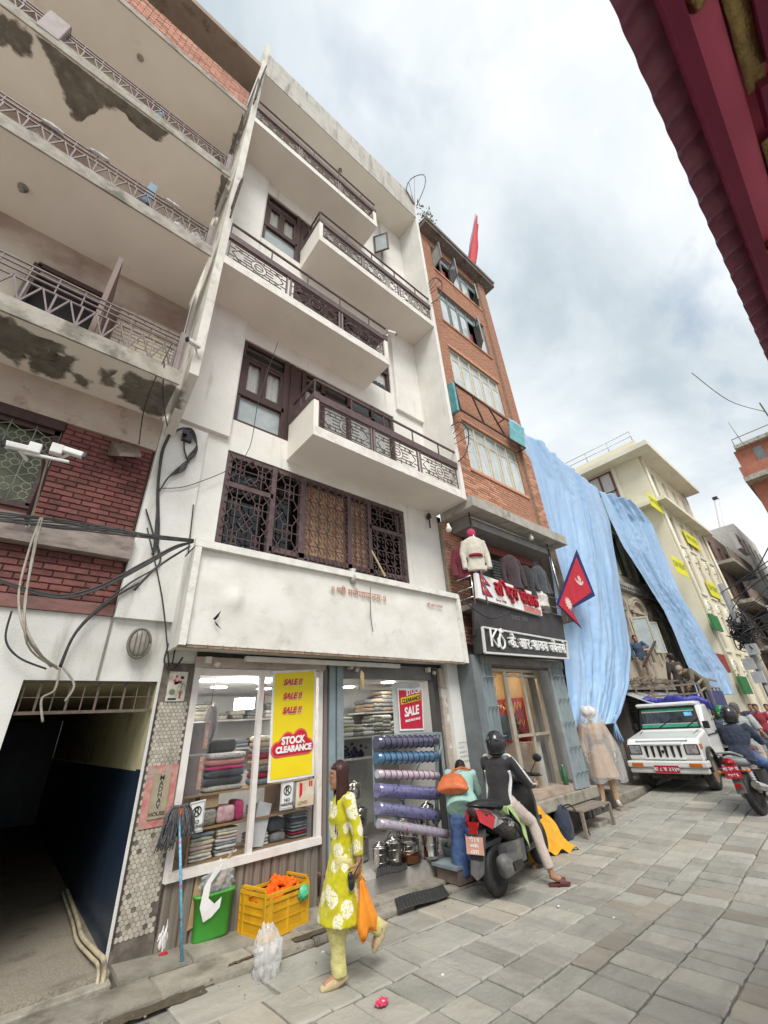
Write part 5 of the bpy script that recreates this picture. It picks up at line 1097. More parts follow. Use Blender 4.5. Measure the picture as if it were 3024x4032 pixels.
MB().box(1.67, 6.45, W - .05, W + .25, 2.72, 2.82).build('dark_gap', M('dark_gap', (.05, .045, .04), rough=.9), sp)
CLAD = M('brown_ribbed_panel', (.235, .20, .165), (.15, .125, .10), s=3, st=(7, 1, .12), lo=.4, hi=.6, rough=.55, dirt=(.1, .085, .07), ds=2.4, dst=(3, 1, .4), dlo=.55, dhi=.8)
st_ = MB()
for i in range(17):
 x = 1.675 + i * .1095; z0 = gz(x + .05) + .05
 o = MB().prism([(x, W, z0), (x + .105, W, z0), (x + .105, W - .012, z0), (x + .08, W - .03, z0), (x + .02, W - .03, z0), (x, W - .012, z0)], (0, 0, .485 - z0)).build('cladding_strip', CLAD, sp)
MB().box(3.545, 3.60, W - .08, W + .2, gz(3.5), 2.6).build('door_jamb', M('brown_jamb', (.2, .16, .14), (.13, .1, .09), s=6, st=(1, 1, .2), rough=.6), sp)
MB().box(3.63, 3.74, W - .1, W + .08, gz(3.7) + .02, 2.72).build('steel_post', GREYST, sp, bevel=.008); MB().box(3.755, 3.87, W - .12, W + .06, gz(3.8) + .02, 2.72).build('steel_post', GREYST, sp, bevel=.008)
MB().box(3.88, 6.2, W - .04, W + .12, 2.50, 2.70).build('shutter_housing', M('grey_housing', (.2, .195, .19), (.15, .145, .14), s=5, rough=.6), sp)
MB().box(5.93, 6.05, W - .06, W + .08, -.2, 2.7).build('shutter_rail', M('dark_rail', (.07, .065, .06), rough=.6), sp)
tp = MB().box(6.06, 6.2, W - .12, W + .1, -.25, 2.7).build('tiled_jamb', M('mosaic_jamb', (.46, .40, .33), (.36, .31, .26), s=24, dirt=(.62, .58, .52), ds=3, dlo=.55, dhi=.62, rough=.6), sp)
tb = MB(); tb.box(2.2, 4.9, HY + .18, HY + .25, 2.64, 2.70); tb.build('fluorescent_batten', M('batten_white', (.66, .63, .58), rough=.5), sp)
for x in (1.75, 3.98, 5.75):
 b_ = MB(); b_.box(x, x + .07, W - .14, W - .06, 2.62, 2.70); b_.tube([(x + .12, W - .13, 2.62), (x + .17, W - .16, 2.6)], .035, 8); b_.build('spot_lamp', WF, sp)
SHW = M('shelf_wood', (.34, .22, .12), (.26, .165, .09), s=6, st=(.3, 1, 1), rough=.5)
s_ = MB(); s_.box(1.74, 3.45, 5.76, 6.3, 1.185, 1.205); s_.box(1.95, 3.45, 5.78, 6.3, .86, .88); s_.box(1.9, 1.92, 5.78, 6.3, .56, 1.18); s_.box(3.02, 3.04, 5.82, 6.3, .88, 1.185); s_.box(1.73, 3.45, 5.76, 6.3, .56, .575); s_.build('window_shelf', SHW, sp)
s_ = MB(); s_.box(1.68, 2.2, 8.6, 9.15, 1.6, 1.62); s_.box(2.3, 6.1, 8.5, 9.15, 1.55, 1.58); s_.box(2.3, 6.1, 8.5, 9.15, .95, .98); s_.box(4.3, 6.15, 6.45, 7.0, 1.62, 1.65); s_.box(4.3, 5.2, 6.5, 7.0, 1.3, 1.33); s_.box(4.95, 6.1, 6.5, 7.0, 2.0, 2.03); s_.build('wall_shelf', M('shelf_pale', (.5, .47, .43), rough=.5), sp)
MB().box(2.3, 6.15, 7.5, 7.52, .02, 1.28).build('counter_front', M('counter_white', (.55, .54, .52), rough=.4), sp)
MB().box(4.3, 6.18, 7.02, 7.04, .3, 2.45).build('rack_back', M('rack_back_grey', (.4, .4, .37), rough=.6), sp)
  # -- cloth goods: each folded piece a thing
def cloth_mat(n, c, c2, fur=False): return M(n, c, c2, s=22 if not fur else 60, rough=.9, bump=1.0 if fur else .5, bs=120 if fur else 30, sheen=.3 if fur else 0)
C_ = dict(white=cloth_mat('folded_white', (.66, .63, .58), (.5, .47, .43)), cream=cloth_mat('folded_cream', (.58, .53, .41), (.42, .4, .3)), pinkish=cloth_mat('folded_rose', (.60, .47, .45), (.5, .36, .36)), green=cloth_mat('folded_sage', (.36, .38, .27), (.5, .5, .4)), blue=cloth_mat('folded_slate', (.14, .17, .22), (.25, .28, .33)),
 pink=cloth_mat('fleece_pink', (.60, .24, .23), (.5, .18, .18), 1), mag=cloth_mat('fleece_magenta', (.55, .02, .15), (.42, .015, .11), 1), char=cloth_mat('fleece_charcoal', (.055, .06, .08), (.03, .034, .045), 1), wfur=cloth_mat('fleece_white', (.60, .58, .54), (.25, .24, .24), 1), red=cloth_mat('cloth_red', (.30, .02, .04), (.22, .015, .03)), tan=cloth_mat('cloth_tan', (.36, .27, .19), (.28, .2, .14)), grey=cloth_mat('cloth_grey', (.22, .225, .23), (.15, .155, .16)), pack=M('clear_packed_cloth', (.34, .33, .28), (.13, .13, .115), s=16, st=(1, 1, 3), rough=.15, spec=.7, bump=.8, bs=18), pnkp=M('pink_packed_cloth', (.62, .45, .46), (.45, .2, .27), s=14, rough=.2, bump=.7, bs=18))
CR = random.Random(12)
def folded_piece(x0, x1, y0, y1, z0, h, key, label, cat='folded cloth', group=None, name='folded_cloth', sag=.008):
 r = CR.random() * 50; hx = (x1 - x0) / 2; hy = (y1 - y0) / 2; n = 12
 m_ = MB()
 def sup(a, p=.35): return math.copysign(abs(a) ** p, a)
 def fn(u, v):
  th = -math.pi / 2 + math.pi * v; ph = 2 * math.pi * u
  x = hx * sup(math.cos(ph), .25) * abs(math.cos(th)) ** .25; yy = hy * sup(math.sin(ph), .25) * abs(math.cos(th)) ** .25; z = h / 2 * sup(math.sin(th), .6)
  k = noise.noise(Vector((x * 9 + r, yy * 9, z * 20)))
  return ((x0 + x1) / 2 + x * (1 + .05 * k), (y0 + y1) / 2 + yy * (1 + .06 * k), z0 + h / 2 + z + sag * k)
 m_.grid(fn, 24, 8)
 return solo(m_, name, C_[key] if isinstance(key, str) else key, label, cat, group, fix=False)
def pile(x0, x1, y0, y1, z0, keys, hs, label, group, name='folded_cloth', cat='folded cloth'):
 z = z0
 for k, h in zip(keys, hs):
  d = CR.uniform(-.012, .012); folded_piece(x0 + d, x1 + CR.uniform(-.015, .01), y0 + CR.uniform(-.01, .01), y1, z, h, k, label(k) if callable(label) else label, cat, group, name); z += h * .93
 return z
nm = dict(white='white', cream='cream', pinkish='rose', green='sage green', blue='slate blue', grey='grey', red='dark red', tan='tan')
pile(1.935, 2.20, 5.79, 6.1, .575, ['white', 'white', 'cream', 'pinkish', 'cream', 'green', 'blue'], [.036] * 3 + [.042] * 4, lambda k: f'{nm[k]} folded bedsheet in the bottom left stack of the shop window', 'bedsheets in the bottom left stack')
pile(2.225, 2.49, 5.8, 6.1, .575, ['white', 'grey', 'white', 'blue', 'white', 'pinkish', 'cream', 'white'], [.034] * 8, lambda k: f'{nm[k]} folded sheet in the second stack left of the window mullion', 'bedsheets in the second stack')
pile(2.65, 2.9, 5.83, 6.1, .575, ['white', 'cream', 'white', 'cream'], [.036] * 4, lambda k: f'{nm[k]} folded sheet in the low stack right of the window mullion', 'bedsheets in the low stack')
folded_piece(2.93, 3.14, 5.84, 6.1, .575, .10, 'grey', 'grey patterned folded cloth at the bottom of the right window pane', name='folded_cloth')
for i in range(9): folded_piece(3.19, 3.45, 5.8, 6.1, .58 + i * .034, .03, ['grey', 'red', 'grey', 'blue', 'grey', 'char', 'blue', 'grey', 'char'][i], 'dark folded cloth in the stack at the lower right corner of the window', group='dark cloths in the right corner stack')
folded_piece(2.90, 3.12, 5.83, 6.1, .69, .13, 'char', 'charcoal rectangular cloth bundle resting on grey patterned cloth')
folded_piece(1.955, 2.2, 5.79, 6.08, .882, .17, 'pack', 'clear plastic bundle of grey green cloth beside the no parking notice', 'bundle', name='cloth_bundle'); folded_piece(2.2, 2.42, 5.79, 6.08, .882, .17, 'pnkp', 'pink striped cloth bundle tied in clear plastic on the middle shelf', 'bundle', name='cloth_bundle'); folded_piece(2.42, 2.53, 5.8, 6.08, .882, .2, 'mag', 'magenta cloth standing on edge beside the window mullion')
folded_piece(2.66, 2.85, 5.83, 6.08, .882, .12, 'pack', 'clear packed cloth behind the leaning white packet', 'bundle', name='cloth_bundle')
z = pile(2.02, 2.50, 5.79, 6.12, 1.207, ['wfur', 'char', 'char', 'mag', 'pink', 'wfur'], [.06, .085, .085, .05, .075, .07], lambda k: dict(wfur='white furry blanket in the pile on the upper window shelf', char='charcoal furry blanket in the middle of the window pile', mag='magenta fleece blanket under the pink one in the window', pink='salmon pink fleece blanket folded over the magenta one')[k], 'fleece blankets on the upper window shelf', 'blanket', 'blanket')
folded_piece(2.06, 2.42, 5.95, 6.2, z, .16, M('dark_basket_weave', (.05, .05, .052), (.09, .09, .09), s=60, rough=.8), 'dark woven storage basket on top of the blanket pile', 'basket', name='storage_basket')
pile(2.64, 2.9, 5.83, 6.12, 1.207, ['blue', 'red', 'grey', 'tan', 'red', 'grey', 'tan', 'cream'], [.075] * 8, lambda k: f'{nm[k]} towel in the stack beside the sale banner', 'towels beside the sale banner', 'towel', 'towel')
bx = thing('cardboard_box', 'brown cardboard carton between blankets and plastic bundles', 'box', (2.08, 5.9, 1.06)); mb = MB().box(1.98, 2.2, 5.8, 6.02, 1.06, 1.19); mb.build('carton', M('cardboard', (.40, .27, .15), (.33, .22, .12), s=6, rough=.8), bx); MB().bar((2.12, 5.797, 1.06), (2.12, 5.797, 1.19), .008, .003).build('string', CABLEW, bx)
def tray(x, z, w, h, lab, grp=None):
 t = thing('serving_tray', lab, 'tray', (x, 5.8, z)); m_ = MB(); m_.box(x - w / 2, x + w / 2, 5.80, 5.83, z, z + h); m_.build('tray', M('tray_brown', (.13, .07, .06), (.10, .055, .045), s=5, rough=.35), t, bevel=.03)
 MB().box(x + w / 2 - .05, x + w / 2 - .005, 5.79, 5.797, z + .05, z + h - .02).build('orange_label', M('label_orange', (.55, .18, .07), (.6, .5, .45), s=18, rough=.4), t)
 MB().grid(lambda u, v: (x - w / 2 - .012 + u * (w + .024), 5.778 + .008 * math.sin(u * 15 + v * 7), z - .01 + v * (h + .03)), 10, 10).build('plastic_wrap', film('wrap_film', (.8, .82, .82), .16, .12), t)
tray(1.865, 1.207, .2, .40, 'lower brown tray in clear wrap at the left of the window'); tray(1.87, 1.62, .22, .34, 'upper brown tray with orange label in clear wrap')
rt = thing('round_tray', 'dark round tray wrapped in plastic hanging in the window', 'tray', (2.0, 5.95, 1.75)); MB().lathe([(.02, 0), (.2, .0), (.215, .025)], (2.02, 5.95, 1.95), 24, 'x').build('tray', MATS['tray_brown'], rt); MB().lathe([(.23, -.01), (.24, .04)], (2.02, 5.95, 1.95), 24, 'x').build('plastic_wrap', film('wrap_film2', (.8, .82, .82), .18, .12), rt); MB().tube([(2.02, 5.95, 2.16), (2.02, 5.95, 2.5)], .004, 4).build('hook', CABLE, rt)
lw = thing('white_packet', 'pale folded packet leaning at the bottom of the right window pane', 'packet', (2.72, 5.8, .58)); m_ = MB(); m_.prism([(2.62, 5.78, .6), (2.80, 5.78, .58), (2.91, 5.83, .99), (2.73, 5.83, 1.04)], (0, .025, 0)); m_.build('packet', M('packet_white', (.56, .57, .58), (.48, .49, .5), s=6, rough=.5), lw)
hg = thing('hanging_straps', 'bundle of red and bronze straps hanging behind the banner', 'straps', (2.68, 5.9, 2.0)); m_ = MB(); [m_.tube([(2.64 + i * .022, 5.9, 2.44), (2.63 + i * .025, 5.9, 2.15)], .007, 5) for i in range(5)]; m_.build('red_strap', MATS['cloth_red'], hg); m_ = MB(); [m_.ball((2.63 + i * .025, 5.9, 2.1 - .03 * (i % 3)), .02, 6, 4) for i in range(5)]; m_.build('bronze_tassel', M('bronze', (.3, .2, .1), rough=.35, metal=.8), hg)
r = random.Random(21)
def goods(x0, x1, y, z, n, keys, lab, grp, h=(.05, .09), w=(.22, .34)):
 for i in range(n):
  x = x0 + (x1 - x0) * (i + .5) / n; zz = z
  for k in range(r.randint(2, 5)): hh = r.uniform(*h); ww = r.uniform(*w); folded_piece(x - ww / 2, x + ww / 2, y, y + .3, zz, hh, r.choice(keys), lab, 'folded cloth', grp); zz += hh * .9
goods(5.0, 5.9, 6.55, 2.035, 4, ['pack', 'tan', 'grey'], 'plastic wrapped cloth on the top shelf inside the doorway', 'wrapped cloths on the shelves by the door'); goods(4.45, 6.0, 6.45, 1.655, 7, ['pack', 'pack', 'white', 'green'], 'plastic wrapped cloth on the middle shelf inside the doorway', 'wrapped cloths on the middle shelf by the door'); goods(2.4, 4.4, 8.55, 1.585, 6, ['white', 'blue', 'grey', 'red'], 'folded cloth far back on the shop wall shelf', 'cloths at the back of the shop'); goods(2.4, 6, 8.55, .985, 8, ['white', 'grey', 'tan'], 'folded cloth low at the back of the shop', 'cloths low at the back')
s_ = MB().box(1.75, 4.4, 8.5, 9.15, 2.03, 2.06).build('wall_shelf', MATS['shelf_pale'], sp); goods(1.9, 4.3, 8.55, 2.065, 7, ['white', 'cream', 'grey', 'pack'], 'folded cloth on the highest shelf at the back of the shop', 'cloths on the highest back shelf')
tb = MB()
for _ in range(60): p = Vector((r.uniform(4.55, 5.1), 6.6 + r.uniform(0, .2), 1.34 + abs(r.gauss(.05, .06)))); tb.ball(p, r.uniform(.02, .035), 6, 4)
solo(tb, 'flower_bunch', M('navy_flowers', (.02, .02, .05), (.05, .04, .09), s=30, rough=.6), 'dark navy bunch of artificial flowers on the doorway shelf', 'flowers')
  # -- red poster by the door
po = thing('sale_poster', 'red CLEARANCE SALE poster hung in the doorway', 'poster', (5.2, 5.6, 1.7)); PY = 5.56
a, b, c, d = at(858, 1487, PY), at(912, 1487, PY), at(916, 1577, PY), at(864, 1579, PY); MB().prism([a, b, c, d], (0, .008, 0)).build('white_edge', M('paper_white', (.76, .75, .73), rough=.6), po)
k = .92; cc = (a + b + c + d) / 4; pts = [cc + (p - cc) * .91 + Vector((0, -.004, 0)) for p in (a, b, c, d)]; MB().prism(pts, (0, .002, 0)).build('red_sheet', M('poster_red', (.50, .012, .04), (.44, .01, .035), s=5, rough=.5), po)
uP = (b - a).normalized(); zP = Vector((0, 0, 1)); wP = (b - a).length
L_ = MB(); t = text_mb('SALE', .19, .002, font_bold=.006, sx=.85, shear=.1); place(t, d + uP * (wP * .2) + zP * .2 + Vector((0, -.008, 0)), (uP + zP * .12).normalized()); L_.add(t.v, t.f); t = text_mb('STOCK', .12, .002, font_bold=.004, sx=.9); place(t, d + uP * (wP * .32) + zP * .52 + Vector((0, -.008, 0)), (uP + zP * .16).normalized()); L_.add(t.v, t.f); t = text_mb('SALE! SALE! SALE!', .045, .002, font_bold=.002); place(t, d + uP * (wP * .22) + zP * .12 + Vector((0, -.008, 0)), (uP + zP * .1).normalized()); L_.add(t.v, t.f); L_.build('lettering', LW, po)
o = d + uP * (wP * .1) + zP * .385 + Vector((0, -.007, 0)); uS = (uP + zP * .14).normalized(); MB().prism([o, o + uS * (wP * .8), o + uS * (wP * .8) + zP * .1, o + zP * .1], (0, .001, 0)).build('yellow_stroke', M('stroke_yellow', (.75, .55, .03), rough=.6), po); t = text_mb('CLEARANCE', .088, .002, font_bold=.003, sx=.9); place(t, o + uS * .02 + zP * .015 + Vector((0, -.003, 0)), uS); t.build('lettering', INK, po)
pb = MB().box(4.86, 5.52, PY + .02, PY + .03, 1.63, 2.42).build('poster_board', M('board_grey', (.5, .5, .49), rough=.6), po)
  # -- yellow banner, notices
bn = thing('sale_banner', 'tall yellow banner reading SALE and STOCK CLEARANCE in red', 'banner', (3.1, W - .08, 1.24)); BY_ = W - .085
a, b, c, d = at(590.5, 1449, BY_), at(683, 1446, BY_), at(679, 1676, BY_), at(577, 1692, BY_)
def bil(u, v, dy=0):
 p = (d.lerp(c, u)).lerp(a.lerp(b, u), v); return (p.x, p.y - dy - .008 * math.sin(u * 4 + v * 5), p.z)
MB().grid(lambda u, v: bil(u, v), 8, 24).build('white_edge', MATS['paper_white'], bn, fix=False); MB().grid(lambda u, v: bil(.05 + .90 * u, .02 + .955 * v, .003), 8, 24).build('yellow_sheet', M('banner_bright_yellow', (.80, .62, .012), (.76, .58, .01), s=3, rough=.5), bn, fix=False)
uB = (c - d).normalized(); wB = (b - a).length
RB = M('banner_red', (.60, .012, .03), rough=.5); sh = MB(); rd = MB(); wt = MB()
for i in range(3):
 z = .885 - .135 * i; o = Vector(bil(.24, z - .03, .010)); u_ = (Vector(bil(.8, z - .03)) - Vector(bil(.24, z - .03))).normalized()
 for mb_, dx, dy in ((sh, .006, -.002), (rd, 0, -.005)):
  t = text_mb('SALE !!', .105, .001, font_bold=.004, shear=.25, sx=.92); place(t, o + Vector((dx, dy, -dx)), u_); mb_.add(t.v, t.f)
sh.build('letter_shadow', MATS['paper_white'], bn);
def cloud(g, dy):
 m_ = MB(); pts = []
 for cx_, cy_, rr, a0, a1 in ((.83, .27, .10, -90, 75), (.66, .35, .13, 0, 150), (.38, .34, .11, 40, 185), (.16, .265, .10, 85, 270)):
  for k in range(9): t = math.radians(a0 + (a1 - a0) * k / 8); pts.append((cx_ + (rr + g) * math.cos(t), cy_ + (rr + g) * math.sin(t) * .52))
 P_ = [Vector(bil(x, yv, dy)) for x, yv in pts]; b_ = bmesh.new(); f_ = b_.faces.new([b_.verts.new(p) for p in P_]); bmesh.ops.triangulate(b_, faces=[f_]); b_.verts.index_update()
 m_.add([v.co.copy() for v in b_.verts], [tuple(v.index for v in q.verts) for q in b_.faces]); b_.free(); return m_
cloud(.035, .008).build('cloud_border', RB, bn); cloud(.022, .0095).build('cloud_line', M('banner_pinkish', (.75, .35, .35), rough=.5), bn); cloud(.014, .011).build('cloud', RB, bn)
for tx, u, v, s in (('STOCK', .24, .305, .12), ('CLEARANCE', .12, .235, .098)):
 o = Vector(bil(u, v, .018)); u_ = (Vector(bil(.9, v + .004)) - Vector(bil(u, v))).normalized(); t = text_mb(tx, s, .001, font_bold=.006); wd = max(q.x for q in t.v); k = (.52 if tx == 'STOCK' else .78) * wB / wd; t.v = [Vector((q.x * k, q.y, q.z)) for q in t.v]; place(t, o, u_); wt.add(t.v, t.f)
rd.build('lettering', RB, bn); wt.build('lettering', LW, bn)
def notice(px, lab):
 n = thing('no_parking_notice', lab, 'notice', at(px[3][0], px[3][1], W - .07)); a, b, c, d = [at(p[0], p[1], W - .068) for p in px]
 MB().prism([a, b, c, d], (0, .003, 0)).build('paper', MATS['paper_white'], n); u_ = (b - a).normalized(); w_ = (b - a).length; h_ = (a - d).length; up = (a - d).normalized(); m_ = MB(); dy = Vector((0, -.004, 0))
 e = .04
 for p, q in ((d, c), (c, b), (b, a), (a, d)): cc = (a + b + c + d) / 4; m_.bar(cc + (p - cc) * .9 + dy, cc + (q - cc) * .9 + dy, .004, .002)
 c0 = d + u_ * w_ * .5 + up * h_ * .66 + dy; rr = w_ * .27; m_.tube([c0 + u_ * rr * math.cos(t) + up * rr * math.sin(t) for t in [k * math.pi / 10 for k in range(21)]], .006, 4); m_.bar(c0 - u_ * rr * .7 + up * rr * .7, c0 + u_ * rr * .7 - up * rr * .7, .012, .002)
 for tx, s, v in (('R', .11, .54), ('NO', .05, .26), ('PARKING', .042, .12)):
  t = text_mb(tx, s, .0008, font_bold=.001, align='CENTER'); place(t, d + u_ * w_ * .5 + up * h_ * v + dy * 1.2, u_, up); m_.add(t.v, t.f)
 m_.build('lettering', INK, n)
notice([(608, 1689), (636, 1684), (632, 1746), (604, 1751)], 'white NO PARKING notice under the yellow banner'); notice([(412, 1734), (445, 1726), (437, 1796), (401, 1804)], 'white NO PARKING notice half hidden by the mop')
pt = thing('printed_poster', 'beige poster with red and brown print beside the no parking notice', 'poster', at(641, 1744, W - .06)); a, b, c, d = [at(p[0], p[1], W - .066) for p in ((641, 1690), (679, 1682), (677, 1738), (638, 1745))]; MB().prism([a, b, c, d], (0, .003, 0)).build('sheet', M('poster_beige', (.55, .43, .30), (.65, .58, .48), s=8, rough=.5), pt)
m_ = MB(); u_ = (b - a).normalized(); o = d + Vector((0, -.004, 0)); [m_.bar(o + u_ * x + Vector((0, 0, z)), o + u_ * x + Vector((0, 0, z + h)), .02, .002) for x, z, h in ((.06, .1, .16), (.08, .12, .13), (.20, .2, .06), (.23, .2, .06))]; m_.build('red_print', RB, pt); m_ = MB(); t = text_mb('LOVO', .05, .001); place(t, o + u_ * .03 + Vector((0, 0, .02)), u_); m_.add(t.v, t.f); m_.build('brown_print', M('print_brown', (.15, .1, .06), rough=.6), pt)
  # -- roll rack by the doorway with printed plastic rolls
rk = thing('roll_rack', 'grey steel rack holding six printed plastic rolls beside the doorway', 'rack', (5.1, 5.5, .0)); RY = 5.5
m_ = MB()
for a, b, w in ((at(806, 1592, RY), at(944, 1584, RY), .04), (at(944, 1584, RY), at(944, 1780, RY), .04), (at(806, 1592, RY), at(812, 1785, RY), .03)): m_.bar(a, b, w)
p0 = at(960, 1580, RY - .0); m_.bar(at(944, 1584, RY), Vector((at(944, 1584, RY).x + .05, RY + .5, 1.62)), .035); m_.bar(Vector((5.85, RY + .02, 1.62)), Vector((5.85, RY + .02, .0)), .035); m_.bar((5.73, RY, 1.62), (5.86, RY + .02, 1.62), .035); m_.bar((5.74, RY, 1.3), (5.85, RY, 1.45), .025); m_.bar((4.6, RY + .25, .2), (5.6, RY + .25, 1.3), .025); m_.bar((5.6, RY + .25, .2), (4.9, RY + .25, .9), .025); m_.build('frame', GREYST, rk)
def roll_mat(n, c, c2, cr): return M(n, c, c2, s=10, st=(9, .2, .2), lo=.56, hi=.6, rough=.12, spec=.7, coat=.6)
specs = [((812, 1604), (940, 1601), .085, (.075, .075, .13), (.03, .03, .06), 'dark indigo striped roll, uppermost on the rack'), ((812, 1638), (943, 1634), .075, (.05, .13, .23), (.1, .22, .33), 'blue striped roll, second from the top of the rack'), ((814, 1672), (945, 1675), .055, (.42, .40, .46), (.5, .48, .52), 'pale roll with red bands, third on the rack'), ((814, 1707), (943, 1714), .088, (.14, .13, .27), (.10, .095, .2), 'thick violet printed roll, fourth on the rack'), ((815, 1745), (946, 1762), .080, (.15, .15, .27), (.11, .11, .2), 'violet roll in glossy film, fifth on the rack'), ((817, 1778), (965, 1801), .06, (.33, .30, .36), (.4, .37, .42), 'pale mauve lettered roll slanting lowest on the rack')]
for k, (p, q, rad, c1, c2, lab) in enumerate(specs):
 a, b = at(*p, RY - .09), at(*q, RY - .09 - (.12 if k == 5 else 0)); rl = thing('plastic_roll', lab, 'roll', a.lerp(b, .5)); n_ = 20
 MB().tube([a.lerp(b, i / 8) for i in range(9)], rad, n_).build('sheeting', roll_mat(f'roll_sheet_{"abcdef"[k]}', c1, c2, 0), rl)
 st_ = MB(); bm_ = M('band_red', (.35, .02, .05), rough=.2) if k in (2, 5) else M('band_dark', (.02, .015, .04), rough=.2); dv = (b - a).normalized()
 if k < 3:
  for i in range(1, 11): c = a.lerp(b, i / 11); MB().tube([c + (Vector((0, -.0, 1)) * math.cos(t) + Vector((0, -1, 0)) * math.sin(t)) * (rad + .0015) for t in [j * math.pi / 10 - .2 for j in range(12)]], .009, 4).build('printed_band', bm_, rl)
 else:
  rr = random.Random(k)
  for i in range(44):
   c = a.lerp(b, rr.uniform(.03, .97)); t = rr.uniform(.3, 2.6); p_ = c + (Vector((0, 0, 1)) * math.cos(t) + Vector((0, -1, 0)) * math.sin(t)) * (rad + .0012); t2 = t + rr.uniform(.15, .3); q_ = c + dv * rr.uniform(-.03, .03) + (Vector((0, 0, 1)) * math.cos(t2) + Vector((0, -1, 0)) * math.sin(t2)) * (rad + .0012); st_.bar(p_, q_, .008, .004)
 if k > 2: tag(st_.build('printed_mark', bm_, rl), kind='stuff')
 MB().tube([b, b + dv * .03], rad * .55, 14).build('roll_core', M('core_white', (.62, .6, .57), rough=.7), rl); MB().tube([b + dv * .031, b + dv * .033], rad * .4, 12).build('core_hole', INK, rl)
  # -- steel pots
def pot(x, y, z, rad, h, lab, lid=True, tall=False, n=24):
 t = thing('steel_pot', lab, 'pot', (x, y, z), 'stainless pots at the shop door'); pr = [(rad * .8, z), (rad * .95, z + .015), (rad, z + h * .3), (rad, z + h * .92), (rad * 1.06, z + h * .95), (rad * 1.06, z + h)] if not tall else [(rad * .7, z), (rad * .75, z + h * .08), (rad * .72, z + h * .1), (rad, z + h * .95), (rad * 1.08, z + h)]
 MB().lathe(pr, (x, y, 0), n).build('bowl', STEEL, t)
 m_ = MB(); [m_.lathe([(rad * 1.005, z + h * f), (rad * 1.015, z + h * f + .006)], (x, y, 0), n) for f in (.35, .7)]; m_.build('ridge', STEEL, t)
 if lid: m_ = MB(); m_.lathe([(rad * 1.03, z + h), (rad * .7, z + h + .025), (.03, z + h + .04), (.02, z + h + .06)], (x, y, 0), n); m_.build('lid', STEEL, t)
 return t
PB = .03
pot(4.72, 5.60, PB, .12, .30, 'small lidded steel pot between the woman and the stacked pots'); pot(4.52, 5.66, PB, .10, .26, 'small steel pot nearest the doorway post', n=20)
pot(5.0, 5.62, PB + .10, .175, .16, 'lowest steel pot of the tilted stack'); pot(5.02, 5.62, PB + .28, .17, .15, 'middle steel pot of the tilted stack', lid=False); pot(5.05, 5.62, PB + .45, .16, .14, 'top steel pot of the tilted stack', lid=False)
t = thing('copper_pot', 'copper bottomed pan under the stacked steel pots', 'pan', (5.02, 5.6, PB)); MB().lathe([(.13, PB), (.185, PB + .02), (.19, PB + .10), (.2, PB + .105)], (5.02, 5.62, 0), 24).build('pan', M('copper', (.36, .17, .10), (.28, .13, .08), s=8, rough=.3, metal=.9), t)
pot(5.36, 5.5, PB, .155, .50, 'tall tapering steel bucket with a wire handle', lid=False, tall=True); pot(5.36, 5.5, PB + .48, .10, .15, 'small steel pail sitting on the tall bucket')
t = thing('bucket_handle', 'wire handle looped over the tall steel bucket', 'handle', (5.33, 5.5, .4)); MB().tube(smooth_path([(5.21, 5.5, .52), (5.28, 5.4, .72), (5.44, 5.4, .72), (5.51, 5.5, .52)]), .006, 5).build('wire', STEEL, t)
for i, (x, y, z, s) in enumerate(((4.45, 6.4, .3, .15), (4.6, 6.3, .03, .17), (4.4, 6.2, .55, .13), (4.55, 6.3, .8, .12), (4.35, 6.2, .05, .14), (4.75, 6.45, .4, .14))): pot(x, y, z, s, s * 1.6, 'steel pot in the dim heap behind the doorway post', n=16)
tb = thing('plastic_tub', 'grey tub of small plastic goods beside the tall steel bucket', 'tub', (5.75, 5.45, 0)); MB().lathe([(.12, .0), (.15, .09), (.16, .1)], (5.75, 5.45, .0), 16).build('tub', M('tub_grey', (.25, .27, .27), rough=.5), tb); m_ = MB(); [m_.ball((5.75 + r.uniform(-.09, .09), 5.45 + r.uniform(-.09, .09), .12 + r.uniform(0, .07)), r.uniform(.03, .05), 6, 4) for _ in range(14)]; m_.build('pink_bag', M('pink_goods', (.55, .25, .27), (.2, .45, .36), s=9, rough=.35), tb)
wb = thing('wooden_crate', 'low grey brown wooden box on the shop step', 'crate', (5.7, 5.2, -.2)); m_ = MB(); m_.box(5.35, 5.95, 4.98, 5.02, -.2, -.04); m_.box(5.35, 5.39, 5.02, 5.4, -.2, -.04); m_.box(5.91, 5.95, 5.02, 5.4, -.2, -.04); m_.build('box', M('crate_wood', (.2, .15, .125), (.14, .105, .09), s=8, st=(.3, 1, 1), rough=.8), wb); MB().box(5.3, 6.0, 4.97, 5.45, -.035, .0).build('lid_board', GREYST, wb)
MATM = M('black_rubber_mat', (.05, .05, .048), (.03, .03, .029), s=30, rough=.75)
def mat_(x0, x1, y0, y1, z, dzx, lab):
 t = thing('rubber_mat', lab, 'mat', (x0, y0, z), 'black mats on the shop step'); P_ = lambda u, v: Vector((x0 + (x1 - x0) * u + .22 * v, y0 + (y1 - y0) * v, z + dzx * u + .01 * math.sin(u * 6)))
 MB().grid(lambda u, v: P_(u, v), 8, 6).build('sheet', MATM, t, solid=.012, fix=False); m_ = MB()
 for i in range(15):
  for j in range(9): p = P_((i + .5) / 15, (j + .5) / 9); m_.ball(p + Vector((0, 0, .01)), (.016, .016, .007), 6, 3)
 tag(m_.build('stud', MATM, t), kind='stuff')
mat_(4.12, 5.0, 4.86, 5.18, gz(4.1) + .05, -.045, 'black studded rubber mat on the lower step, nearer the road'); mat_(4.2, 4.75, 5.36, 5.62, .065, -.01, 'black studded rubber mat on the shop floor edge, partly behind the woman')
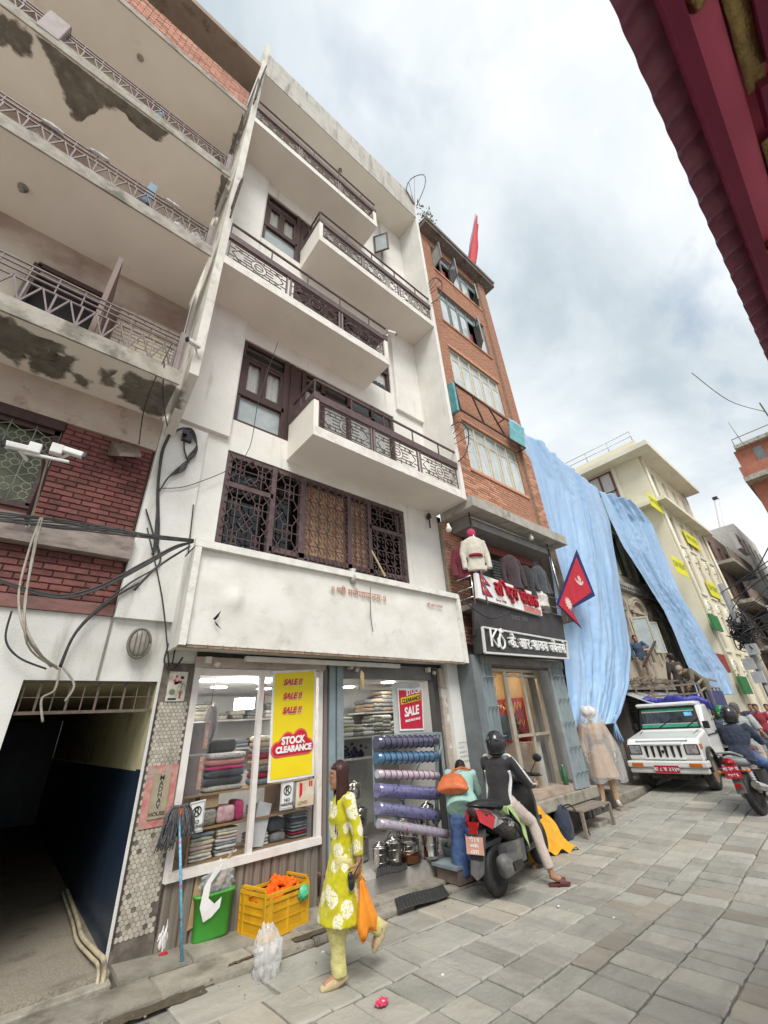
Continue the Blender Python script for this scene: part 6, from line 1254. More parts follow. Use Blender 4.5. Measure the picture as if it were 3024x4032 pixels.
                                                              # == PEOPLE
SKIN = M('skin_brown', (.36, .19, .115), (.31, .155, .09), s=9, rough=.5, spec=.4, coord='obj'); SKIN.node_tree.nodes['Principled BSDF'].inputs['Subsurface Weight'].default_value = .08
SKIN.node_tree.nodes['Principled BSDF'].inputs['Subsurface Radius'].default_value = (.02, .008, .004)
HAIRB = M('hair_black', (.012, .009, .008), (.022, .015, .012), s=40, st=(4, 4, .3), rough=.4, coord='obj'); HAIRR = M('hair_reddish', (.055, .017, .014), (.028, .010, .009), s=40, st=(4, 4, .3), rough=.38, coord='obj')
def loft(mb, secs, n=16, smooth=True):
 b0 = len(mb.v)
 for c, a, b in secs:
  c, a, b = Vector(c), Vector(a), Vector(b)
  for j in range(n): t = 2 * math.pi * j / n; mb.v.append(c + a * math.cos(t) + b * math.sin(t))
 k = len(secs)
 for i in range(k - 1):
  for j in range(n): mb.f.append([b0 + i * n + j, b0 + i * n + (j + 1) % n, b0 + (i + 1) * n + (j + 1) % n, b0 + (i + 1) * n + j]); mb.sm.append(smooth)
 mb.f.append([b0 + j for j in reversed(range(n))]); mb.sm.append(smooth); mb.f.append([b0 + (k - 1) * n + j for j in range(n)]); mb.sm.append(smooth)
 return mb
def fuse(mb, vox, smooth=4, wrinkle=0, seed=0, wf=(11, 11, 5)):
 me = mb.mesh('t', None); o = bpy.data.objects.new('t', me); col.objects.link(o)
 md = o.modifiers.new('r', 'REMESH'); md.mode = 'VOXEL'; md.voxel_size = vox; md.use_smooth_shade = True
 sm_ = o.modifiers.new('s', 'SMOOTH'); sm_.iterations = smooth; sm_.factor = .5
 dg = bpy.context.evaluated_depsgraph_get(); m2 = bpy.data.meshes.new_from_object(o.evaluated_get(dg))
 out = MB(); out.v = [v.co.copy() for v in m2.vertices]; out.f = [list(p.vertices) for p in m2.polygons]; out.sm = [True] * len(out.f)
 if wrinkle:
  ns = [v.normal.copy() for v in m2.vertices]
  for i, v in enumerate(out.v):
   q = Vector((v.x * wf[0] + seed, v.y * wf[1], v.z * wf[2])); k = noise.noise(q) + .6 * (1 - 2 * abs(noise.noise(q * 1.9 + Vector((7, 3, seed)))))
   out.v[i] = v + ns[i] * k * wrinkle
 bpy.data.objects.remove(o); bpy.data.meshes.remove(me); bpy.data.meshes.remove(m2); return out
def hand_mb(mb, wrist, tip, palm_n, side, curl=.5, s=1.0):
 w = Vector(wrist); d = (Vector(tip) - w).normalized(); n = Vector(palm_n); n = (n - d * n.dot(d)).normalized(); l = d.cross(n) * side
 S = s
 loft(mb, [(w - d * .02 * S, l * .024 * S, n * .018 * S), (w + d * .02 * S, l * .032 * S, n * .016 * S), (w + d * .06 * S, l * .042 * S, n * .015 * S), (w + d * .088 * S, l * .042 * S, n * .013 * S)], 10)
 for i, (off, L) in enumerate(((-.031, .068), (-.010, .078), (.011, .073), (.031, .056))):
  p = w + d * .084 * S + l * off * S; pts = [p - d * .015 * S, p]; ang = 0
  for k in range(3): ang += curl * (.5 + .35 * k); p = p + (d * math.cos(ang) + n * math.sin(ang)) * L * S * (.42, .32, .26)[k]; pts.append(p)
  mb.tube(pts, [.0095 * S, .0095 * S, .0088 * S, .008 * S, .006 * S], 7)
 p = w + d * .022 * S - l * .03 * S; q = p + (d * .55 - l * .6 + n * .35).normalized() * .045 * S; r_ = q + (d * .85 - l * .1 + n * .45).normalized() * .032 * S
 mb.tube([p + l * .012 * S, p, q, r_], [.013 * S, .012 * S, .0105 * S, .007 * S], 7)
def human(name, label, o, face, J, top, bottom, shoe=None, s=1.0, hair=None, hairlen=0, helmet=None, look=(1, 0, 0), vox=.011, group=None, cat='person', bare_arm=False, sw=.175, belly=.0, skin=None, hips=.155, hem=None, shorts=False, curl=.6, wr=.006, loose=1.0, lean=None, hands=True, leglen=.95, cap=None, kids=True):
 skin = skin or SKIN
 t = thing(name, label, cat, o, group); f = Vector((math.cos(face), math.sin(face), 0)); l = Vector((-f.y, f.x, 0)); u = Vector((0, 0, 1)); O = Vector(o)
 P = lambda q: O + (f * q[0] + l * q[1] + u * q[2]) * s
 D = lambda q: (f * q[0] + l * q[1] + u * q[2])
 j = {k: P(v) for k, v in J.items() if not k.startswith(('pn', 'curl'))}
 pel, chest, neck, head = j['pelvis'], j['chest'], j['neck'], j['head']
 lat_s = (j['shL'] - j['shR']).normalized(); lat_h = (j['hipL'] - j['hipR']).normalized(); spine = (neck - pel).normalized()
 fs = lat_s.cross(spine).normalized(); fh = lat_h.cross(spine).normalized()
 look = D(look).normalized(); hu = (u * .9 + (head - neck).normalized() * .3); hu = (hu - look * hu.dot(look)).normalized(); hl = hu.cross(look)
      # -- body
 b = MB()
 loft(b, [(head - hu * .118 * s + look * .03 * s, hl * .03 * s, look * .03 * s), (head - hu * .1 * s + look * .03 * s, hl * .045 * s, look * .052 * s), (head - hu * .05 * s + look * .018 * s, hl * .062 * s, look * .078 * s), (head, hl * .071 * s, look * .090 * s), (head + hu * .05 * s - look * .006 * s, hl * .072 * s, look * .093 * s), (head + hu * .09 * s - look * .01 * s, hl * .055 * s, look * .07 * s), (head + hu * .112 * s - look * .01 * s, hl * .02 * s, look * .03 * s)], 18)
 b.tube([head + look * .082 * s + hu * .012 * s, head + look * .100 * s - hu * .022 * s, head + look * .093 * s - hu * .034 * s], [.007 * s, .0125 * s, .011 * s], 8)
 b.tube([head + look * .083 * s - hu * .058 * s + hl * .018 * s, head + look * .09 * s - hu * .056 * s, head + look * .083 * s - hu * .058 * s - hl * .018 * s], [.005 * s, .008 * s, .005 * s], 6)
 b.ball(head + look * .072 * s - hu * .098 * s, (.024 * s,) * 3, 8, 6)
 for q in (1, -1): b.ball(head + hl * q * .073 * s - look * .008 * s - hu * .006 * s, (.014 * s, .014 * s, .028 * s), 8, 6)
 b.tube([neck - spine * .05 * s, neck, head - hu * .06 * s - look * .01 * s], [.06 * s, .05 * s, .05 * s], 12)
 wst = pel.lerp(chest, .5)
 loft(b, [(pel - spine * .09 * s, lat_h * .10 * s, fh * .09 * s), (pel, lat_h * (hips - .015) * s, fh * .105 * s), (wst, lat_s * .125 * s, fs * .09 * s), (chest, lat_s * .15 * s, fs * .105 * s), (neck - spine * .06 * s, lat_s * .12 * s, fs * .07 * s), (neck, lat_s * .05 * s, fs * .05 * s)], 16)
 for q in 'LR':
  b.tube([j['sh' + q].lerp(chest, .25), j['sh' + q], j['sh' + q].lerp(j['el' + q], .5), j['el' + q], j['el' + q].lerp(j['wr' + q], .35), j['wr' + q]], [.05 * s, .048 * s, .043 * s, .035 * s, .036 * s, .024 * s], 10)
  b.tube([j['hip' + q], j['hip' + q].lerp(j['kn' + q], .4), j['kn' + q], j['kn' + q].lerp(j['an' + q], .35), j['an' + q]], [.085 * s, .075 * s, .052 * s, .05 * s, .034 * s], 10)
  b.tube([j['an' + q] + (j['an' + q] - j['to' + q]).normalized() * .03 * s, j['an' + q].lerp(j['to' + q], .4), j['to' + q]], [.035 * s, (.036 * s, .036 * s), .026 * s], 10)
 b = fuse(b, vox * .62, 3)
 if hands:
  for q, sd in (('L', 1), ('R', -1)): hand_mb(b, j['wr' + q], j['hd' + q], D(J.get('pn' + q, (0, -sd, 0))), sd, J.get('curl' + q, curl), s)
 b.build('body', skin, t, fix=False)
      # -- face details
 if kids and not helmet:
  e = MB(); w_ = MB(); br = MB(); mo = MB()
  for q in (1, -1):
   c = head + look * .082 * s + hl * q * .031 * s + hu * .006 * s
   w_.ball(c, (.012 * s, .012 * s, .0075 * s), 8, 6); e.ball(c + look * .007 * s, (.006 * s, .006 * s, .006 * s), 8, 6)
   br.tube([c + hu * .021 * s - hl * q * .014 * s + look * .004 * s, c + hu * .026 * s + look * .004 * s, c + hu * .02 * s + hl * q * .018 * s - look * .008 * s], [.0022 * s, .0035 * s, .0018 * s], 5)
  mo.tube([head + look * .087 * s - hu * .058 * s + hl * .02 * s, head + look * .095 * s - hu * .0575 * s, head + look * .087 * s - hu * .058 * s - hl * .02 * s], [.002 * s, .0048 * s, .002 * s], 6)
  w_.build('eye_white', M('eye_white', (.6, .57, .53), rough=.3), t); e.build('iris', BLKPL, t); br.build('eyebrow', HAIRB, t); mo.build('lips', M('lips', (.33, .09, .075), rough=.4), t)
      # -- top garment
 tm, sl = top; g = MB(); k = 1.0 * loose; H_ = hem if hem is not None else .10
 secs = []
 if H_ > .2:      # long tunic: skirt below the hips
  for q in (1.0, .7, .4, .15): z = H_ * q; secs.append((pel - u * z * s + f * .035 * q * s, lat_h * (hips + .025 + .07 * q) * s * k, f * (.132 + .08 * q) * s * k))
 else: secs.append((pel - spine * H_ * s, lat_h * (hips + .012) * s * k, fh * .128 * s * k))
 secs += [(pel, lat_h * (hips + .012) * s * k, fh * .128 * s * k), (wst + fs * belly * s, lat_s * (.142 + belly * .4) * s * k, fs * (.108 + belly) * s * k), (chest + fs * .01 * s, lat_s * (sw - .01) * s * k, fs * .125 * s * k), (neck - spine * .085 * s, lat_s * (sw - .005) * s * k, fs * .098 * s * k), (neck - spine * .04 * s, lat_s * (sw - .065) * s * k, fs * .075 * s), (neck - spine * .005 * s, lat_s * .062 * s, fs * .06 * s)]
 loft(g, secs, 20)
 for q in 'LR':
  e_ = j['el' + q].lerp(j['wr' + q], (sl - .5) * 2) if sl > .5 else j['sh' + q].lerp(j['el' + q], sl * 2)
  pts = [j['sh' + q].lerp(chest, .35), j['sh' + q], j['sh' + q].lerp(j['el' + q], .5)] + ([j['el' + q], j['el' + q].lerp(e_, .5), e_] if sl > .5 else [e_]); rr = [.07, .067, .06, .053, .047, .042][:len(pts)]
  g.tube(pts, [v * s * k for v in rr], 12)
 g = fuse(g, vox, 4, wr * s, R.random() * 40); g.build('top', tm, t, fix=False)
      # -- trousers
 bm_, wl = bottom; g = MB()
 loft(g, [(pel - spine * .1 * s, lat_h * .135 * s, fh * .12 * s), (pel - spine * .02 * s, lat_h * (hips + .005) * s, fh * .12 * s), (pel + spine * .05 * s, lat_h * (hips - .012) * s, fh * .11 * s)], 18)
 for q in 'LR':
  a = j['kn' + q].lerp(j['an' + q], wl[2]) if len(wl) > 2 else j['an' + q]
  g.tube([j['hip' + q] + spine * .02 * s, j['hip' + q].lerp(j['kn' + q], .35), j['kn' + q], j['kn' + q].lerp(a, .5), a], [.105 * s, .098 * s * min(wl[0], 1.1), .072 * s * wl[0], .066 * s * wl[1], .06 * s * wl[1]], 14)
 g = fuse(g, vox, 4, wr * s, R.random() * 40, (9, 9, 8)); g.build('trousers', bm_, t, fix=False)
 if shoe:
  for q in 'LR':
   a, to = j['an' + q], j['to' + q]; d = (to - a); d = d.normalized(); m_ = MB(); sd = d.cross(u); sd = sd.normalized() if sd.length > .1 else l
   up_ = sd.cross(d); h = -up_ * .03 * s
   loft(m_, [(a - d * .062 * s + h * .9, sd * .022 * s, up_ * .032 * s), (a - d * .04 * s + h * .5, sd * .037 * s, up_ * .045 * s), (a + d * .04 * s + h * .6, sd * .042 * s, up_ * .05 * s), (a.lerp(to, .75) + h * .5, sd * .049 * s, up_ * .034 * s), (to + d * .03 * s + h * .4, sd * .03 * s, up_ * .02 * s)], 12)
   fuse(m_, vox * .7, 2).build('shoe', shoe, t, fix=False)
      # -- hair / helmet / cap
 if hair:
  g = MB(); g.ball(head + hu * .030 * s - look * .018 * s, (.08 * s,) * 3, 14, 10) ; g = MB()
  loft(g, [(head - hu * .075 * s - look * .045 * s, hl * .062 * s, look * .045 * s), (head - hu * .02 * s - look * .03 * s, hl * .079 * s, look * .072 * s), (head + hu * .03 * s - look * .02 * s, hl * .083 * s, look * .092 * s), (head + hu * .075 * s - look * .013 * s, hl * .078 * s, look * .096 * s), (head + hu * .11 * s - look * .015 * s, hl * .055 * s, look * .07 * s), (head + hu * .126 * s - look * .016 * s, hl * .018 * s, look * .025 * s)], 16)
  g = fuse(g, vox * .7, 2, .0025 * s, 3, (40, 40, 12))
  g.build('hair', hair, t, fix=False)
 if hairlen:
  st_ = MB(); rr = random.Random(5)
  for i in range(150):
   a = math.radians(rr.uniform(62, 298)); c0 = head + hu * .07 * s + (look * math.cos(a) * .082 + hl * math.sin(a) * .074) * s
   L = hairlen * (1 - .25 * rr.random()); fr = max(0, math.cos(a))
   pts = [head + hu * .112 * s - look * .01 * s + (c0 - head) * .25, c0]
   c1 = head - hu * .05 * s + (look * math.cos(a) * .085 + hl * math.sin(a) * .083) * s; pts.append(c1)
   sd_ = 1 if math.sin(a) > 0 else -1
   for k_ in (.35, .65, 1.0):
    if abs(math.sin(a)) > .45 and sd_ > 0: c = c1 + (-u * L * k_ + look * .03 * k_ + hl * .025 * k_) * s + Vector((rr.uniform(-.012, .012), rr.uniform(-.012, .012), 0)) * k_
    else: c = c1 + (-u * L * k_ - look * .05 * k_) * s + Vector((rr.uniform(-.015, .015), rr.uniform(-.015, .015), 0)) * k_
    pts.append(c)
   st_.tube(smooth_path(pts, 3), [.011 * s] * 9 + [.010 * s, .009 * s, .008 * s, .006 * s, .005 * s, .004 * s, .002 * s], 5)
  st_.build('long_hair', hair, t)
 if helmet:
  g = MB(); c = head + hu * .02 * s - look * .005 * s; n_ = 22
  loft(g, [(c - hu * .155 * s - look * .01 * s, hl * .085 * s, look * .095 * s), (c - hu * .13 * s, hl * .112 * s, look * .13 * s), (c - hu * .06 * s, hl * .128 * s, look * .153 * s), (c + hu * .02 * s, hl * .132 * s, look * .156 * s), (c + hu * .09 * s, hl * .112 * s, look * .13 * s), (c + hu * .135 * s, hl * .07 * s, look * .085 * s), (c + hu * .152 * s, hl * .02 * s, look * .025 * s)], n_)
  hm_ = g.build('helmet', helmet[0], t)
  v_ = MB(); v_.grid(lambda a, k_: c + (look * math.cos(-1.25 + 2.5 * a) * .162 + hl * math.sin(-1.25 + 2.5 * a) * .139) * s * (1 - .16 * k_ * k_) + hu * (-.05 + .115 * k_) * s, 14, 5); v_.build('visor', M('visor_dark', (.01, .01, .012), rough=.08, spec=.8), hm_, solid=.004)
  tr = MB(); tr.tube([c - hu * .13 * s + (look * math.cos(a) * .131 + hl * math.sin(a) * .113) * s for a in [k_ * math.pi / 9 for k_ in range(19)]], .008 * s, 5); tr.build('edge_trim', BLACK, hm_)
  st_ = MB()
  for q in (1, -1): st_.tube([c + (look * math.cos(q * a) * .158 + hl * math.sin(q * a) * .134) * s + hu * (.02 + .02 * math.sin(a * 3)) * s for a in (1.6, 1.9, 2.2, 2.5, 2.8)], .006 * s, 5)
  st_.build('helmet_stripe', helmet[1], hm_)
 if cap:
  g = MB(); c = head + hu * .055 * s
  loft(g, [(c - hu * .015 * s, hl * .086 * s, look * .103 * s), (c + hu * .04 * s, hl * .082 * s, look * .098 * s), (c + hu * .075 * s, hl * .05 * s, look * .06 * s), (c + hu * .08 * s, hl * .01 * s, look * .01 * s)], 16)
  loft(g, [(c + look * .09 * s - hu * .012 * s, hl * .07 * s, hu * .006 * s), (c + look * .14 * s - hu * .022 * s, hl * .062 * s, hu * .005 * s), (c + look * .175 * s - hu * .035 * s, hl * .03 * s, hu * .004 * s)], 12); g.build('cap', cap, t)
 return t, j, (f, l, u)
def fabric(n, c, c2=None, **k): return M(n, c, c2 or tuple(v * .75 for v in c), s=k.pop('s', 18), rough=.85, sheen=.15, bump=.15, bs=150, **k)
def floral(name, base, flower, scale, thr):
 mt = fabric(name, base); nt = mt.node_tree; b = nt.nodes['Principled BSDF']; L = nt.links.new
 src = b.inputs['Base Color'].links[0].from_socket; g = _mk(nt, 'ShaderNodeNewGeometry'); nz = _mk(nt, 'ShaderNodeTexNoise'); nz.inputs['Scale'].default_value = 24
 mx0 = _mk(nt, 'ShaderNodeMix', data_type='VECTOR'); mx0.inputs[0].default_value = .035; L(g.outputs['Position'], nz.inputs['Vector']); L(g.outputs['Position'], mx0.inputs[4]); L(nz.outputs['Color'], mx0.inputs[5])
 v = _mk(nt, 'ShaderNodeTexVoronoi'); v.inputs['Scale'].default_value = scale; v.inputs['Randomness'].default_value = .75; L(mx0.outputs[1], v.inputs['Vector'])
 r = _mk(nt, 'ShaderNodeMapRange'); r.inputs[1].default_value = thr; r.inputs[2].default_value = thr + .05; r.inputs[3].default_value = 1; r.inputs[4].default_value = 0; L(v.outputs['Distance'], r.inputs[0])
 n2 = _mk(nt, 'ShaderNodeTexNoise'); n2.inputs['Scale'].default_value = 70; L(g.outputs['Position'], n2.inputs['Vector']); r2 = _mk(nt, 'ShaderNodeMapRange'); r2.inputs[1].default_value = .36; r2.inputs[2].default_value = .46; L(n2.outputs[0], r2.inputs[0])
 mu = _mk(nt, 'ShaderNodeMath', operation='MULTIPLY'); L(r.outputs[0], mu.inputs[0]); L(r2.outputs[0], mu.inputs[1])
 mx = _mk(nt, 'ShaderNodeMix', data_type='RGBA'); L(mu.outputs[0], mx.inputs[0]); L(src, mx.inputs[6]); mx.inputs[7].default_value = (*flower, 1); L(mx.outputs[2], b.inputs['Base Color']); return mt
LIME = floral('lime_floral_cotton', (.55, .50, .012), (.74, .71, .56), 8.0, .43); KHAK = fabric('yellow_print_cotton', (.50, .45, .14), (.62, .58, .30), s=45, st=(1, 1, 3))
LIME2 = LIME
FLAT = fabric('beige_flat_shoe', (.52, .42, .24), (.4, .31, .17), s=60)
  # -- woman in yellow walking past the shop
wo = ag(745, 2112); wo = Vector((2.84, 4.12, gz(2.84)))
JW = dict(pelvis=(0, 0, .87), chest=(.01, 0, 1.16), neck=(.0, 0, 1.375), head=(.045, .0, 1.505), shL=(-.01, .165, 1.325), shR=(0, -.165, 1.325), elL=(-.09, .215, 1.04), wrL=(-.09, .235, .83), hdL=(-.03, .235, .70), elR=(-.03, -.20, 1.05), wrR=(-.05, -.22, .82), hdR=(-.03, -.22, .70), hipL=(0, .085, .84), hipR=(0, -.085, .84), knL=(.09, .09, .47), anL=(.06, .08, .075), toL=(.20, .085, .035), knR=(.0, -.08, .47), anR=(-.36, -.075, .26), toR=(-.29, -.075, .14), pnL=(.5, -1, 0), curlL=.75)
wt_, wj, wf = human('person', 'woman walking in a lime yellow floral tunic with long reddish hair and glasses', wo, math.radians(158), JW, (LIME, .86), (KHAK, (1.6, 1.0)), shoe=FLAT, s=1.0, hair=HAIRR, hairlen=.48, look=(1, .12, -.02), hem=.46, hips=.165, vox=.010, wr=.009, loose=1.0)
f, l, u = wf; hd = wj['head']; lk = (f + l * .12).normalized(); hl = u.cross(lk)
gl = MB()
for q in (1, -1):
 c = hd + lk * .099 + hl * q * .032 + u * .004; gl.tube([c + hl * .027 * math.cos(t) + u * .023 * math.sin(t) for t in [k * math.pi / 8 for k in range(17)]], .0022, 5); gl.tube([c + hl * q * .027 + u * .006, hd + hl * q * .076 + u * .008 - lk * .005], .002, 5)
gl.tube([hd + lk * .102 + hl * .006 + u * .006, hd + lk * .102 - hl * .006 + u * .006], .002, 5); gl.build('glasses', M('gold_wire', (.35, .2, .1), rough=.3, metal=.8), wt_)
yk = MB(); wc = wj['chest']; yk.grid(lambda a, b: wc + f * (.118 + .012 * math.sin(b * 3.1)) + l * (-.045 + .09 * a) + u * (-.17 + .30 * b) - f * (a - .5) ** 2 * .05, 8, 12); yk.build('lace_panel', fabric('lace_panel', (.66, .62, .36), (.5, .47, .2), s=70), wt_, solid=.008)
sf = MB(); bs_ = wj['wrL'] + u * .08 - l * .06 - f * .01
sf.grid(lambda a, b: bs_ + f * (-.05 + .12 * a + .02 * b) + l * (.012 * math.sin(a * 16 + b) - .0) + u * (.05 - .60 * b) - l * (.03 * b), 14, 24); sf.build('shawl', fabric('striped_shawl', (.36, .30, .11), (.56, .50, .22), s=30, st=(.2, .2, 3)), wt_, solid=.006)
bg = thing('carrier_bag', 'orange cloth carrier bag hanging from the hand of the woman in yellow', 'bag', wj['hdL'] - u * .5)
h0 = wj['wrL'] - u * .12 - f * .02 + l * .01; m_ = MB()
def bagf(a, b):
 w = .025 + .12 * min(1, b * 1.4) - .05 * max(0, b - .72) * 3; th = 2 * math.pi * a; z = -.36 * b + (.10 * math.sin(th * .5) if b > .9 else 0) * .3
 c = h0 - f * (.06 * b) + u * z; return c - f * math.cos(th) * w * .62 + l * math.sin(th) * (.012 + .035 * math.sin(b * 3)) + l * .012 * math.sin(th * 5 + b * 3) - u * (.09 * b * max(0, -math.cos(th)))
m_.grid(bagf, 32, 18); m_.tube([h0 + f * .02, h0 + u * .05, h0 - f * .03 - u * .01], .008, 5); m_.build('bag', M('orange_cloth', (.85, .30, .03), (.75, .24, .02), s=8, rough=.55, bump=.2), bg, solid=.003, fix=False)
sg_ = thing('sunglasses', 'black folded sunglasses and pouch held by the woman in yellow', 'sunglasses', wj['hdL'] - u * .1); c = wj['wrL'] - u * .13 + f * .075 + l * .015; m_ = MB(); m_.ball(c, (.035, .02, .05), 12, 8); m_.ball(c + u * .05 + f * .01, (.03, .02, .035), 12, 8); m_.tube([c + u * .06 - f * .02, c + u * .16 - f * .10], .007, 5); m_.build('lens_frame', BLKPL, sg_)
  # -- woman in mint shirt bending over
mo_ = Vector((5.62, 5.0, gz(5.62) + .03)); MINT = fabric('mint_cotton', (.33, .52, .45), (.27, .44, .38), s=5); DEN = M('blue_denim', (.055, .10, .24), (.10, .16, .32), s=6, rough=.9, dirt=(.16, .23, .38), ds=5, dlo=.52, dhi=.7, bump=.3, bs=120)
JB = dict(pelvis=(-.06, 0, .90), chest=(.20, .0, 1.10), neck=(.40, 0, 1.20), head=(.50, 0, 1.225), shL=(.34, .17, 1.19), shR=(.34, -.17, 1.17), elL=(.42, .2, .95), wrL=(.50, .14, .78), hdL=(.56, .1, .72), elR=(.42, -.22, .92), wrR=(.48, -.16, .76), hdR=(.54, -.12, .70), hipL=(-.07, .09, .87), hipR=(-.07, -.09, .87), knL=(-.03, .11, .47), anL=(-.05, .12, .08), toL=(.10, .14, .035), knR=(-.02, -.10, .47), anR=(-.03, -.13, .08), toR=(.12, -.15, .035))
bt, bj, bf_ = human('person', 'woman in mint shirt and flared jeans bending over beside the scooter', mo_, math.radians(38), JB, (MINT, .8), (DEN, (1.25, 1.75)), shoe=fabric('dark_shoe', (.05, .045, .04)), s=1.06, hair=HAIRB, look=(.55, 0, -.85), hem=.15, hips=.18, belly=.02, loose=1.12, wr=.007)
hb_ = thing('shoulder_bag', 'orange leather shoulder bag on the back of the bending woman', 'bag', bj['chest']); c = bj['chest'].lerp(bj['pelvis'], .62); f, l, u = bf_; sp_ = (bj['neck'] - bj['pelvis']).normalized(); nb = l.cross(sp_); nb = nb if nb.z > 0 else -nb
c = c + nb * .19 + l * .10 - f * .06; m_ = MB()
loft(m_, [(c - sp_ * .17, l * .22, nb * .05), (c - sp_ * .13, l * .24, nb * .085), (c - sp_ * .01, l * .21, nb * .095), (c + sp_ * .10, l * .16, nb * .06), (c + sp_ * .15, l * .14, nb * .02)], 18); fuse(m_, .012, 3, .006, 4).build('bag', M('orange_leather', (.58, .155, .055), (.48, .12, .045), s=6, rough=.5, bump=.25), hb_, fix=False)
m_ = MB(); m_.tube(smooth_path([c + sp_ * .1 + l * .12, bj['shR'] + nb * .12 + l * .18, bj['shR'] + nb * .06 - sp_ * .0, bj['shR'] + f * .05 - u * .08]), .011, 6); m_.tube(smooth_path([c + sp_ * .1 - l * .12, c + sp_ * .22 + nb * .03 + l * .0, bj['shR'] + nb * .08]), .010, 6); m_.build('strap', MATS['orange_leather'], hb_)
                                                              # == VEHICLES (local axes: x forward, y left, z up)
WPAINT = M('white_car_paint', (.74, .73, .70), (.69, .68, .65), s=1.5, rough=.28, coat=.5, coord='obj', dirt=(.5, .45, .37), ds=2.5, dlo=.6, dhi=.85, damt=.5)
TYRE = M('tyre_dusty', (.055, .05, .045), (.17, .145, .11), s=5, lo=.5, hi=.8, rough=.85, coord='obj'); RIM = M('rim_rust', (.3, .2, .12), (.22, .17, .12), s=12, rough=.6, coord='obj'); DKMET = M('dark_alloy', (.05, .05, .05), rough=.4, metal=.6)
AMB = M('amber_lens', (.62, .16, .02), rough=.15, coat=.5); REDL = M('red_lens', (.42, .008, .015), rough=.12, coat=.6); CLR = M('clear_lens', (.5, .5, .5), (.25, .25, .26), s=14, rough=.08, spec=.8, metal=.3); RPL = M('plate_red', (.48, .02, .05), rough=.4)
def torus_wheel(R_, r_, w, c, n=28):
 m_ = MB(); prof = [(R_ - r_, -w * .42), (R_ - r_ * .35, -w * .5), (R_ - .008, -w * .38), (R_, -w * .2), (R_, w * .2), (R_ - .008, w * .38), (R_ - r_ * .35, w * .5), (R_ - r_, w * .42)]
 m_.lathe(prof, c, n, 'y'); return m_
def vehicle(name, label, cat, o, head, s=1.0, roll=0):
 t = thing(name, label, cat, o); t.rotation_euler = (roll, 0, head); t.scale = (s, s, s); return t
def plate(parent, lines, c, u, w, wd, ht, mat, ink, s):
 c, u, w = Vector(c), Vector(u), Vector(w); n = w.cross(u); p = MB().prism([c - u * wd / 2 - w * ht / 2, c + u * wd / 2 - w * ht / 2, c + u * wd / 2 + w * ht / 2, c - u * wd / 2 + w * ht / 2], n * .006).build('number_plate', mat, parent, local=True)
 m_ = MB()
 for i, tx in enumerate(lines):
  t = text_mb(tx, s, .001, font_bold=.002, align='CENTER'); place(t, c + w * (ht * (.5 - (i + .5) / len(lines)) - s * .33) - n * .003, u, w); m_.add(t.v, t.f)
 m_.build('lettering', ink, p, local=True)
pk_ = vehicle('pickup_truck', 'white pick-up truck with blue tarpaulin roll and slatted load bed parked beneath the tarpaulins', 'truck', (13.62, 4.66, gz(13.6)), math.radians(184), 1.03)
B_ = lambda m_, n, mt, par=None, **k: m_.build(n, mt, par or pk_, local=True, **k)
hw = .80
m_ = MB(); m_.prism([(.62, -hw, .62), (.62, -hw, 1.02), (.50, -hw, 1.10), (-.50, -hw, 1.22), (-.52, -hw, .62)], (0, 2 * hw, 0)); B_(m_, 'bonnet', WPAINT, bevel=.045)
m_ = MB(); m_.prism([(-.50, -hw + .03, .55), (-.50, -hw + .03, 1.24), (-.62, -hw + .05, 1.26), (-.88, -hw + .09, 1.80), (-1.9, -hw + .09, 1.83), (-1.95, -hw + .03, 1.2), (-1.95, -hw + .03, .55)], (0, 2 * hw - .06, 0)); cb = B_(m_, 'cab', WPAINT, bevel=.05)
m_ = MB(); m_.box(-1.95, -.75, -hw + .06, hw - .06, 1.80, 1.90); B_(m_, 'roof', WPAINT, bevel=.05)
wsn = MB(); A0, A1, A2, A3 = Vector((-.625, -.70, 1.27)), Vector((-.625, .70, 1.27)), Vector((-.868, .66, 1.76)), Vector((-.868, -.66, 1.76)); n_ = (A1 - A0).cross(A3 - A0).normalized(); n_ = n_ if n_.x > 0 else -n_
wsn.prism([p + n_ * .012 for p in (A0, A1, A2, A3)], n_ * .01); WSM = M('windscreen', (.018, .022, .022), (.05, .055, .055), s=3, rough=.06, spec=.9, coord='obj'); ww_ = B_(wsn, 'windscreen', WSM)
m_ = MB(); lp_ = lambda a, b, q: A0.lerp(A1, a).lerp(A3.lerp(A2, a), b) + n_ * q
for p, q in (((0, 0), (1, 0)), ((1, 0), (1, 1)), ((1, 1), (0, 1)), ((0, 1), (0, 0))): m_.bar(lp_(*p, .018), lp_(*q, .018), .05, .03)
B_(m_, 'rubber_seal', BLACK, ww_)
m_ = MB(); m_.prism([lp_(.02, .82, .024), lp_(.98, .82, .024), lp_(.98, .97, .024), lp_(.02, .97, .024)], n_ * .002); m_.prism([lp_(.02, .04, .024), lp_(.98, .04, .024), lp_(.98, .2, .024), lp_(.02, .2, .024)], n_ * .002); B_(m_, 'green_strip', M('green_film', (.03, .24, .14), (.05, .3, .19), s=9, rough=.2), ww_)
m_ = MB(); m_.prism([lp_(.02, .79, .026), lp_(.98, .79, .026), lp_(.98, .82, .026), lp_(.02, .82, .026)], n_ * .002); m_.prism([lp_(.02, .2, .026), lp_(.98, .2, .026), lp_(.98, .225, .026), lp_(.02, .225, .026)], n_ * .002); B_(m_, 'pale_border', M('border_pink', (.6, .5, .48), (.5, .2, .2), s=30, rough=.4), ww_)
m_ = MB(); m_.prism([lp_(.80, .55, .026), lp_(.93, .55, .026), lp_(.93, .74, .026), lp_(.80, .74, .026)], n_ * .002); B_(m_, 'blue_sticker', M('sticker_blue', (.05, .35, .6), (.3, .6, .75), s=20, rough=.3), ww_)
m_ = MB()
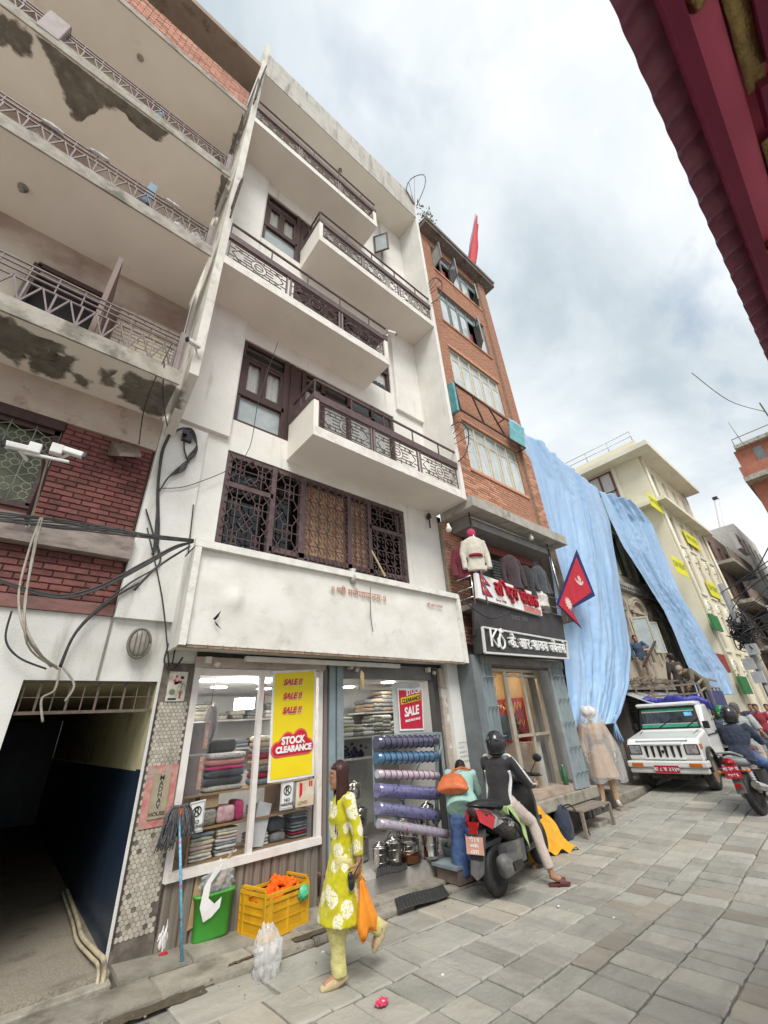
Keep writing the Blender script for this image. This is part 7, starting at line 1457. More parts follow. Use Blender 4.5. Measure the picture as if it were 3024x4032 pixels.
for y in (-.3, .35): m_.bar(lp_((y + .7) / 1.4, -.03, .035), lp_((y + .7) / 1.4 + .27, .42, .035), .022, .015)
B_(m_, 'wiper', BLKPL)
m_ = MB(); m_.prism([(.60, -hw + .02, .66), (.655, -hw + .02, .68), (.655, -hw + .02, .99), (.60, -hw + .02, 1.02)], (0, 2 * hw - .04, 0)); gf = B_(m_, 'grille_panel', WPAINT, bevel=.02)
m_ = MB()
for i in range(6): y = -.36 + i * .144; m_.prism([(.668, y - .035, .95), (.668, y + .035, .95), (.668, y + .022, .73), (.668, y, .70), (.668, y - .022, .73)], (-.02, 0, 0))
B_(m_, 'grille_slot', BLKPL, gf)
m_ = MB(); m_.bar((.665, -.44, .985), (.665, .44, .985), .03, .03); m_.bar((.665, -.44, .68), (.665, .44, .68), .03, .03); B_(m_, 'grille_trim', WPAINT, gf)
for q in (1, -1):
 hl_ = B_(MB().box(.62, .668, q * .62 - .15, q * .62 + .15, .76, .98), 'headlight', BLKPL, bevel=.02); B_(MB().box(.66, .677, q * .62 - .12, q * .62 + .12, .785, .955), 'lens', CLR, hl_, bevel=.015)
 B_(MB().box(.42, .60, q * hw - .01, q * hw + .012, .88, .98), 'side_indicator', AMB)
 B_(MB().box(.755, .792, q * .62 - .13, q * .62 + .13, .52, .60), 'bumper_lamp', AMB, bevel=.012)
 m_ = MB(); arc = [(.44 * math.cos(k * math.pi / 10), 0, .40 + .44 * math.sin(k * math.pi / 10)) for k in range(11)]
 for a, b in zip(arc[:-1], arc[1:]): m_.hexa([(a[0], q * (hw - .1), a[2]), (b[0], q * (hw - .1), b[2]), (b[0], q * (hw + .075), b[2]), (a[0], q * (hw + .075), a[2]), (a[0] * 1.1, q * (hw - .1), a[2] + .05), (b[0] * 1.1, q * (hw - .1), b[2] + .05), (b[0] * 1.1, q * (hw + .06), b[2] + .05), (a[0] * 1.1, q * (hw + .06), a[2] + .05)])
 B_(m_, 'wheel_arch', BLKPL)
 for x in (0, -2.75): w_ = B_(torus_wheel(.365, .15, .22, (x, q * .70, .365)), 'wheel', TYRE); m2 = MB(); m2.lathe([(.06, q * .06), (.10, q * .10), (.13, q * .05), (.21, q * .07), (.225, q * .095)], (x, q * .70, .365), 20, 'y'); B_(m2, 'rim', RIM, w_)
 B_(MB().prism([(-.70, q * (hw - .02), 1.28), (-.93, q * (hw - .05), 1.74), (-1.75, q * (hw - .05), 1.74), (-1.78, q * (hw - .02), 1.28)], (0, q * .012, 0)), 'side_window', WSM)
 B_(MB().box(-.60, -.52, q * (hw + .05) - .07, q * (hw + .05) + .07, 1.25, 1.42), 'wing_mirror', BLKPL, bevel=.02); B_(MB().box(-1.88, -.58, q * (hw - .03), q * (hw - .01), .62, 1.22), 'door', WPAINT, bevel=.008)
m_ = MB(); m_.box(.60, .78, -.86, .86, .50, .64); m_.box(.45, .60, -.86, -.80, .5, .64); m_.box(.45, .6, .8, .86, .5, .64); m_.box(.60, .74, -.84, .84, .38, .495); B_(m_, 'bumper', WPAINT, bevel=.035)
plate(pk_, ['बा ८ च ३२४७'], (.80, 0, .475), (0, 1, 0), (0, 0, 1), .52, .15, RPL, LW, .11)
m_ = MB(); m_.box(-4.0, .5, -.55, .55, .3, .5); m_.tube([(0, -.7, .3), (0, .7, .3)], .06, 8); m_.box(.2, .55, -.45, .45, .25, .42); B_(m_, 'chassis', M('underside', (.04, .035, .03), (.09, .07, .05), s=9, rough=.9))
m_ = MB(); m_.box(-4.3, -2.0, -.86, .86, .72, .80); m_.box(-4.3, -2.0, -.86, -.82, .80, 1.25); m_.box(-4.3, -2.0, .82, .86, .80, 1.25); B_(m_, 'load_bed', WPAINT)
m_ = MB()
for q in (-.85, .85):
 for x in (-4.3, -3.75, -3.2, -2.65, -2.1): m_.bar((x, q, 1.25), (x, q, 2.25 if x < -2.2 else 2.1), .045)
 for z in (1.55, 1.9, 2.25): m_.bar((-4.3, q, z), (-2.5, q, z), .04); m_.bar((-2.5, q, z), (-1.6, q * .95, z - .12), .04)
for z in (1.95, 2.14, 2.38): m_.bar((-1.6, -.82, z - .05), (-1.6, .82, z - .05), .045)
for y in (-.82, -.4, 0, .4, .82): m_.bar((-1.6, y, 1.86), (-1.6, y, 2.33), .04)
m_.bar((-1.6, -.82, 1.9), (-1.6, -.3, 2.3), .04); m_.bar((-1.6, -.82, 2.33), (-2.5, -.85, 2.5), .045); m_.bar((-1.6, .82, 2.33), (-2.5, .85, 2.5), .045); m_.bar((-2.5, -.85, 2.5), (-2.5, .85, 2.5), .045); m_.bar((-2.5, .85, 2.5), (-4.3, .85, 2.45), .045); B_(m_, 'bed_frame', M('rusted_bar', (.30, .25, .2), (.2, .15, .11), s=9, rough=.8, coord='obj'))
B_(MB().box(-4.3, -2.05, .88, .90, 1.0, 2.15), 'blue_side_board', M('blue_board', (.035, .04, .13), (.06, .065, .16), s=6, rough=.6, coord='obj'))
m_ = MB(); [m_.bar((.60, q * .56, 1.055), (-.49, q * .66, 1.235), .012, .012) for q in (1, -1)]; [m_.bar((-1.88, q * .80, 1.10), (-.6, q * .80, 1.10), .03, .025) for q in (1, -1)]; [m_.box(-1.75, -1.6, q * .80 - .015, q * .80 + .015, 1.12, 1.16) for q in (1, -1)]; m_.bar((.60, -.56, 1.055), (.60, .56, 1.055), .012, .012); m_.lathe([(.035, 0), (.03, .012)], (.669, 0, .83), 14, 'x'); B_(m_, 'panel_gap', BLKPL)
tr_ = MB(); tr_.tube([(-1.35 + .12 * math.sin(y * 6), y, 1.96 + .03 * math.sin(y * 9)) for y in [-.75 + i * .09 for i in range(17)]] + [(-1.5, .85, 1.85), (-1.7, .9, 1.65)], [.04] + [.075 + .015 * (i % 3) for i in range(17)] + [.04], 10); B_(fuse(tr_, .02, 1, .012, 3), 'rolled_tarpaulin', M('royal_blue_sheet', (.03, .03, .22), (.05, .05, .3), s=12, rough=.35, bump=.5, bs=30), fix=False)
  # -- scooter
SCB = M('scooter_black', (.022, .022, .023), (.05, .048, .045), s=4, rough=.25, coat=.5, coord='obj', dirt=(.12, .105, .09), ds=5, dlo=.58, dhi=.8, damt=.5); SCG = M('scooter_grey', (.10, .10, .10), (.065, .065, .065), s=6, rough=.5, coord='obj', dirt=(.2, .18, .15), ds=4)
rc = Vector((5.52, 4.46, gz(5.5))); fc = Vector((7.0, 4.72, gz(7.0))); hd_ = math.atan2(fc.y - rc.y, fc.x - rc.x)
sc_ = vehicle('scooter', 'dark grey and black scooter with red tail lamp and pink number plate', 'scooter', rc, hd_, 1.2, roll=-.03)
S_ = lambda m_, n, mt, par=None, **k: m_.build(n, mt, par or sc_, local=True, **k)
def wheel2(par, x, r_, w, label='wheel', S=None):
 w_ = S(torus_wheel(r_, .085, w, (x, 0, r_), 32), label, BLACK); m2 = MB()
 for q in (1, -1): m2.lathe([(.02, q * .05), (.035, q * .045), (.04, q * .02), (r_ - .095, q * .025), (r_ - .08, q * w * .42)], (x, 0, r_), 24, 'y')
 for k in range(6): a = k * math.pi / 3; m2.bar((x + .03 * math.cos(a), 0, r_ + .03 * math.sin(a)), (x + (r_ - .09) * math.cos(a), 0, r_ + (r_ - .09) * math.sin(a)), .035, .07, (0, 1, 0))
 S(m2, 'rim', DKMET, w_)
wheel2(sc_, 0, .235, .11, S=S_); wheel2(sc_, 1.24, .235, .10, S=S_)
m_ = MB()   # rear body: pinched tail to seat base, both flanks one form
loft(m_, [((-.33, 0, .80), (0, .05, 0), (0, 0, .035)), ((-.22, 0, .76), (0, .14, 0), (.02, 0, .08)), ((-.02, 0, .68), (0, .18, 0), (0, 0, .14)), ((.25, 0, .60), (0, .17, 0), (0, 0, .17)), ((.48, 0, .48), (0, .14, 0), (0, 0, .19)), ((.60, 0, .36), (0, .12, 0), (0, 0, .14))], 18); S_(m_, 'rear_body', SCB)
m_ = MB(); loft(m_, [((-.26, 0, .845), (0, .09, 0), (0, 0, .03)), ((-.1, 0, .825), (0, .13, 0), (0, 0, .05)), ((.15, 0, .79), (0, .14, 0), (0, 0, .06)), ((.42, 0, .755), (0, .12, 0), (0, 0, .055)), ((.52, 0, .73), (0, .07, 0), (0, 0, .03))], 16); S_(m_, 'seat', BLACK)
m_ = MB(); m_.tube(smooth_path([(.0, .15, .80), (-.2, .12, .83), (-.30, .04, .845), (-.30, -.04, .845), (-.2, -.12, .83), (.0, -.15, .80)]), .014, 6); S_(m_, 'grab_rail', BLKPL)
for q in (1, -1):
 m_ = MB(); m_.prism([(-.335, q * .055, .82), (-.33, q * .09, .70), (-.2, q * .165, .62), (-.14, q * .185, .72), (-.2, q * .165, .78)], (.02, -q * .03, 0)); tl0 = S_(m_, 'tail_lamp', REDL); m_ = MB(); m_.prism([(-.19, q * .172, .765), (-.14, q * .192, .715), (-.18, q * .178, .63), (.02, q * .2, .655)], (.0, -q * .02, 0)); S_(m_, 'clear_indicator', CLR, tl0)
 m_ = MB(); m_.tube(smooth_path([(-.1, q * .19, .7), (.15, q * .19, .66), (.4, q * .165, .55), (.55, q * .14, .4)]), .01, 5); S_(m_, 'body_crease', SCG)
S_(MB().prism([(-.345, -.07, .70), (-.345, .07, .70), (-.345, .05, .64), (-.345, -.05, .64)], (.03, 0, 0)), 'tail_lamp', REDL); S_(MB().box(-.36, -.345, -.05, .05, .60, .635), 'reflector', REDL)
m_ = MB(); m_.prism([(-.25, -.09, .62), (-.25, .09, .62), (-.40, .075, .27), (-.41, .0, .22), (-.40, -.075, .27)], (.03, 0, .01)); S_(m_, 'mudguard', SCG); S_(MB().box(-.30, .12, -.075, .075, .46, .50).box(-.36, -.3, -.075, .075, .38, .47), 'inner_fender', BLACK)
plate(sc_, ['को १ प', '००४५', '८३२१'], (-.365, 0, .50), (0, -1, 0), Vector((.15, 0, 1)).normalized(), .21, .15, M('plate_pink', (.62, .33, .26), rough=.5), LW, .045)
m_ = MB(); loft(m_, [((-.20, -.19, .30), (.0, .06, .02), (0, 0, .085)), ((-.14, -.2, .30), (0, .075, .02), (.02, 0, .095)), ((.15, -.2, .28), (0, .07, 0), (0, 0, .085)), ((.26, -.18, .27), (0, .04, 0), (0, 0, .05))], 14); ex = S_(m_, 'exhaust', SCG); S_(MB().prism([(-.1, -.28, .33), (.12, -.275, .31), (.16, -.27, .24), (-.08, -.28, .25)], (0, -.012, 0)), 'heat_shield', DKMET, ex)
m_ = MB(); loft(m_, [((.05, .1, .25), (0, .07, 0), (0, 0, .1)), ((.3, .09, .26), (0, .09, 0), (0, 0, .12)), ((.52, .05, .28), (0, .08, 0), (0, 0, .1))], 12); m_.box(.05, .5, -.16, -.02, .22, .42); S_(m_, 'engine', SCG)
S_(MB().box(.52, .95, -.17, .17, .27, .34), 'floorboard', BLKPL, bevel=.02)
m_ = MB(); m_.prism([(.92, -.2, .30), (.98, -.21, .62), (1.02, -.16, .92), (1.08, -.12, .95), (1.16, -.14, .70), (1.10, -.17, .40), (1.02, -.18, .28)], (0, .40, 0)); S_(m_, 'front_shield', SCB, bevel=.035)
m_ = MB(); loft(m_, [((1.05, 0, .93), (0, .13, 0), (.1, 0, .02)), ((1.06, 0, .98), (0, .16, 0), (.12, 0, .03)), ((1.05, 0, 1.04), (0, .12, 0), (.1, 0, .02))], 14); S_(m_, 'handlebar_cowl', SCB)
m_ = MB(); m_.tube([(1.0, .33, 1.0), (1.03, .1, 1.02), (1.03, -.1, 1.02), (1.0, -.33, 1.0)], .016, 8); m_.tube([(1.0, -.32, 1.0), (.99, -.2, 1.005)], .022, 8); m_.tube([(1.0, .32, 1.0), (.99, .2, 1.005)], .022, 8); m_.tube([(1.04, -.2, 1.01), (1.0, -.36, .99)], .007, 5); S_(m_, 'handlebar', BLACK)
for q in (1, -1): m_ = MB(); m_.tube([(1.02, q * .2, 1.02), (1.03, q * .3, 1.15)], .007, 5); m_.ball((1.03, q * .33, 1.19), (.02, .065, .05), 12, 8); S_(m_, 'mirror', BLKPL)
S_(MB().tube([(1.08, 0, .9), (1.24, 0, .5)], .05, 10).box(1.1, 1.38, -.07, .07, .46, .5).bar((1.2, .075, .55), (1.24, .075, .235), .04).bar((1.2, -.075, .55), (1.24, -.075, .235), .04), 'fork', BLACK)
t = text_mb('Dio', .10, .001, shear=.3, font_bold=.003); place(t, (.13, -.19, .60), Vector((.95, .03, -.22)).normalized(), Vector((.2, 0, 1)).normalized()); S_(t, 'badge', M('badge_silver', (.6, .6, .6), rough=.3, metal=.6))
  # -- motorbike at the right edge
mk = ag(1640, 1768); mb_ = vehicle('motorbike', 'dark motorbike seen from behind with red number plate and chrome silencer', 'motorbike', mk, math.radians(-4), 1.12, roll=-.10)
K_ = lambda m_, n, mt, par=None, **k: m_.build(n, mt, par or mb_, local=True, **k)
wheel2(mb_, .28, .30, .11, S=K_); wheel2(mb_, 1.55, .30, .10, S=K_)
m_ = MB(); loft(m_, [((-.12, 0, .86), (0, .07, 0), (0, 0, .05)), ((.05, 0, .83), (0, .12, 0), (0, 0, .08)), ((.5, 0, .76), (0, .12, 0), (0, 0, .08)), ((.8, 0, .74), (0, .1, 0), (0, 0, .06))], 14); K_(m_, 'tail_cowl', M('cowl_silver', (.36, .36, .37), (.25, .25, .26), s=5, rough=.3, coord='obj')); m_ = MB(); loft(m_, [((-.02, 0, .915), (0, .09, 0), (0, 0, .03)), ((.4, 0, .86), (0, .13, 0), (0, 0, .05)), ((.85, 0, .82), (0, .1, 0), (0, 0, .04))], 12); K_(m_, 'seat', BLACK)
m_ = MB(); m_.tube(smooth_path([(.2, .14, .86), (-.15, .12, .95), (-.2, 0, .96), (-.15, -.12, .95), (.2, -.14, .86)]), .016, 6); K_(m_, 'grab_rail', MATS['cowl_silver'])
m_ = MB(); loft(m_, [((-.15, 0, .80), (0, .06, 0), (0, 0, .04)), ((-.165, 0, .81), (0, .10, 0), (0, 0, .065))], 16); K_(m_, 'tail_lamp', REDL); m_ = MB(); loft(m_, [((.75, 0, .82), (0, .1, 0), (0, 0, .1)), ((1.0, 0, .88), (0, .16, 0), (0, 0, .13)), ((1.25, 0, .9), (0, .13, 0), (0, 0, .1))], 14); K_(m_, 'fuel_tank', M('tank_maroon', (.12, .02, .03), rough=.2, coat=.5))
K_(MB().prism([(-.14, -.07, .62), (-.14, .07, .62), (-.2, .075, .36), (-.2, -.075, .36)], (.02, 0, 0)), 'mudguard', SCG, bevel=.01); K_(MB().box(-.22, -.195, -.045, .045, .45, .50), 'reflector', REDL)
plate(mb_, ['बा २७ प', '१७१६'], (-.19, 0, .67), (0, -1, 0), (0, 0, 1), .24, .19, RPL, LW, .075)
for q in (1, -1): K_(MB().tube([(-.08, q * .1, .68), (-.1, q * .2, .67)], .015, 6).ball((-.1, q * .22, .67), (.04, .035, .03), 10, 6), 'indicator', AMB); m_ = MB(); m_.tube([(.22, q * .12, .68), (.28, q * .12, .32)], .03, 8); [m_.lathe([(.036, .36 + k * .035), (.04, .372 + k * .035), (.036, .385 + k * .035)], (.25, q * .12, 0), 10) for k in range(8)]; K_(m_, 'shock_absorber', MATS['cowl_silver'])
m_ = MB(); m_.tube([(-.02, -.2, .46), (.45, -.2, .36), (.8, -.16, .28)], [.06, .06, .03], 14); K_(m_, 'silencer', STEEL); m_ = MB(); m_.lathe([(.062, -.03), (.066, -.02), (.04, -.025), (.03, .0)], (-.02, -.2, .46), 14, 'x'); K_(m_, 'silencer_tip', CHROME)
K_(MB().box(.5, 1.1, -.12, .12, .3, .6).tube([(1.25, 0, .95), (1.55, 0, .3)], .05, 8).tube([(1.15, -.38, 1.06), (1.25, -.1, 1.1), (1.25, .1, 1.1), (1.15, .38, 1.06)], .015, 6), 'engine_frame', DKMET)
  # -- riders, workers, seated vendor, mannequin
JR = dict(pelvis=(0, 0, .0), chest=(.07, 0, .29), neck=(.13, 0, .50), head=(.17, 0, .64), shL=(.11, .19, .45), shR=(.11, -.19, .45), elL=(.30, .28, .20), wrL=(.52, .26, .19), hdL=(.62, .25, .18), elR=(.30, -.28, .20), wrR=(.52, -.26, .19), hdR=(.62, -.25, .18), hipL=(.02, .10, -.02), hipR=(.02, -.10, -.02), knL=(.42, .2, -.05), anL=(.36, .2, -.44), toL=(.5, .2, -.48), knR=(.34, -.22, -.16), anR=(.32, -.30, -.60), toR=(.46, -.33, -.65), curl=.9)
BLKC = fabric('black_jacket', (.028, .026, .028)); BEI = fabric('beige_cotton', (.50, .42, .37), (.42, .35, .31), s=6); NAV = fabric('navy_jacket', (.035, .045, .075), (.02, .027, .048), s=5); OLV = fabric('olive_drab', (.17, .145, .10), (.12, .10, .07), s=6); BRNJ = fabric('dark_brown_jacket', (.05, .04, .035)); GRV = fabric('grey_vest', (.34, .37, .36), (.28, .3, .3), s=5); JNS = MATS['blue_denim']
HM = M('helmet_black', (.016, .016, .018), rough=.28, coat=.6, coord='obj'); HG = M('helmet_gloss_stripe', (.10, .11, .12), rough=.3)
MAROON = M('maroon_sandal', (.12, .03, .03), rough=.6)
f0 = Vector((math.cos(hd_), math.sin(hd_), 0)); so2 = rc + f0 * .40 + Vector((0, 0, .95))
JS1 = dict(JR); JS1.update(wrR=(.50, -.30, .14), hdR=(.60, -.33, .13), elR=(.26, -.33, .17), knR=(.32, -.25, -.25), anR=(.30, -.40, -.775), toR=(.38, -.50, -.83), head=(.15, .0, .65))
rt_, rj, rf_ = human('person', 'scooter rider in black helmet and black jacket with white stripes and beige trousers', so2, hd_, JS1, (BLKC, .96), (BEI, (1.0, 1.0, .86)), s=1.12, helmet=(HM, HG), look=(1, .12, -.05), hem=.13, hips=.16, wr=.006, sw=.19)
f, l, u = rf_; WST = fabric('jacket_white_stripe', (.66, .66, .66)); m_ = MB()
for q, sd in (('R', -1), ('L', 1)):
 n_ = l * sd; m_.tube(smooth_path([rj['neck'] + n_ * .07 + u * .005, rj['sh' + q] + u * .07 - f * .0, rj['sh' + q].lerp(rj['el' + q], .5) + n_ * .05 + u * .035, rj['el' + q] + n_ * .05 + u * .02, rj['el' + q].lerp(rj['wr' + q], .6) + n_ * .045 + u * .005, rj['wr' + q] + n_ * .035], 5), [(.02, .014)] * 26, 7)
 m_.tube(smooth_path([rj['sh' + q] - u * .12 - n_ * .02 - f * .06, rj['chest'] + n_ * .19 - u * .06, rj['pelvis'] + n_ * .175 + u * .08, rj['pelvis'] + n_ * .18 - u * .1], 5), [(.022, .03)] * 16, 7)
m_.build('white_stripe', WST, rt_)
m_ = MB(); p = rj['pelvis']; m_.grid(lambda a, b: p + l * (-.19 + .012 * math.sin(a * 12) - .03 * b) + f * (-.17 + .42 * a * (1 - .35 * b) + .16 * b) + u * (-.02 - b * (.16 + .42 * a ** 1.5)) , 16, 14); m_.grid(lambda a, b: p - f * (.165 - .02 * math.sin(b * 9)) + l * (-.2 + .4 * b) + u * (-.02 - .1 * a), 5, 14); m_.build('green_tunic', fabric('pale_green_tunic', (.42, .56, .24), (.34, .48, .19), s=5), rt_, solid=.006)
to, an = rj['toR'], rj['anR']; d = (to - an); d.z = 0; d.normalize(); sd = Vector((-d.y, d.x, 0)); base = Vector((an.x, an.y, gz(an.x) + .012))
m_ = MB(); loft(m_, [(base - d * .07, sd * .03, d * .01), (base - d * .065 + u * .02, sd * .03, d * .01)], 10); m_ = MB(); m_.prism([base - d * .07 + sd * .03, base + d * .06 + sd * .045, base + d * .17 + sd * .05, base + d * .22 + sd * .02, base + d * .22 - sd * .02, base + d * .17 - sd * .05, base + d * .06 - sd * .045, base - d * .07 - sd * .03], u * .025); m_.grid(lambda a, b: base + d * (.07 + .09 * b) + sd * .056 * math.cos(math.pi * a) + u * (.02 + .062 * math.sin(math.pi * a)), 10, 3); m_.build('sandal', MAROON, rt_)
vo = Vector((7.2, 5.15, gz(7.2) + .28)); JV = dict(pelvis=(0, 0, .02), chest=(.08, 0, .30), neck=(.14, 0, .5), head=(.2, 0, .62), shL=(.12, .17, .45), shR=(.12, -.17, .45), elL=(.22, .24, .2), wrL=(.42, .2, .14), hdL=(.5, .18, .1), elR=(.2, -.26, .22), wrR=(.4, -.28, .2), hdR=(.5, -.28, .18), hipL=(.02, .1, 0), hipR=(.02, -.1, 0), knL=(.36, .2, .12), anL=(.3, .16, -.2), toL=(.44, .16, -.24), knR=(.34, -.22, .1), anR=(.3, -.18, -.2), toR=(.44, -.2, -.24))
YE = fabric('saffron_shawl', (.68, .34, .02), (.56, .26, .015), s=9); PNK = fabric('pink_shawl', (.62, .06, .16), (.5, .04, .12), s=9)
vt, vj, vf = human('person', 'seated woman in a pink shawl and saffron cloth behind the scooter', vo, math.radians(205), JV, (PNK, .9), (YE, (1.4, 1.3)), shoe=None, s=1.12, hair=HAIRB, look=(.8, .3, -.45), hem=.12, hips=.18, loose=1.1)
m_ = MB(); q0 = ag(1215, 1845); m_.grid(lambda a, b: Vector((q0.x - .45 + .75 * a + .05 * math.sin(b * 8), q0.y + .35 - .5 * b * (.4 + .6 * a), gz(q0.x) + .035 + (1 - b) ** 1.6 * .95 * (1 - .55 * a) + .035 * math.sin(a * 19 + b * 4))), 30, 24); solo(m_, 'saffron_cloth', YE, 'saffron cloth trailing on the paving in front of the scooter wheel', 'cloth', solid=.01, fix=False)
bp = ag(1222, 1812); bt_ = thing('backpack', 'dark navy backpack with a loose strap on the ground beyond the scooter', 'backpack', bp); m_ = MB(); loft(m_, [(bp + Vector((0, 0, .01)), (.17, .05, 0), (-.05, .13, 0)), (bp + Vector((0, 0, .2)), (.2, .05, 0), (-.05, .16, 0)), (bp + Vector((.02, 0, .42)), (.16, .04, 0), (-.04, .12, 0)), (bp + Vector((.03, 0, .5)), (.08, 0, 0), (0, .05, 0))], 14); fuse(m_, .02, 2, .015, 2).build('bag', fabric('navy_canvas', (.03, .04, .065)), bt_, fix=False); MB().tube(smooth_path([bp + Vector((-.05, -.1, .5)), bp + Vector((.12, -.18, .5)), bp + Vector((.28, -.25, .24)), bp + Vector((.36, -.3, .03))]), .014, 6).build('strap', BLKC, bt_)
mf = Vector((math.cos(math.radians(-4)), math.sin(math.radians(-4)), 0)); JM = dict(JR); JM.update(anL=(.30, .3, -.62), knL=(.38, .27, -.15), toL=(.40, .34, -.68))
human('person', 'motorbike rider in navy jacket and black helmet at the right edge', mk + mf * .62 + Vector((0, .06, .96)), math.radians(-4), JM, (NAV, .95), (JNS, (1.0, 1.0)), shoe=fabric('grey_trainer', (.32, .27, .21)), s=1.14, helmet=(HM, HG), hem=.1, sw=.2, loose=1.12, wr=.012, look=(1, .15, -.1))
JST = dict(pelvis=(0, 0, .90), chest=(.0, 0, 1.2), neck=(0, 0, 1.41), head=(.02, 0, 1.545), shL=(0, .19, 1.37), shR=(0, -.19, 1.37), elL=(.02, .26, 1.1), wrL=(.12, .25, .88), hdL=(.17, .24, .78), elR=(.02, -.26, 1.1), wrR=(.12, -.25, .88), hdR=(.17, -.24, .78), hipL=(0, .09, .87), hipR=(0, -.09, .87), knL=(.03, .1, .48), anL=(0, .1, .08), toL=(.14, .12, .035), knR=(.03, -.1, .48), anR=(0, -.1, .08), toR=(.14, -.12, .035))
JG = dict(JST); JG.update(elR=(-.12, -.28, 1.12), wrR=(-.02, -.36, .92), hdR=(.06, -.36, .86), elL=(-.05, .29, 1.1), wrL=(-.25, .32, .95), hdL=(-.33, .33, .93))
go_ = Vector((13.2, 2.85, gz(13.2))); human('person', 'man in a pale grey vest and grey cap beside the navy rider', go_, math.radians(8), JG, (GRV, .45), (BEI, (1.05, 1.1)), shoe=fabric('brown_shoe', (.1, .06, .04)), s=1.12, hair=M('grey_cap', (.12, .115, .11), rough=.9), hem=.15, sw=.21, loose=1.1, wr=.008)
HGRN = M('helmet_green', (.02, .22, .07), (.55, .55, .5), s=5, lo=.6, hi=.62, rough=.2, coat=.5, coord='obj')
human('person', 'rider with a green and white helmet behind the grey vest', (15.6, 3.75, gz(15.6) + .9), 0, JR, (fabric('slate_jacket', (.07, .09, .13)), .95), (BLKC, (1, 1)), s=1.1, helmet=(HGRN, HG), sw=.2, vox=.016, group='riders further up the street')
cols = [(.6, .55, .15), (.35, .04, .06), (.13, .12, .15), (.5, .5, .5), (.08, .1, .2), (.4, .3, .2), (.1, .2, .12), (.45, .12, .2)]; words = ['yellow', 'red', 'charcoal', 'pale grey', 'blue', 'tan', 'green', 'rose']
for i, (x, y) in enumerate(((19.5, 4.4), (21, 3.9), (22.5, 4.8), (24, 4.1), (26, 5.0), (28, 4.3), (31, 4.9), (34, 4.4))):
 human('person', f'pedestrian in {words[i]} clothes in the crowd far along the street', (x, y, gz(x)), R.choice([0, 3.1]), JST, (fabric(f'crowd_cloth_{words[i].replace(" ", "_")}', cols[i]), .9), (R.choice([BLKC, JNS, BEI]), (1, 1)), s=R.uniform(.98, 1.08), hair=HAIRB, vox=.03, group='crowd along the street', hands=False, kids=False)
human('person', 'worker in dark jacket and cap standing on the truck load', ax(1492, 1535, 16.6), math.radians(60), JST, (BRNJ, .95), (BLKC, (1, 1)), shoe=BLKC, s=1.04, hair=HAIRB, cap=fabric('dark_cap', (.06, .05, .045)), sw=.2, wr=.008)
JBW = dict(JB); human('person', 'worker in olive shirt and tan cap bending over the truck bed', ax(1540, 1545, 16.2), math.radians(150), JBW, (OLV, .95), (OLV, (1, 1)), shoe=BLKC, s=1.06, hair=HAIRB, cap=fabric('tan_cap', (.36, .29, .2)), look=(.5, .2, -.8), sw=.2, wr=.009)
wq = at(1385, 1395, 5.75); human('person', 'workman half hidden behind the tarpaulin on the old house ledge', Vector((wq.x - .4, 5.75, 2.55)), math.radians(200), dict(JST, elL=(.2, .3, 1.2), wrL=(.42, .2, 1.15), hdL=(.5, .18, 1.14)), (fabric('slate_shirt', (.06, .09, .16)), .95), (fabric('dusty_trousers', (.38, .32, .25)), (1.05, 1.1)), shoe=BLKC, s=1.0, hair=HAIRB, wr=.008)
solo(MB().bar(at(1390, 1440, 5.5), at(1415, 1385, 5.5), .07, .05), 'timber_post', DKWOOD, 'dark timber post leaning on the old house ledge', 'post')
PEACH = fabric('peach_embroidered', (.46, .30, .185), (.38, .24, .14), s=26); MSK = M('mannequin_pale', (.62, .56, .5), rough=.4)
mo2 = Vector((10.75, 5.2, gz(10.75) + .1)); JMN = dict(JST); JMN.update(elL=(-.02, .27, 1.08), wrL=(.03, .28, .84), hdL=(.06, .27, .72), elR=(-.02, -.27, 1.08), wrR=(.05, -.26, .84), hdR=(.09, -.25, .72), anR=(.06, -.16, .08), toR=(.2, -.2, .035))
mnt, mj, mfr = human('mannequin', 'shop mannequin in peach suit shrouded in clear plastic beneath the tarpaulin', mo2, math.radians(212), JMN, (PEACH, .95), (PEACH, (.95, .9)), shoe=MATS['grey_trainer'], s=1.16, skin=MSK, cat='mannequin', hem=.44, hips=.17, wr=.004, curl=.3)
f, l, u = mfr; m_ = MB(); m_.bar(mj['pelvis'] + u * .19 + f * .135 + l * .16, mj['pelvis'] + u * .19 + f * .135 - l * .16, .012, .075); m_.build('embroidered_belt', fabric('bronze_trim', (.2, .12, .08)), mnt)
m_ = MB(); hd2 = mj['head']; [m_.ball(hd2 + f * .115 + l * q * .036 + u * .01, (.028, .028, .022), 10, 6) for q in (1, -1)]; m_.build('sunglasses', BLKPL, mnt)
m_ = MB(); m_.ball(hd2 + u * .05 - f * .02, (.17, .17, .13), 16, 10); fuse(m_, .02, 1, .02, 1).build('white_hat', M('hat_white', (.66, .64, .62), rough=.9), mnt, fix=False)
PF = film('clear_sheet', (.78, .78, .76), .30, .15)
def sheet(a, b):
 th = 2 * math.pi * a; r_ = .16 + .22 * min(1, b * 1.6) + .06 * b; r_ *= 1 + .12 * math.sin(th * 7 + b * 5) * b + .05 * math.sin(th * 13); return mo2 + f * math.cos(th) * r_ * .75 + l * math.sin(th) * r_ + u * (1.98 - 1.50 * b + .05 * math.sin(th * 5))
m_ = MB(); m_.grid(sheet, 56, 30); m_.build('plastic_sheet', PF, mnt, fix=False)
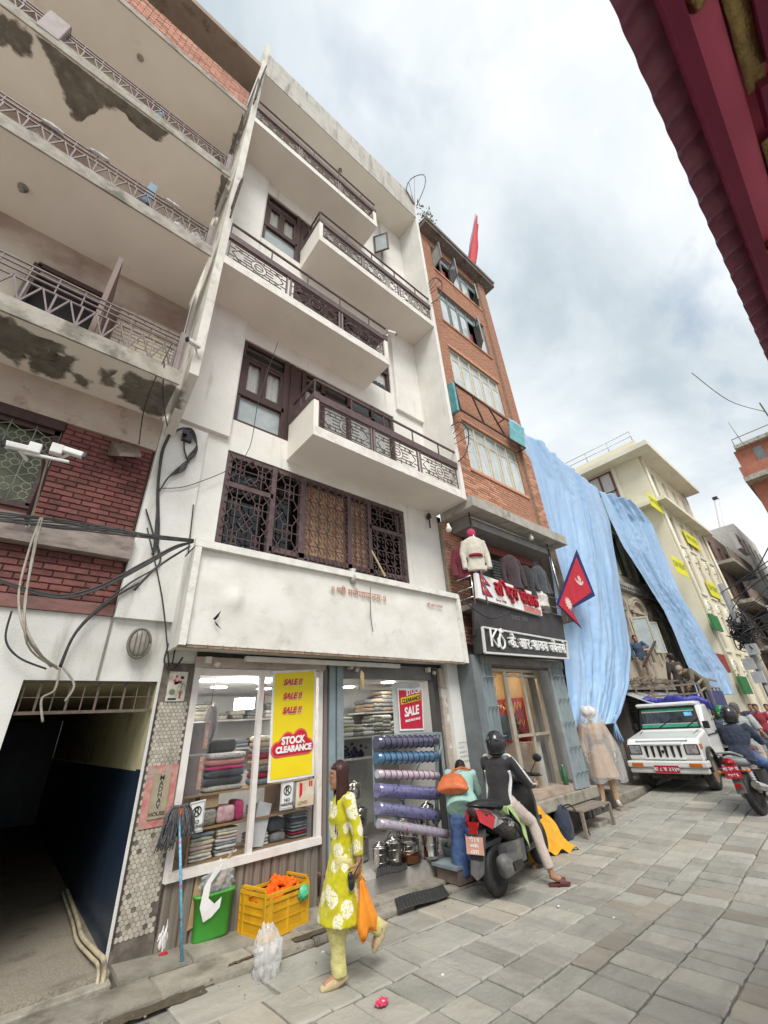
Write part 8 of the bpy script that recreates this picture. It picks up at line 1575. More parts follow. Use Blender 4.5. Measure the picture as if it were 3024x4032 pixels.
def torso_dummy(x, y, z, ang, mat, lab, arms=True, name='coat', base=None, h=.72):
 t = thing(name, lab, 'clothes', (x, y, z)); f = Vector((math.cos(ang), math.sin(ang), 0)); l = Vector((-f.y, f.x, 0)); u = Vector((0, 0, 1)); c = Vector((x, y, z)); m_ = MB()
 loft(m_, [(c, l * .21, f * .13), (c + u * h * .3, l * .18, f * .115), (c + u * h * .65, l * .215, f * .13), (c + u * h * .9, l * .21, f * .10), (c + u * h, l * .08, f * .07)], 16)
 if arms:
  for q in (1, -1): m_.tube([c + u * h * .87 + l * q * .19, c + u * h * .5 + l * q * .27, c + u * h * .05 + l * q * .27 + f * .05], [.075, .062, .055], 10)
 fuse(m_, .014, 3, .008, x).build('garment', mat, t, fix=False); return t
x_ = lambda a, b, y: at(a, b, y).x
PY1 = 4.98
wd_ = torso_dummy(x_(1030, 1225, PY1), PY1, 4.62, -2.2, fabric('cream_brocade', (.62, .58, .5), (.5, .47, .4), s=30), 'cream brocade coat with maroon belt on a headless dummy at the balcony', h=.80, name='coat'); c = Vector(wd_.location); MB().lathe([(.17, .30), (.175, .36)], (c.x, c.y, c.z), 16).build('belt', MATS['cloth_red'], wd_); MB().ball((c.x, c.y, c.z + .9), (.1, .1, .12), 10, 8).build('turban', PNK, wd_)
torso_dummy(x_(1006, 1225, 5.2), 5.2, 4.5, -2.2, fabric('maroon_coat', (.16, .02, .035)), 'maroon coat hanging behind the cream brocade coat', h=.75)
torso_dummy(x_(1110, 1255, PY1), PY1, 4.42, -1.9, fabric('plum_jacket', (.055, .035, .042)), 'plum dark suit jacket hanging at the middle of the balcony', h=.85)
torso_dummy(x_(1143, 1260, PY1), PY1 + .05, 4.3, -1.9, BLKC, 'black trousers and waistcoat hanging beside the plum jacket', h=.85, arms=False)
torso_dummy(x_(1165, 1262, PY1), PY1 - .05, 4.45, -1.6, fabric('charcoal_jacket', (.06, .065, .075)), 'charcoal suit jacket over white skirt at the balcony corner', h=.75)
torso_dummy(x_(1167, 1290, PY1), PY1 - .02, 4.12, -1.6, MATS['folded_white'], 'white cloth skirt below the charcoal jacket', h=.42, arms=False)
                                                              # == STREET OBJECTS
bo = ag(452, 2046); bo.z += .05; gb = thing('waste_bin', 'green plastic bin overflowing with clear plastic and cardboard', 'bin', bo)
GRN_ = M('green_plastic', (.07, .36, .05), (.055, .30, .04), s=3, rough=.35); bw = .19
m_ = MB(); o = bo + Vector((0, .06, 0))
def rr_(w, d, n=24, p=.35): return [(math.copysign(abs(math.cos(t)) ** p, math.cos(t)) * w, math.copysign(abs(math.sin(t)) ** p, math.sin(t)) * d) for t in [2 * math.pi * k / n for k in range(n)]]
rings = [(.165, .085, 0), (.178, .095, .03), (.20, .115, .36), (.215, .125, .365), (.215, .125, .385), (.195, .11, .385), (.175, .09, .1)]
for w, d, z in rings: m_.v += [o + Vector((x, y, z)) for x, y in rr_(w, d)]
for i in range(len(rings) - 1):
 for k in range(24): m_.f.append([i * 24 + k, i * 24 + (k + 1) % 24, (i + 1) * 24 + (k + 1) % 24, (i + 1) * 24 + k]); m_.sm.append(True)
m_.f.append(list(reversed(range(24)))); m_.sm.append(False); m_.f.append([6 * 24 + k for k in range(24)]); m_.sm.append(False); m_.build('tub', GRN_, gb, fix=False)
WRAP = film('crumpled_film', (.86, .87, .87), .34, .1); r = random.Random(6)
def crumple(c, rad, seed, k=1.0, n=20):
 m_ = MB(); c = Vector(c)
 def fn(a, b):
  th, ph = 2 * math.pi * a, math.pi * (b - .5); d = Vector((math.cos(th) * math.cos(ph), math.sin(th) * math.cos(ph), math.sin(ph)))
  q = .78 + .4 * abs(noise.noise(d * 2.2 + Vector((seed, 0, 0)))) + .2 * noise.noise(d * 5 + Vector((0, seed, 0))) + .08 * (1 - 2 * abs(noise.noise(d * 8 + Vector((seed, seed, 0))))) + .05 * noise.noise(d * 17 + Vector((0, seed, 0)))
  return c + Vector((d.x * rad[0], d.y * rad[1], d.z * rad[2])) * q * k
 m_.grid(fn, n * 3, int(n * 1.5)); return m_
rb_ = solo(crumple(o + Vector((.03, -.0, .47)), (.2, .13, .16), 3), 'plastic_waste', WRAP, 'crumpled clear plastic stuffed in the green bin', 'plastic waste', fix=False)
cbm = MATS['cardboard']; m_ = MB(); m_.prism([o + Vector((-.24, -.03, .12)), o + Vector((-.17, -.03, .14)), o + Vector((-.12, -.01, .52)), o + Vector((-.2, -.01, .56))], (0, .006, 0)); m_.prism([o + Vector((.0, -.05, .42)), o + Vector((.06, -.05, .4)), o + Vector((.15, -.02, .58)), o + Vector((.18, -.02, .72)), o + Vector((.1, -.02, .62))], (0, .006, 0)); solo(m_, 'cardboard_scrap', cbm, 'torn brown cardboard sticking out of the green bin', 'cardboard')
m_ = MB(); pts = [(-.12, .18), (-.17, .30), (-.15, .46), (-.06, .58), (.02, .62), (.0, .56), (-.08, .48), (-.09, .36), (-.02, .3), (.05, .34), (.04, .26), (-.04, .2)]; m_.prism([o + Vector((x, -.13, z)) for x, z in pts], (0, .004, 0)); solo(m_, 'paper_scrap', MATS['paper_white'], 'curled white paper hanging over the rim of the green bin', 'paper')
c0, c1, c2 = ag(568, 2052), ag(666, 1975), ag(538, 2019); ux_ = Vector((.965, .26, -.05)).normalized(); cr_t = thing('plastic_crate', 'yellow plastic crate holding orange marigold garlands', 'crate', c0)
CY = M('yellow_plastic', (.66, .36, .015), (.55, .29, .012), s=4, rough=.42, dirt=(.4, .25, .05), ds=6, dlo=.58, dhi=.8); L_c, W_c, H_c = .62, .40, .36; uy_ = Vector((-ux_.y, ux_.x, 0)).normalized(); base = Vector((c0.x, c0.y, c0.z + .045)); Cq = lambda x, y, z: base + ux_ * x + uy_ * y + Vector((0, 0, z))
m_ = MB()
def cbar(a, b, w, h): m_.bar(Cq(*a), Cq(*b), w, h)
for y in (0, W_c):
 for z, h in ((.02, .04), (.13, .015), (.22, .02), (.30, .03), (.35, .025)): cbar((0, y, z), (L_c, y, z), .018 if z < .3 else .03, h)
 for i in range(33): x = .1 + i * (L_c - .2) / 32; cbar((x, y, .03), (x, y, .3), .008, .008)
 for x in (.09, L_c / 2, L_c - .09): cbar((x, y, 0), (x, y, .3), .03, .016)
 for x in (.035, L_c - .035): cbar((x, y, 0), (x, y, .36), .09, .016)
for x in (0, L_c):
 for z, h in ((.02, .04), (.13, .015), (.2, .02), (.27, .03), (.36, .03)): cbar((x, 0, z), (x, W_c, z), .018 if z < .3 else .03, h)
 for i in range(20): y = .07 + i * (W_c - .14) / 19; cbar((x, y, .03), (x, y, .26), .008, .008)
 for y in (.03, W_c - .03): cbar((x, y, 0), (x, y, .4), .016, .08)
 cbar((x, .05, .31), (x, .12, .31), .012, .07); cbar((x, W_c - .12, .31), (x, W_c - .05, .31), .012, .07); cbar((x, .03, .405), (x, W_c - .03, .405), .03, .02)
m_.prism([Cq(0, 0, .005), Cq(L_c, 0, .005), Cq(L_c, W_c, .005), Cq(0, W_c, .005)], (0, 0, .012)); m_.build('crate_body', CY, cr_t)
fl_ = MB()
def bead(c, s_):
 b = len(fl_.v); n = 7
 for k in range(5):
  t_ = math.pi * (k + .5) / 5
  for q in range(n): a = 2 * math.pi * q / n + k * .4; fl_.v.append(c + Vector((math.sin(t_) * math.cos(a), math.sin(t_) * math.sin(a), math.cos(t_))) * s_ * r.uniform(.9, 1.1))
 for k in range(4):
  for q in range(n): fl_.f.append([b + k * n + q, b + k * n + (q + 1) % n, b + (k + 1) * n + (q + 1) % n, b + (k + 1) * n + q]); fl_.sm.append(False)
 fl_.f.append([b + q for q in range(n)]); fl_.sm.append(False)
for _ in range(620):
 x, y = r.uniform(.06, L_c - .06), r.uniform(.04, W_c - .04); h = .25 + .15 * math.exp(-((x - .42) ** 2) / .018) - .05 * (x < .14); bead(Cq(x, y, h - abs(r.gauss(0, .025)) + .02 * math.sin(x * 40 + y * 30)), r.uniform(.019, .025))
tag(solo(fl_, 'marigold_garland', M('marigold_orange', (.90, .155, .006), (.75, .10, .004), s=60, rough=.8), 'orange marigold garlands heaped in the yellow crate', 'garland', fix=False), kind='stuff')
solo(crumple(Cq(L_c * .83, -.04, .29), (.055, .03, .06), 9, 1.2, 12), 'green_bag', M('green_carrier', (.03, .42, .17), (.2, .55, .35), s=20, rough=.3), 'small green carrier bag tied to the rim of the yellow crate', 'bag', fix=False)
bk_ = ag(688, 1968) + Vector((.08, .05, .05)); bt = thing('wicker_basket', 'dark wicker basket of twine behind the yellow crate', 'basket', bk_); MB().lathe([(.13, .1), (.16, .28), (.165, .30)], bk_, 20).build('basket', M('wicker', (.085, .05, .04), (.04, .025, .02), s=30, st=(1, 1, 3), rough=.9, bump=.8, bs=90), bt); m_ = MB()
for i in range(26): a = i * 2.4; m_.tube(smooth_path([bk_ + Vector((.12 * math.cos(a + k), .12 * math.sin(a + k * 1.3), .30 + .03 * math.sin(i + k * 2))) for k in range(4)], 4), .007, 4)
m_.build('twine', M('rose_twine', (.28, .16, .14), (.18, .1, .09), s=30, rough=.9), bt); m_ = MB()
for i in range(24): a = i * .26; m_.tube([bk_ + Vector((.11 * math.cos(a), .11 * math.sin(a), .11)), bk_ + Vector((.2 * math.cos(a + .3), .2 * math.sin(a + .3), -.0))], .005, 4)
m_.build('brush_twig', M('twig', (.3, .24, .17), rough=.9), bt)
a, b = ag(391, 2095) + Vector((0, 0, .05)), at(388, 1752, W - .15); mp_ = thing('mop', 'grey string mop on a blue patterned handle leaning head up on the shop window', 'mop', a)
BLU = M('mop_handle_blue', (.06, .30, .50), (.25, .45, .55), s=40, rough=.35, dirt=(.5, .05, .12), ds=22, dlo=.6, dhi=.64); MB().tube([a, b], .014, 8).build('handle', BLU, mp_); ORG = M('mop_orange', (.62, .12, .03), rough=.4)
MB().tube([b - Vector((0, 0, .12)), b], [.02, .03], 10).bar(b + Vector((-.075, 0, .0)), b + Vector((.075, 0, .0)), .05, .05).build('mop_socket', ORG, mp_); m_ = MB()
for i in range(110):
 x = r.choice([-1, 1]) * r.uniform(.015, .11) * (.6 if r.random() < .3 else 1); L = r.uniform(.20, .27) if x < 0 else r.uniform(.13, .18); p0 = b + Vector((x * .55, r.uniform(-.03, .03), .03)); p1 = b + Vector((x * 1.35, r.uniform(-.07, .05), -.05)); m_.tube(smooth_path([p0, p0 + Vector((x * .25, 0, .02)), p1, p1 + Vector((x * .15 + r.uniform(-.02, .02), r.uniform(-.02, .02), -L * .5)), p1 + Vector((x * .3 + r.uniform(-.03, .03), r.uniform(-.03, .03), -L))], 3), .0062, 4)
m_.build('mop_strings', M('mop_grey', (.075, .075, .08), (.14, .14, .145), s=40, rough=.95), mp_)
def litter(px, rad, lab, seed, mat, name='plastic_bag', dz=.0): c = ag(*px) + Vector((0, .02, rad[2] * .55 + dz)); return solo(crumple(c, rad, seed), name, mat, lab, name.replace('_', ' '), fix=False)
litter((578, 2108), (.14, .12, .22), 'crumpled clear plastic bag standing on the paving left of the woman', 5, WRAP); litter((343, 2072), (.07, .05, .17), 'white twisted plastic bag against the foot of the tiled pier', 8, M('bag_white', (.72, .71, .70), rough=.35, bump=.5, bs=25), dz=.05)
litter((351, 2083), (.04, .03, .012), 'red torn wrapper beside the white bag', 2, FRED, 'wrapper', .06); litter((828, 2175), (.06, .045, .02), 'crumpled pink and white wrapper on the paving in the foreground', 4, M('pink_wrapper', (.62, .05, .12), (.7, .6, .6), s=22, lo=.5, hi=.55, rough=.4), 'wrapper', .01); litter((1290, 1745), (.2, .17, .22), 'blue plastic bag behind the mannequin feet', 7, M('blue_bag', (.015, .10, .42), (.03, .16, .55), s=8, rough=.3)); litter((1283, 1760), (.2, .15, .05), 'white paper scraps by the bench end', 6, MATS['bag_white'], 'paper_scrap')
for i, q in enumerate(((433, 2090), (700, 2060), (1210, 1960), (960, 2110), (1330, 1985), (255, 2175))): litter(q, (.018, .014, .01), ['white pebble near the green bin', 'white crumb right of the yellow crate', 'tiny scrap on the open paving', 'pale crumb in the foreground paving', 'small grey crumb on the right paving', 'white peel by the gutter'][i], i + 20, MATS['bag_white'], 'scrap')
be = thing('bench', 'low grey slatted wooden bench before the jewellery shop step', 'bench', (9.2, 4.9, gz(9.2))); p, q = Vector((8.65, 4.80, gz(9.2))), Vector((9.75, 4.78, gz(9.2))); e_ = Vector((.0, .38, 0)); BW = M('grey_bench_wood', (.26, .22, .18), (.18, .15, .125), s=6, st=(.3, 1, 1), rough=.85)
for i in range(6): MB().bar(p + e_ * (i / 5) + Vector((0, 0, .38)), q + e_ * (i / 5) + Vector((0, 0, .38)), .058, .025).build('slat', BW, be)
for c in (p, q, p + e_, q + e_): MB().bar(Vector((c.x, c.y, gz(c.x))), c + Vector((0, 0, .365)), .06, .05).build('leg', BW, be)
gbm = M('green_bottle', (.01, .10, .03), rough=.08, spec=.8, coat=.5); bq = Vector((9.12, 5.25, .525)); solo(MB().lathe([(.055, 0), (.06, .02), (.06, .2), (.04, .26), (.02, .3), (.02, .36)], bq, 16), 'bottle', gbm, 'large green bottle standing on the jewellery shop threshold', 'bottle')
m_ = MB(); P3 = [Vector((1.2, 8.2, .12)), Vector((1.18, 6.9, .1)), Vector((1.16, 6.3, .09)), Vector((1.2, 5.75, .10)), Vector((1.225, 5.5, .09)), Vector((1.215, 5.36, -.02)), Vector((1.19, 5.31, -.08))]; m_.tube(smooth_path(P3, 6), .021, 8); m_.tube([p + Vector((-.04, .0, -.02)) for p in smooth_path(P3, 6)[:-5]], .015, 8); solo(m_, 'drain_hose', M('cream_pipe', (.50, .43, .29), (.38, .32, .22), s=7, rough=.5, dirt=(.15, .12, .09), ds=5), 'cream drain hose lying out of the dark passage beside the tiled pier', 'hose')
                                                              # == WALL FITTINGS, CAMERAS, CABLES
def cctv(c, d, lab, s=1.0, name='security_camera'):
 d = Vector(d).normalized(); t = thing(name, lab, 'camera', c, 'white security cameras'); c = Vector(c); m_ = MB(); m_.bar(c, c + d * .26 * s, .085 * s, .085 * s); m_.build('housing', M('camera_white', (.70, .69, .66), (.62, .61, .58), s=6, rough=.35), t, bevel=.012); m_ = MB(); m_.bar(c + d * .255 * s, c + d * .29 * s, .075 * s, .075 * s); m_.build('lens_hood', BLKPL, t); m_ = MB(); m_.bar(c + d * .1 * s - Vector((0, 0, .04 * s)), c + Vector((0, .06, -.12 * s)), .03 * s); m_.build('bracket', MATS['camera_white'], t); return t
CYY = 4.6; cA, cB = at(66, 972, CYY), at(134, 970, CYY); cctv(cA, at(12, 965, CYY) - cA + Vector((0, -.05, 0)), 'white bullet camera pointing left on the roadside bracket', .75); cctv(cB, at(180, 990, CYY) - cB + Vector((0, -.05, 0)), 'white bullet camera pointing right on the roadside bracket', .75)
q = at(100, 975, CYY); jb = thing('junction_box', 'pair of white junction boxes between the two roadside cameras', 'box', q); m_ = MB(); [m_.box(q.x + dx - .05, q.x + dx + .05, CYY - .04, CYY + .04, q.z + dz - .055, q.z + dz + .055) for dx, dz in ((-.09, -.01), (.07, .05))]; m_.bar(q + Vector((-.16, 0, -.08)), q + Vector((.2, 0, -.05)), .03); m_.build('box', MATS['camera_white'], jb, bevel=.008)
MB().tube([at(100, 985, CYY), at(92, 1040, CYY + .3), at(55, 1130, W - .1)], .025, 8).build('pole', M('brown_pole', (.08, .04, .04), rough=.6), jb)
c = at(421, 741, 4.62); cctv(c + Vector((.08, .05, .02)), (-1, -.4, -.25), 'white dome-nosed camera on the party wall edge', .75); c = at(838, 716, 4.7); cctv(c, (1, -.3, .05), 'small white camera at the balcony rail end', .8)
mb_l = thing('bulkhead_lamp', 'oval caged bulkhead lamp on the white wall above the passage', 'lamp', at(300, 1410, W - .06)); c = at(301, 1389, W - .10); m_ = MB(); m_.ball(c, (.10, .05, .15), 16, 10); m_.build('lens', M('lamp_dusty', (.36, .33, .28), (.26, .24, .2), s=9, rough=.4), mb_l); m_ = MB()
m_.tube([c + Vector((.115 * math.cos(t), -.0, .165 * math.sin(t))) for t in [k * math.pi / 10 for k in range(21)]], .016, 6)
for dx in (-.05, 0, .05): m_.tube([c + Vector((dx, -.055 * math.sin(t), -.15 * math.cos(t))) for t in [k * math.pi / 8 for k in range(9)]], .006, 4)
m_.build('cage', M('cage_grey', (.2, .185, .16), rough=.7), mb_l)
ab = thing('metal_awning', 'small rusty tin hood over the red brick panel', 'hood', at(270, 985, W - .1)); a, b, c, d = at(240, 955, W - .02), at(258, 985, W - .35), at(305, 988, W - .3), at(300, 968, W - .02); MB().prism([a, b, c, d], (0, 0, .02)).build('sheet', M('rusty_sheet', (.18, .14, .11), (.12, .09, .07), s=9, rough=.8), ab); MB().prism([a, b, b - Vector((0, 0, .0)), a - Vector((0, 0, .22))], (.015, 0, 0)).build('cheek', MATS['rusty_sheet'], ab)
for (px, lab) in (((969, 1140), 'bare bulb hanging at the left of the clothing shop'), ((1147, 1160), 'white shaded bulb at the right of the clothing shop')): q = at(*px, 4.75); t = thing('light_bulb', lab, 'bulb', q); MB().lathe([(.025, .09), (.03, .05), (.065, -.03), (.05, -.08), (.01, -.1)], q, 12).build('glass_bulb', M('bulb_white', (.75, .74, .7), rough=.2), t); MB().tube([q + Vector((0, 0, .09)), q + Vector((0, .02, .3))], .012, 5).build('flex', CABLE, t)
for px, y, lab in (((303, 125), 5.1, 'round ceiling rose under the top left slab'), ((50, 405), 5.3, 'round ceiling rose under the second floor slab'), ((735, 368), 5.2, 'dark ceiling lamp under the white house roof')): z = {303: 14.915, 50: 9.025, 735: 17.855}[px[0]]; q = az(*px, z); solo(MB().lathe([(.03, -.09), (.03, -.03), (.06, -.028), (.065, 0)], q, 16), 'ceiling_rose', CONC, lab, 'lamp')
m_ = MB(); q = at(924, 1130, W - .02); m_.tube([q + Vector((0, -.0, .1)), q + Vector((0, -.06, .1)), q + Vector((0, -.06, -.15))], .018, 6); m_.lathe([(.03, .1), (.06, .12), (.05, .2), (.01, .24)], q + Vector((0, -.06, 0)), 8); solo(m_, 'wall_lantern', M('black_iron', (.03, .028, .028), rough=.5), 'small black iron lantern bracket beside the grilled window', 'lantern')
SPK = M('rusted_iron', (.06, .04, .036), (.1, .065, .05), s=20, rough=.8)
def guard(pix, y, lab, sp=.11):
 pts = smooth_path([at(a, b, y) for a, b in pix], 5); m_ = MB(); m_.tube(pts, .016, 5); c = sum(pts, Vector()) / len(pts); base_ = pts[0].lerp(pts[-1], .5)
 for p in pts[1:-1:2]: d = (p - base_).normalized(); m_.tube([p, p + d * sp + Vector((0, -.03, 0))], [.012, .003], 4)
 for i in (5, 8, 11):
  if i < len(pts) - 1: m_.tube([pts[i], pts[0].lerp(pts[-1], i / len(pts))], .010, 4)
 return solo(m_, 'spike_guard', SPK, lab, 'spike guard', 'iron spike guards on the party walls')
guard([(926, 612), (940, 600), (954, 612), (950, 640), (932, 655)], 4.7, 'spiked iron guard at the right end of the upper balcony'); guard([(975, 920), (996, 912), (1012, 935), (1008, 975), (990, 997)], 4.7, 'spiked iron guard at the right end of the lower balcony'); guard([(893, 440), (878, 410), (890, 385), (915, 378), (918, 400), (900, 445)], 4.7, 'pale spiked guard on the roof corner beside the brick house'); guard([(497, 470), (510, 430), (524, 388), (516, 400), (500, 450)], 4.65, 'dark spiked guard hung on the left party wall', .05); guard([(547, 225), (560, 180), (576, 142), (566, 165), (552, 215)], 4.65, 'dark spiked guard near the top of the left party wall', .05)
m_ = MB(); a, b, c, d = at(980, 826, 4.9), at(1090, 905, 4.9), at(1135, 968, 4.9), at(995, 885, 4.9)
for p, q in ((a, b), (d, c), (a, d), (a.lerp(b, .33), d.lerp(c, .33)), (a.lerp(b, .66), d.lerp(c, .66))): m_.bar(p, q, .04)
for p in (a, b, d, c): m_.bar(p, p + Vector((0, .3, 0)), .03)
sf_ = thing('sign_rack', 'rusty empty sign frame with turquoise ends on the brick house', 'frame', d); m_.build('frame', SPK, sf_); m_ = MB(); a2, d2 = at(977, 824, 4.88), at(988, 884, 4.88); m_.prism([a2, a2 + Vector((.09, 0, .0)), d2 + Vector((.09, 0, 0)), d2], (0, .3, 0)); m_.build('turquoise_end', M('turquoise_sheet', (.10, .33, .38), (.2, .45, .47), s=5, rough=.5), sf_); m_ = MB(); m_.prism([at(1100, 908, 4.92), at(1132, 925, 4.92), at(1135, 970, 4.92), at(1103, 948, 4.92)], (0, .02, 0)); m_.build('turquoise_end', M('turquoise_sheet', (.10, .33, .38), (.2, .45, .47), s=5, rough=.5), sf_)
def cable(pix, r_=.012, mat=CABLE, n=6): return smooth_path([at(a, b, y) for a, b, y in pix], n)
def cable_thing(lst, name, lab, mat, cat='cables'):
 t = thing(name, lab, cat, at(lst[0][0][0][0], lst[0][0][0][1], lst[0][0][0][2]))
 for pix, r_ in lst: MB().tube(cable(pix), r_, 5).build('cable', mat, t)
 return t
Y5 = 5.05; rr = random.Random(31); lst = []
for i in range(17): j = lambda s_=4: rr.uniform(-s_, s_); lst.append(([(-170, 1100 + j(16), Y5), (110, 1130 + j(12), Y5), (235, 1145 + j(8), Y5), (340, 1160 + j(4), Y5), (418, 1168 + j(3), Y5 + .2)], rr.uniform(.004, .010)))
for i in range(6): j = lambda s_=4: rr.uniform(-s_, s_); lst.append(([(-170, 1190 + j(5), Y5), (90, 1283 + j(6), Y5), (200, 1275 + j(6), Y5), (310, 1220 + j(5), Y5), (380, 1182 + j(), Y5), (416, 1172, Y5 + .2)], rr.uniform(.006, .012)))
lst.append(([(290, 1275, Y5), (340, 1225, Y5), (410, 1180, Y5 + .1)], .014)); cable_thing(lst, 'cable_bundle', 'sagging bundle of black cables strung from the left edge to the hoarding corner', CABLE)
cable_thing([([(88, 1118, Y5), (62, 1190, Y5), (40, 1290, Y5), (60, 1380, Y5), (110, 1440, W - .1)], .011), ([(92, 1118, Y5), (72, 1200, Y5), (52, 1330, Y5), (85, 1410, Y5), (122, 1440, W - .1)], .011), ([(86, 1118, Y5), (60, 1260, Y5), (58, 1390, Y5), (125, 1445, W - .1)], .009), ([(130, 1440, W - .1), (118, 1490, W - .1), (90, 1510, W - .1), (92, 1560, W - .1)], .012), ([(135, 1440, W - .1), (160, 1480, W - .1), (140, 1515, W - .1)], .012), ([(100, 990, CYY), (85, 1060, Y5), (62, 1140, Y5)], .01), ([(104, 990, CYY), (70, 1110, Y5), (55, 1140, Y5)], .008)], 'pale_cables', 'pale cables dropping from the cameras to the passage lintel', CABLEW)
cable_thing([([(128, 1440, W - .1), (160, 1370, W - .1), (205, 1320, W - .05), (280, 1260, W - .1), (345, 1215, W - .1), (330, 1150, W - .1), (315, 1100, W - .1)], .011), ([(130, 1442, W - .1), (165, 1365, W - .1), (240, 1295, W - .1), (300, 1260, W - .1)], .014), ([(318, 1140, W - .08), (350, 1290, W - .08), (365, 1440, W - .08)], .009), ([(418, 1090, W - .08), (405, 1210, W - .08), (390, 1330, W - .08), (372, 1435, W - .08)], .009), ([(25, 1320, W - .1), (12, 1380, W - .1), (40, 1420, W - .1), (100, 1445, W - .1)], .010), ([(365, 1390, W - .08), (355, 1430, W - .08), (375, 1445, W - .08), (395, 1420, W - .08)], .012)], 'wall_cables', 'loose dark cables trailing down the white wall to the passage', CABLE)
lst = []
for i in range(7): j = lambda s_=3: rr.uniform(-s_, s_); lst.append(([(372 + j(), 925 + j(), W - .1), (350 + j(), 980 + j(), W - .1), (342 + j(), 1060 + j(), W - .1), (338 + j(5), 1165 + j(), W - .1), (335 + j(8), 1195 + j(9), W - .1)], rr.uniform(.007, .012)))
for i in range(4): a = 370 + rr.uniform(-6, 6); lst.append(([(a, 935, W - .12), (400 + i * 4, 925, W - .12), (425, 960, W - .12), (420 - i * 4, 985, W - .12), (398, 1000 + i * 5, W - .12), (365, 1030, W - .12), (345, 1060, W - .12)], .010))
lst += [([(355, 780, 4.7), (352, 860, 4.9), (362, 925, W - .1)], .009), ([(372, 740, 4.7), (330, 830, 4.8), (310, 890, 5.3), (300, 960, W - .2)], .008), ([(345, 1055, W - .1), (420, 1045, W - .1), (530, 985, W - .1), (560, 860, W - .3), (600, 740, W - .3)], .006), ([(400, 935, W - .1), (398, 970, W - .1), (408, 1000, W - .1)], .012)]
cable_thing(lst, 'cable_coil', 'coil and strands of black cable hooked on the white wall pilaster', CABLE); q = at(403, 948, W - .08); solo(MB().box(q.x - .07, q.x + .07, W - .14, W - .001, q.z - .06, q.z + .06).box(q.x - .09, q.x - .02, W - .2, W - .141, q.z + .0, q.z + .08), 'cable_box', BLKPL, 'small black splice box inside the cable coil', 'box')
cable_thing([([(985, 1275, 5.0), (1010, 1305, 4.9), (1060, 1335, 4.85), (1100, 1322, 4.85)], .016)], 'sign_cable', 'slack black cable looped below the white clothing sign', CABLE); cable_thing([([(800, 1268, HY - .05), (801, 1330, HY - .05), (806, 1365, HY - .05)], .006), ([(775, 1440, HY), (776, 1490, HY)], .005)], 'hanging_wire', 'thin wire hanging down the white hoarding', CABLE)
m_ = MB(); q = at(781, 1448, HY); m_.prism([q, q + Vector((.05, 0, -.05)), q + Vector((.04, 0, -.22)), q + Vector((.015, 0, -.26)), q + Vector((-.02, 0, -.1))], (0, .02, 0)); solo(m_, 'dried_leaf', cbm, 'dry brown leaf hanging below the hoarding edge', 'leaf'); q = at(762, 1245, HY - .02); solo(MB().lathe([(.05, -.12), (.06, 0), (.03, .05), (.06, .12)], q, 10), 'porcelain_insulator', M('insulator', (.5, .46, .4), rough=.4), 'pale insulator tied at the top edge of the hoarding', 'insulator')
solo(MB().bar(at(803, 1190, W - .1), at(832, 1245, W - .2), .03), 'bamboo_stick', M('bamboo', (.45, .36, .22), rough=.7), 'bamboo stick leaning on the grilled window', 'stick')
UX = 22.0; pb_, pt_ = ax(1632, 1640, UX), ax(1556, 1262, UX); pb_ = Vector((UX, pt_.y, gz(UX))); pt_ = Vector((UX, pt_.y, pt_.z)); up = thing('utility_pole', 'grey utility pole carrying a dense knot of cables and meter boxes', 'pole', pb_); MB().tube([pb_, pt_], [.15, .11], 10).build('pole', M('pole_concrete', (.3, .29, .27), (.22, .21, .2), s=4, rough=.9), up); m_ = MB(); kz = ax(1575, 1370, UX).z
for i in range(60): a = rr.uniform(0, 6.3); m_.tube(smooth_path([Vector((UX + rr.gauss(0, .25), pb_.y + rr.gauss(0, .22), kz + rr.gauss(0, .4))) for _ in range(4)], 4), .022, 4)
m_.build('cable_knot', CABLE, up); m_ = MB()
for i, (z, dy) in enumerate(((kz - .9, -.1), (kz - 1.9, .1), (kz - 2.4, -.15), (kz - 1.4, .2))): m_.box(UX - .35, UX - .15, pb_.y + dy - .18, pb_.y + dy + .18, z, z + .4)
m_.build('meter_box', M('meter_pale', (.5, .5, .5), rough=.5), up)
lst = []
for i in range(20): y = pb_.y + rr.uniform(-.2, .2); z = pt_.z - rr.uniform(0, 2.2); e = rr.random(); lst.append((Vector((UX, y, z)), Vector((rr.uniform(6, 14), rr.uniform(-5, -3.0) , z + rr.uniform(.5, 2.8)))) if e < .55 else (Vector((UX, y, z)), Vector((rr.uniform(36, 44), rr.uniform(1, 6), z + rr.uniform(-1, 3)))))
wt = thing('overhead_wires', 'tangle of overhead wires fanning out from the utility pole', 'wires', pt_)
for a, b in lst: MB().tube(curve_wire([a, b], .02, 10), rr.uniform(.012, .026), 4).build('wire', CABLE, wt)
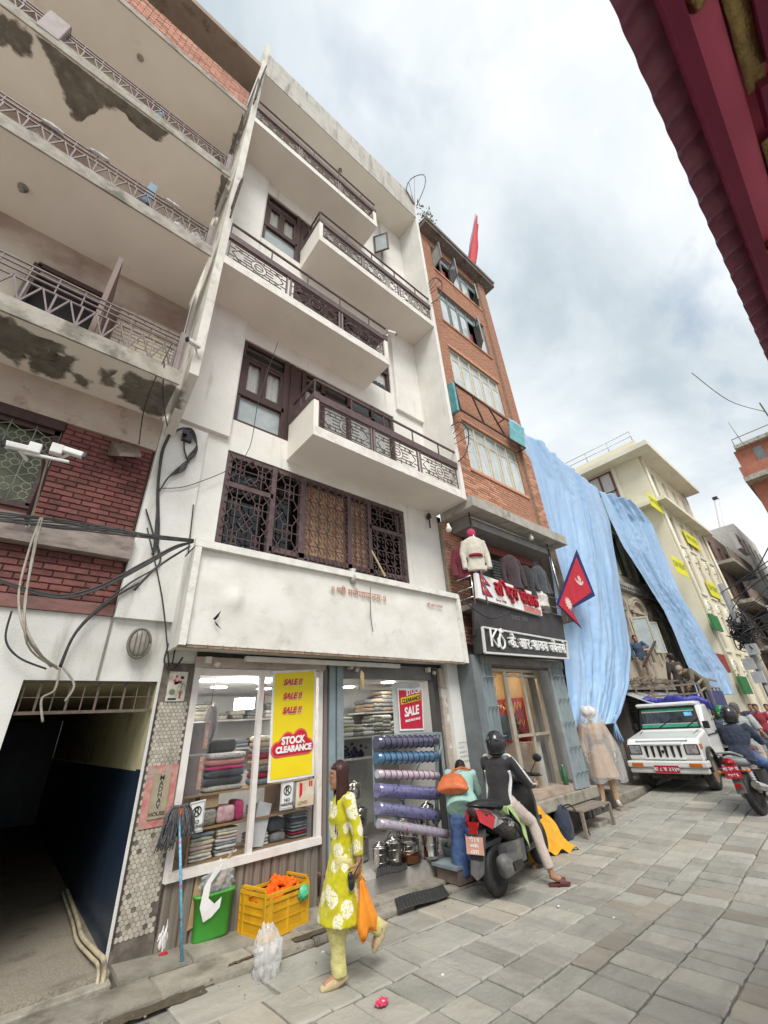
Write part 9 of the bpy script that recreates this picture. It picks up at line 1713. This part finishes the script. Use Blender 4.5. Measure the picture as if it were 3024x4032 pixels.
for x, z, lab, mt in ((1548, 1345, 'green shop board left of the utility pole', 'a'), (1612, 1480, 'small bright green board low behind the truck', 'a'), (1563, 1432, 'red banner below the cable knot', 'r')): q = at(x, z, W - .35); t = thing('shop_board', lab, 'sign', q, 'small shop boards far along the street'); MB().box(q.x - .8, q.x + .8, q.y, q.y + .1, q.z - .42, q.z + .42).build('board', {'a': M('board_green', (.03, .2, .07), rough=.5), 'r': M('board_red', (.28, .05, .045), rough=.6)}[mt], t)
solo(MB().tube([Vector((3.2, -.1, 3.5)), Vector((6.0, -.2, 3.0)), Vector((14, -1.2, 2.2))], .004, 5).tube(smooth_path([Vector((3.3, -.1, 3.48)), Vector((3.0, .02, 3.5)), Vector((2.7, .1, 3.62))]), .0025, 4), 'eave_wire', CABLEW, 'loose dark wire trailing from the end of the maroon eave', 'wire')
def sack(px, y, z, rad, mat, lab, seed, name='sack'): q = at(*px, y); return solo(crumple((q.x, y, z + rad[2] * .8), rad, seed, 1, 16), name, mat, lab, name, fix=False)
WS = M('white_sack', (.62, .61, .6), (.45, .45, .46), s=9, rough=.7, bump=.5, bs=30)
sack((80, 325), 5.0, 9.26, (.22, .16, .22), WS, 'white sack behind the second floor railing', 3); sack((385, 500), 4.95, 9.26, (.30, .14, .2), WS, 'heap of pale laundry at the right of the second floor balcony', 4, 'laundry'); sack((425, 525), 4.95, 9.26, (.2, .14, .22), WS, 'smaller pale bundle in the balcony corner', 9, 'laundry'); sack((305, 462), 4.9, 9.26, (.16, .12, .16), NAV, 'navy bundle beside the blue plank', 5)
solo(MB().bar(at(300, 465, 4.9), at(333, 400, 4.9), .12, .03), 'plank', M('pale_blue_plank', (.16, .26, .33), rough=.6), 'pale blue plank leaning on the second floor railing', 'plank'); solo(MB().bar(at(338, 262, 4.9), at(352, 232, 4.9), .1, .03), 'plank', MATS['pale_blue_plank'], 'turquoise board on the third floor balcony', 'plank')
for (px, lab) in (((112, 272), 'white rag knotted on the second floor rail, left'), ((215, 335), 'white rag strip tied along the second floor rail'), ((372, 440), 'frayed white cloth tied on the second floor rail, right')): q = at(*px, BF + .02); solo(crumple(q, (.12, .03, .03), px[0], 1.2, 8), 'rag', WS, lab, 'rag', fix=False)
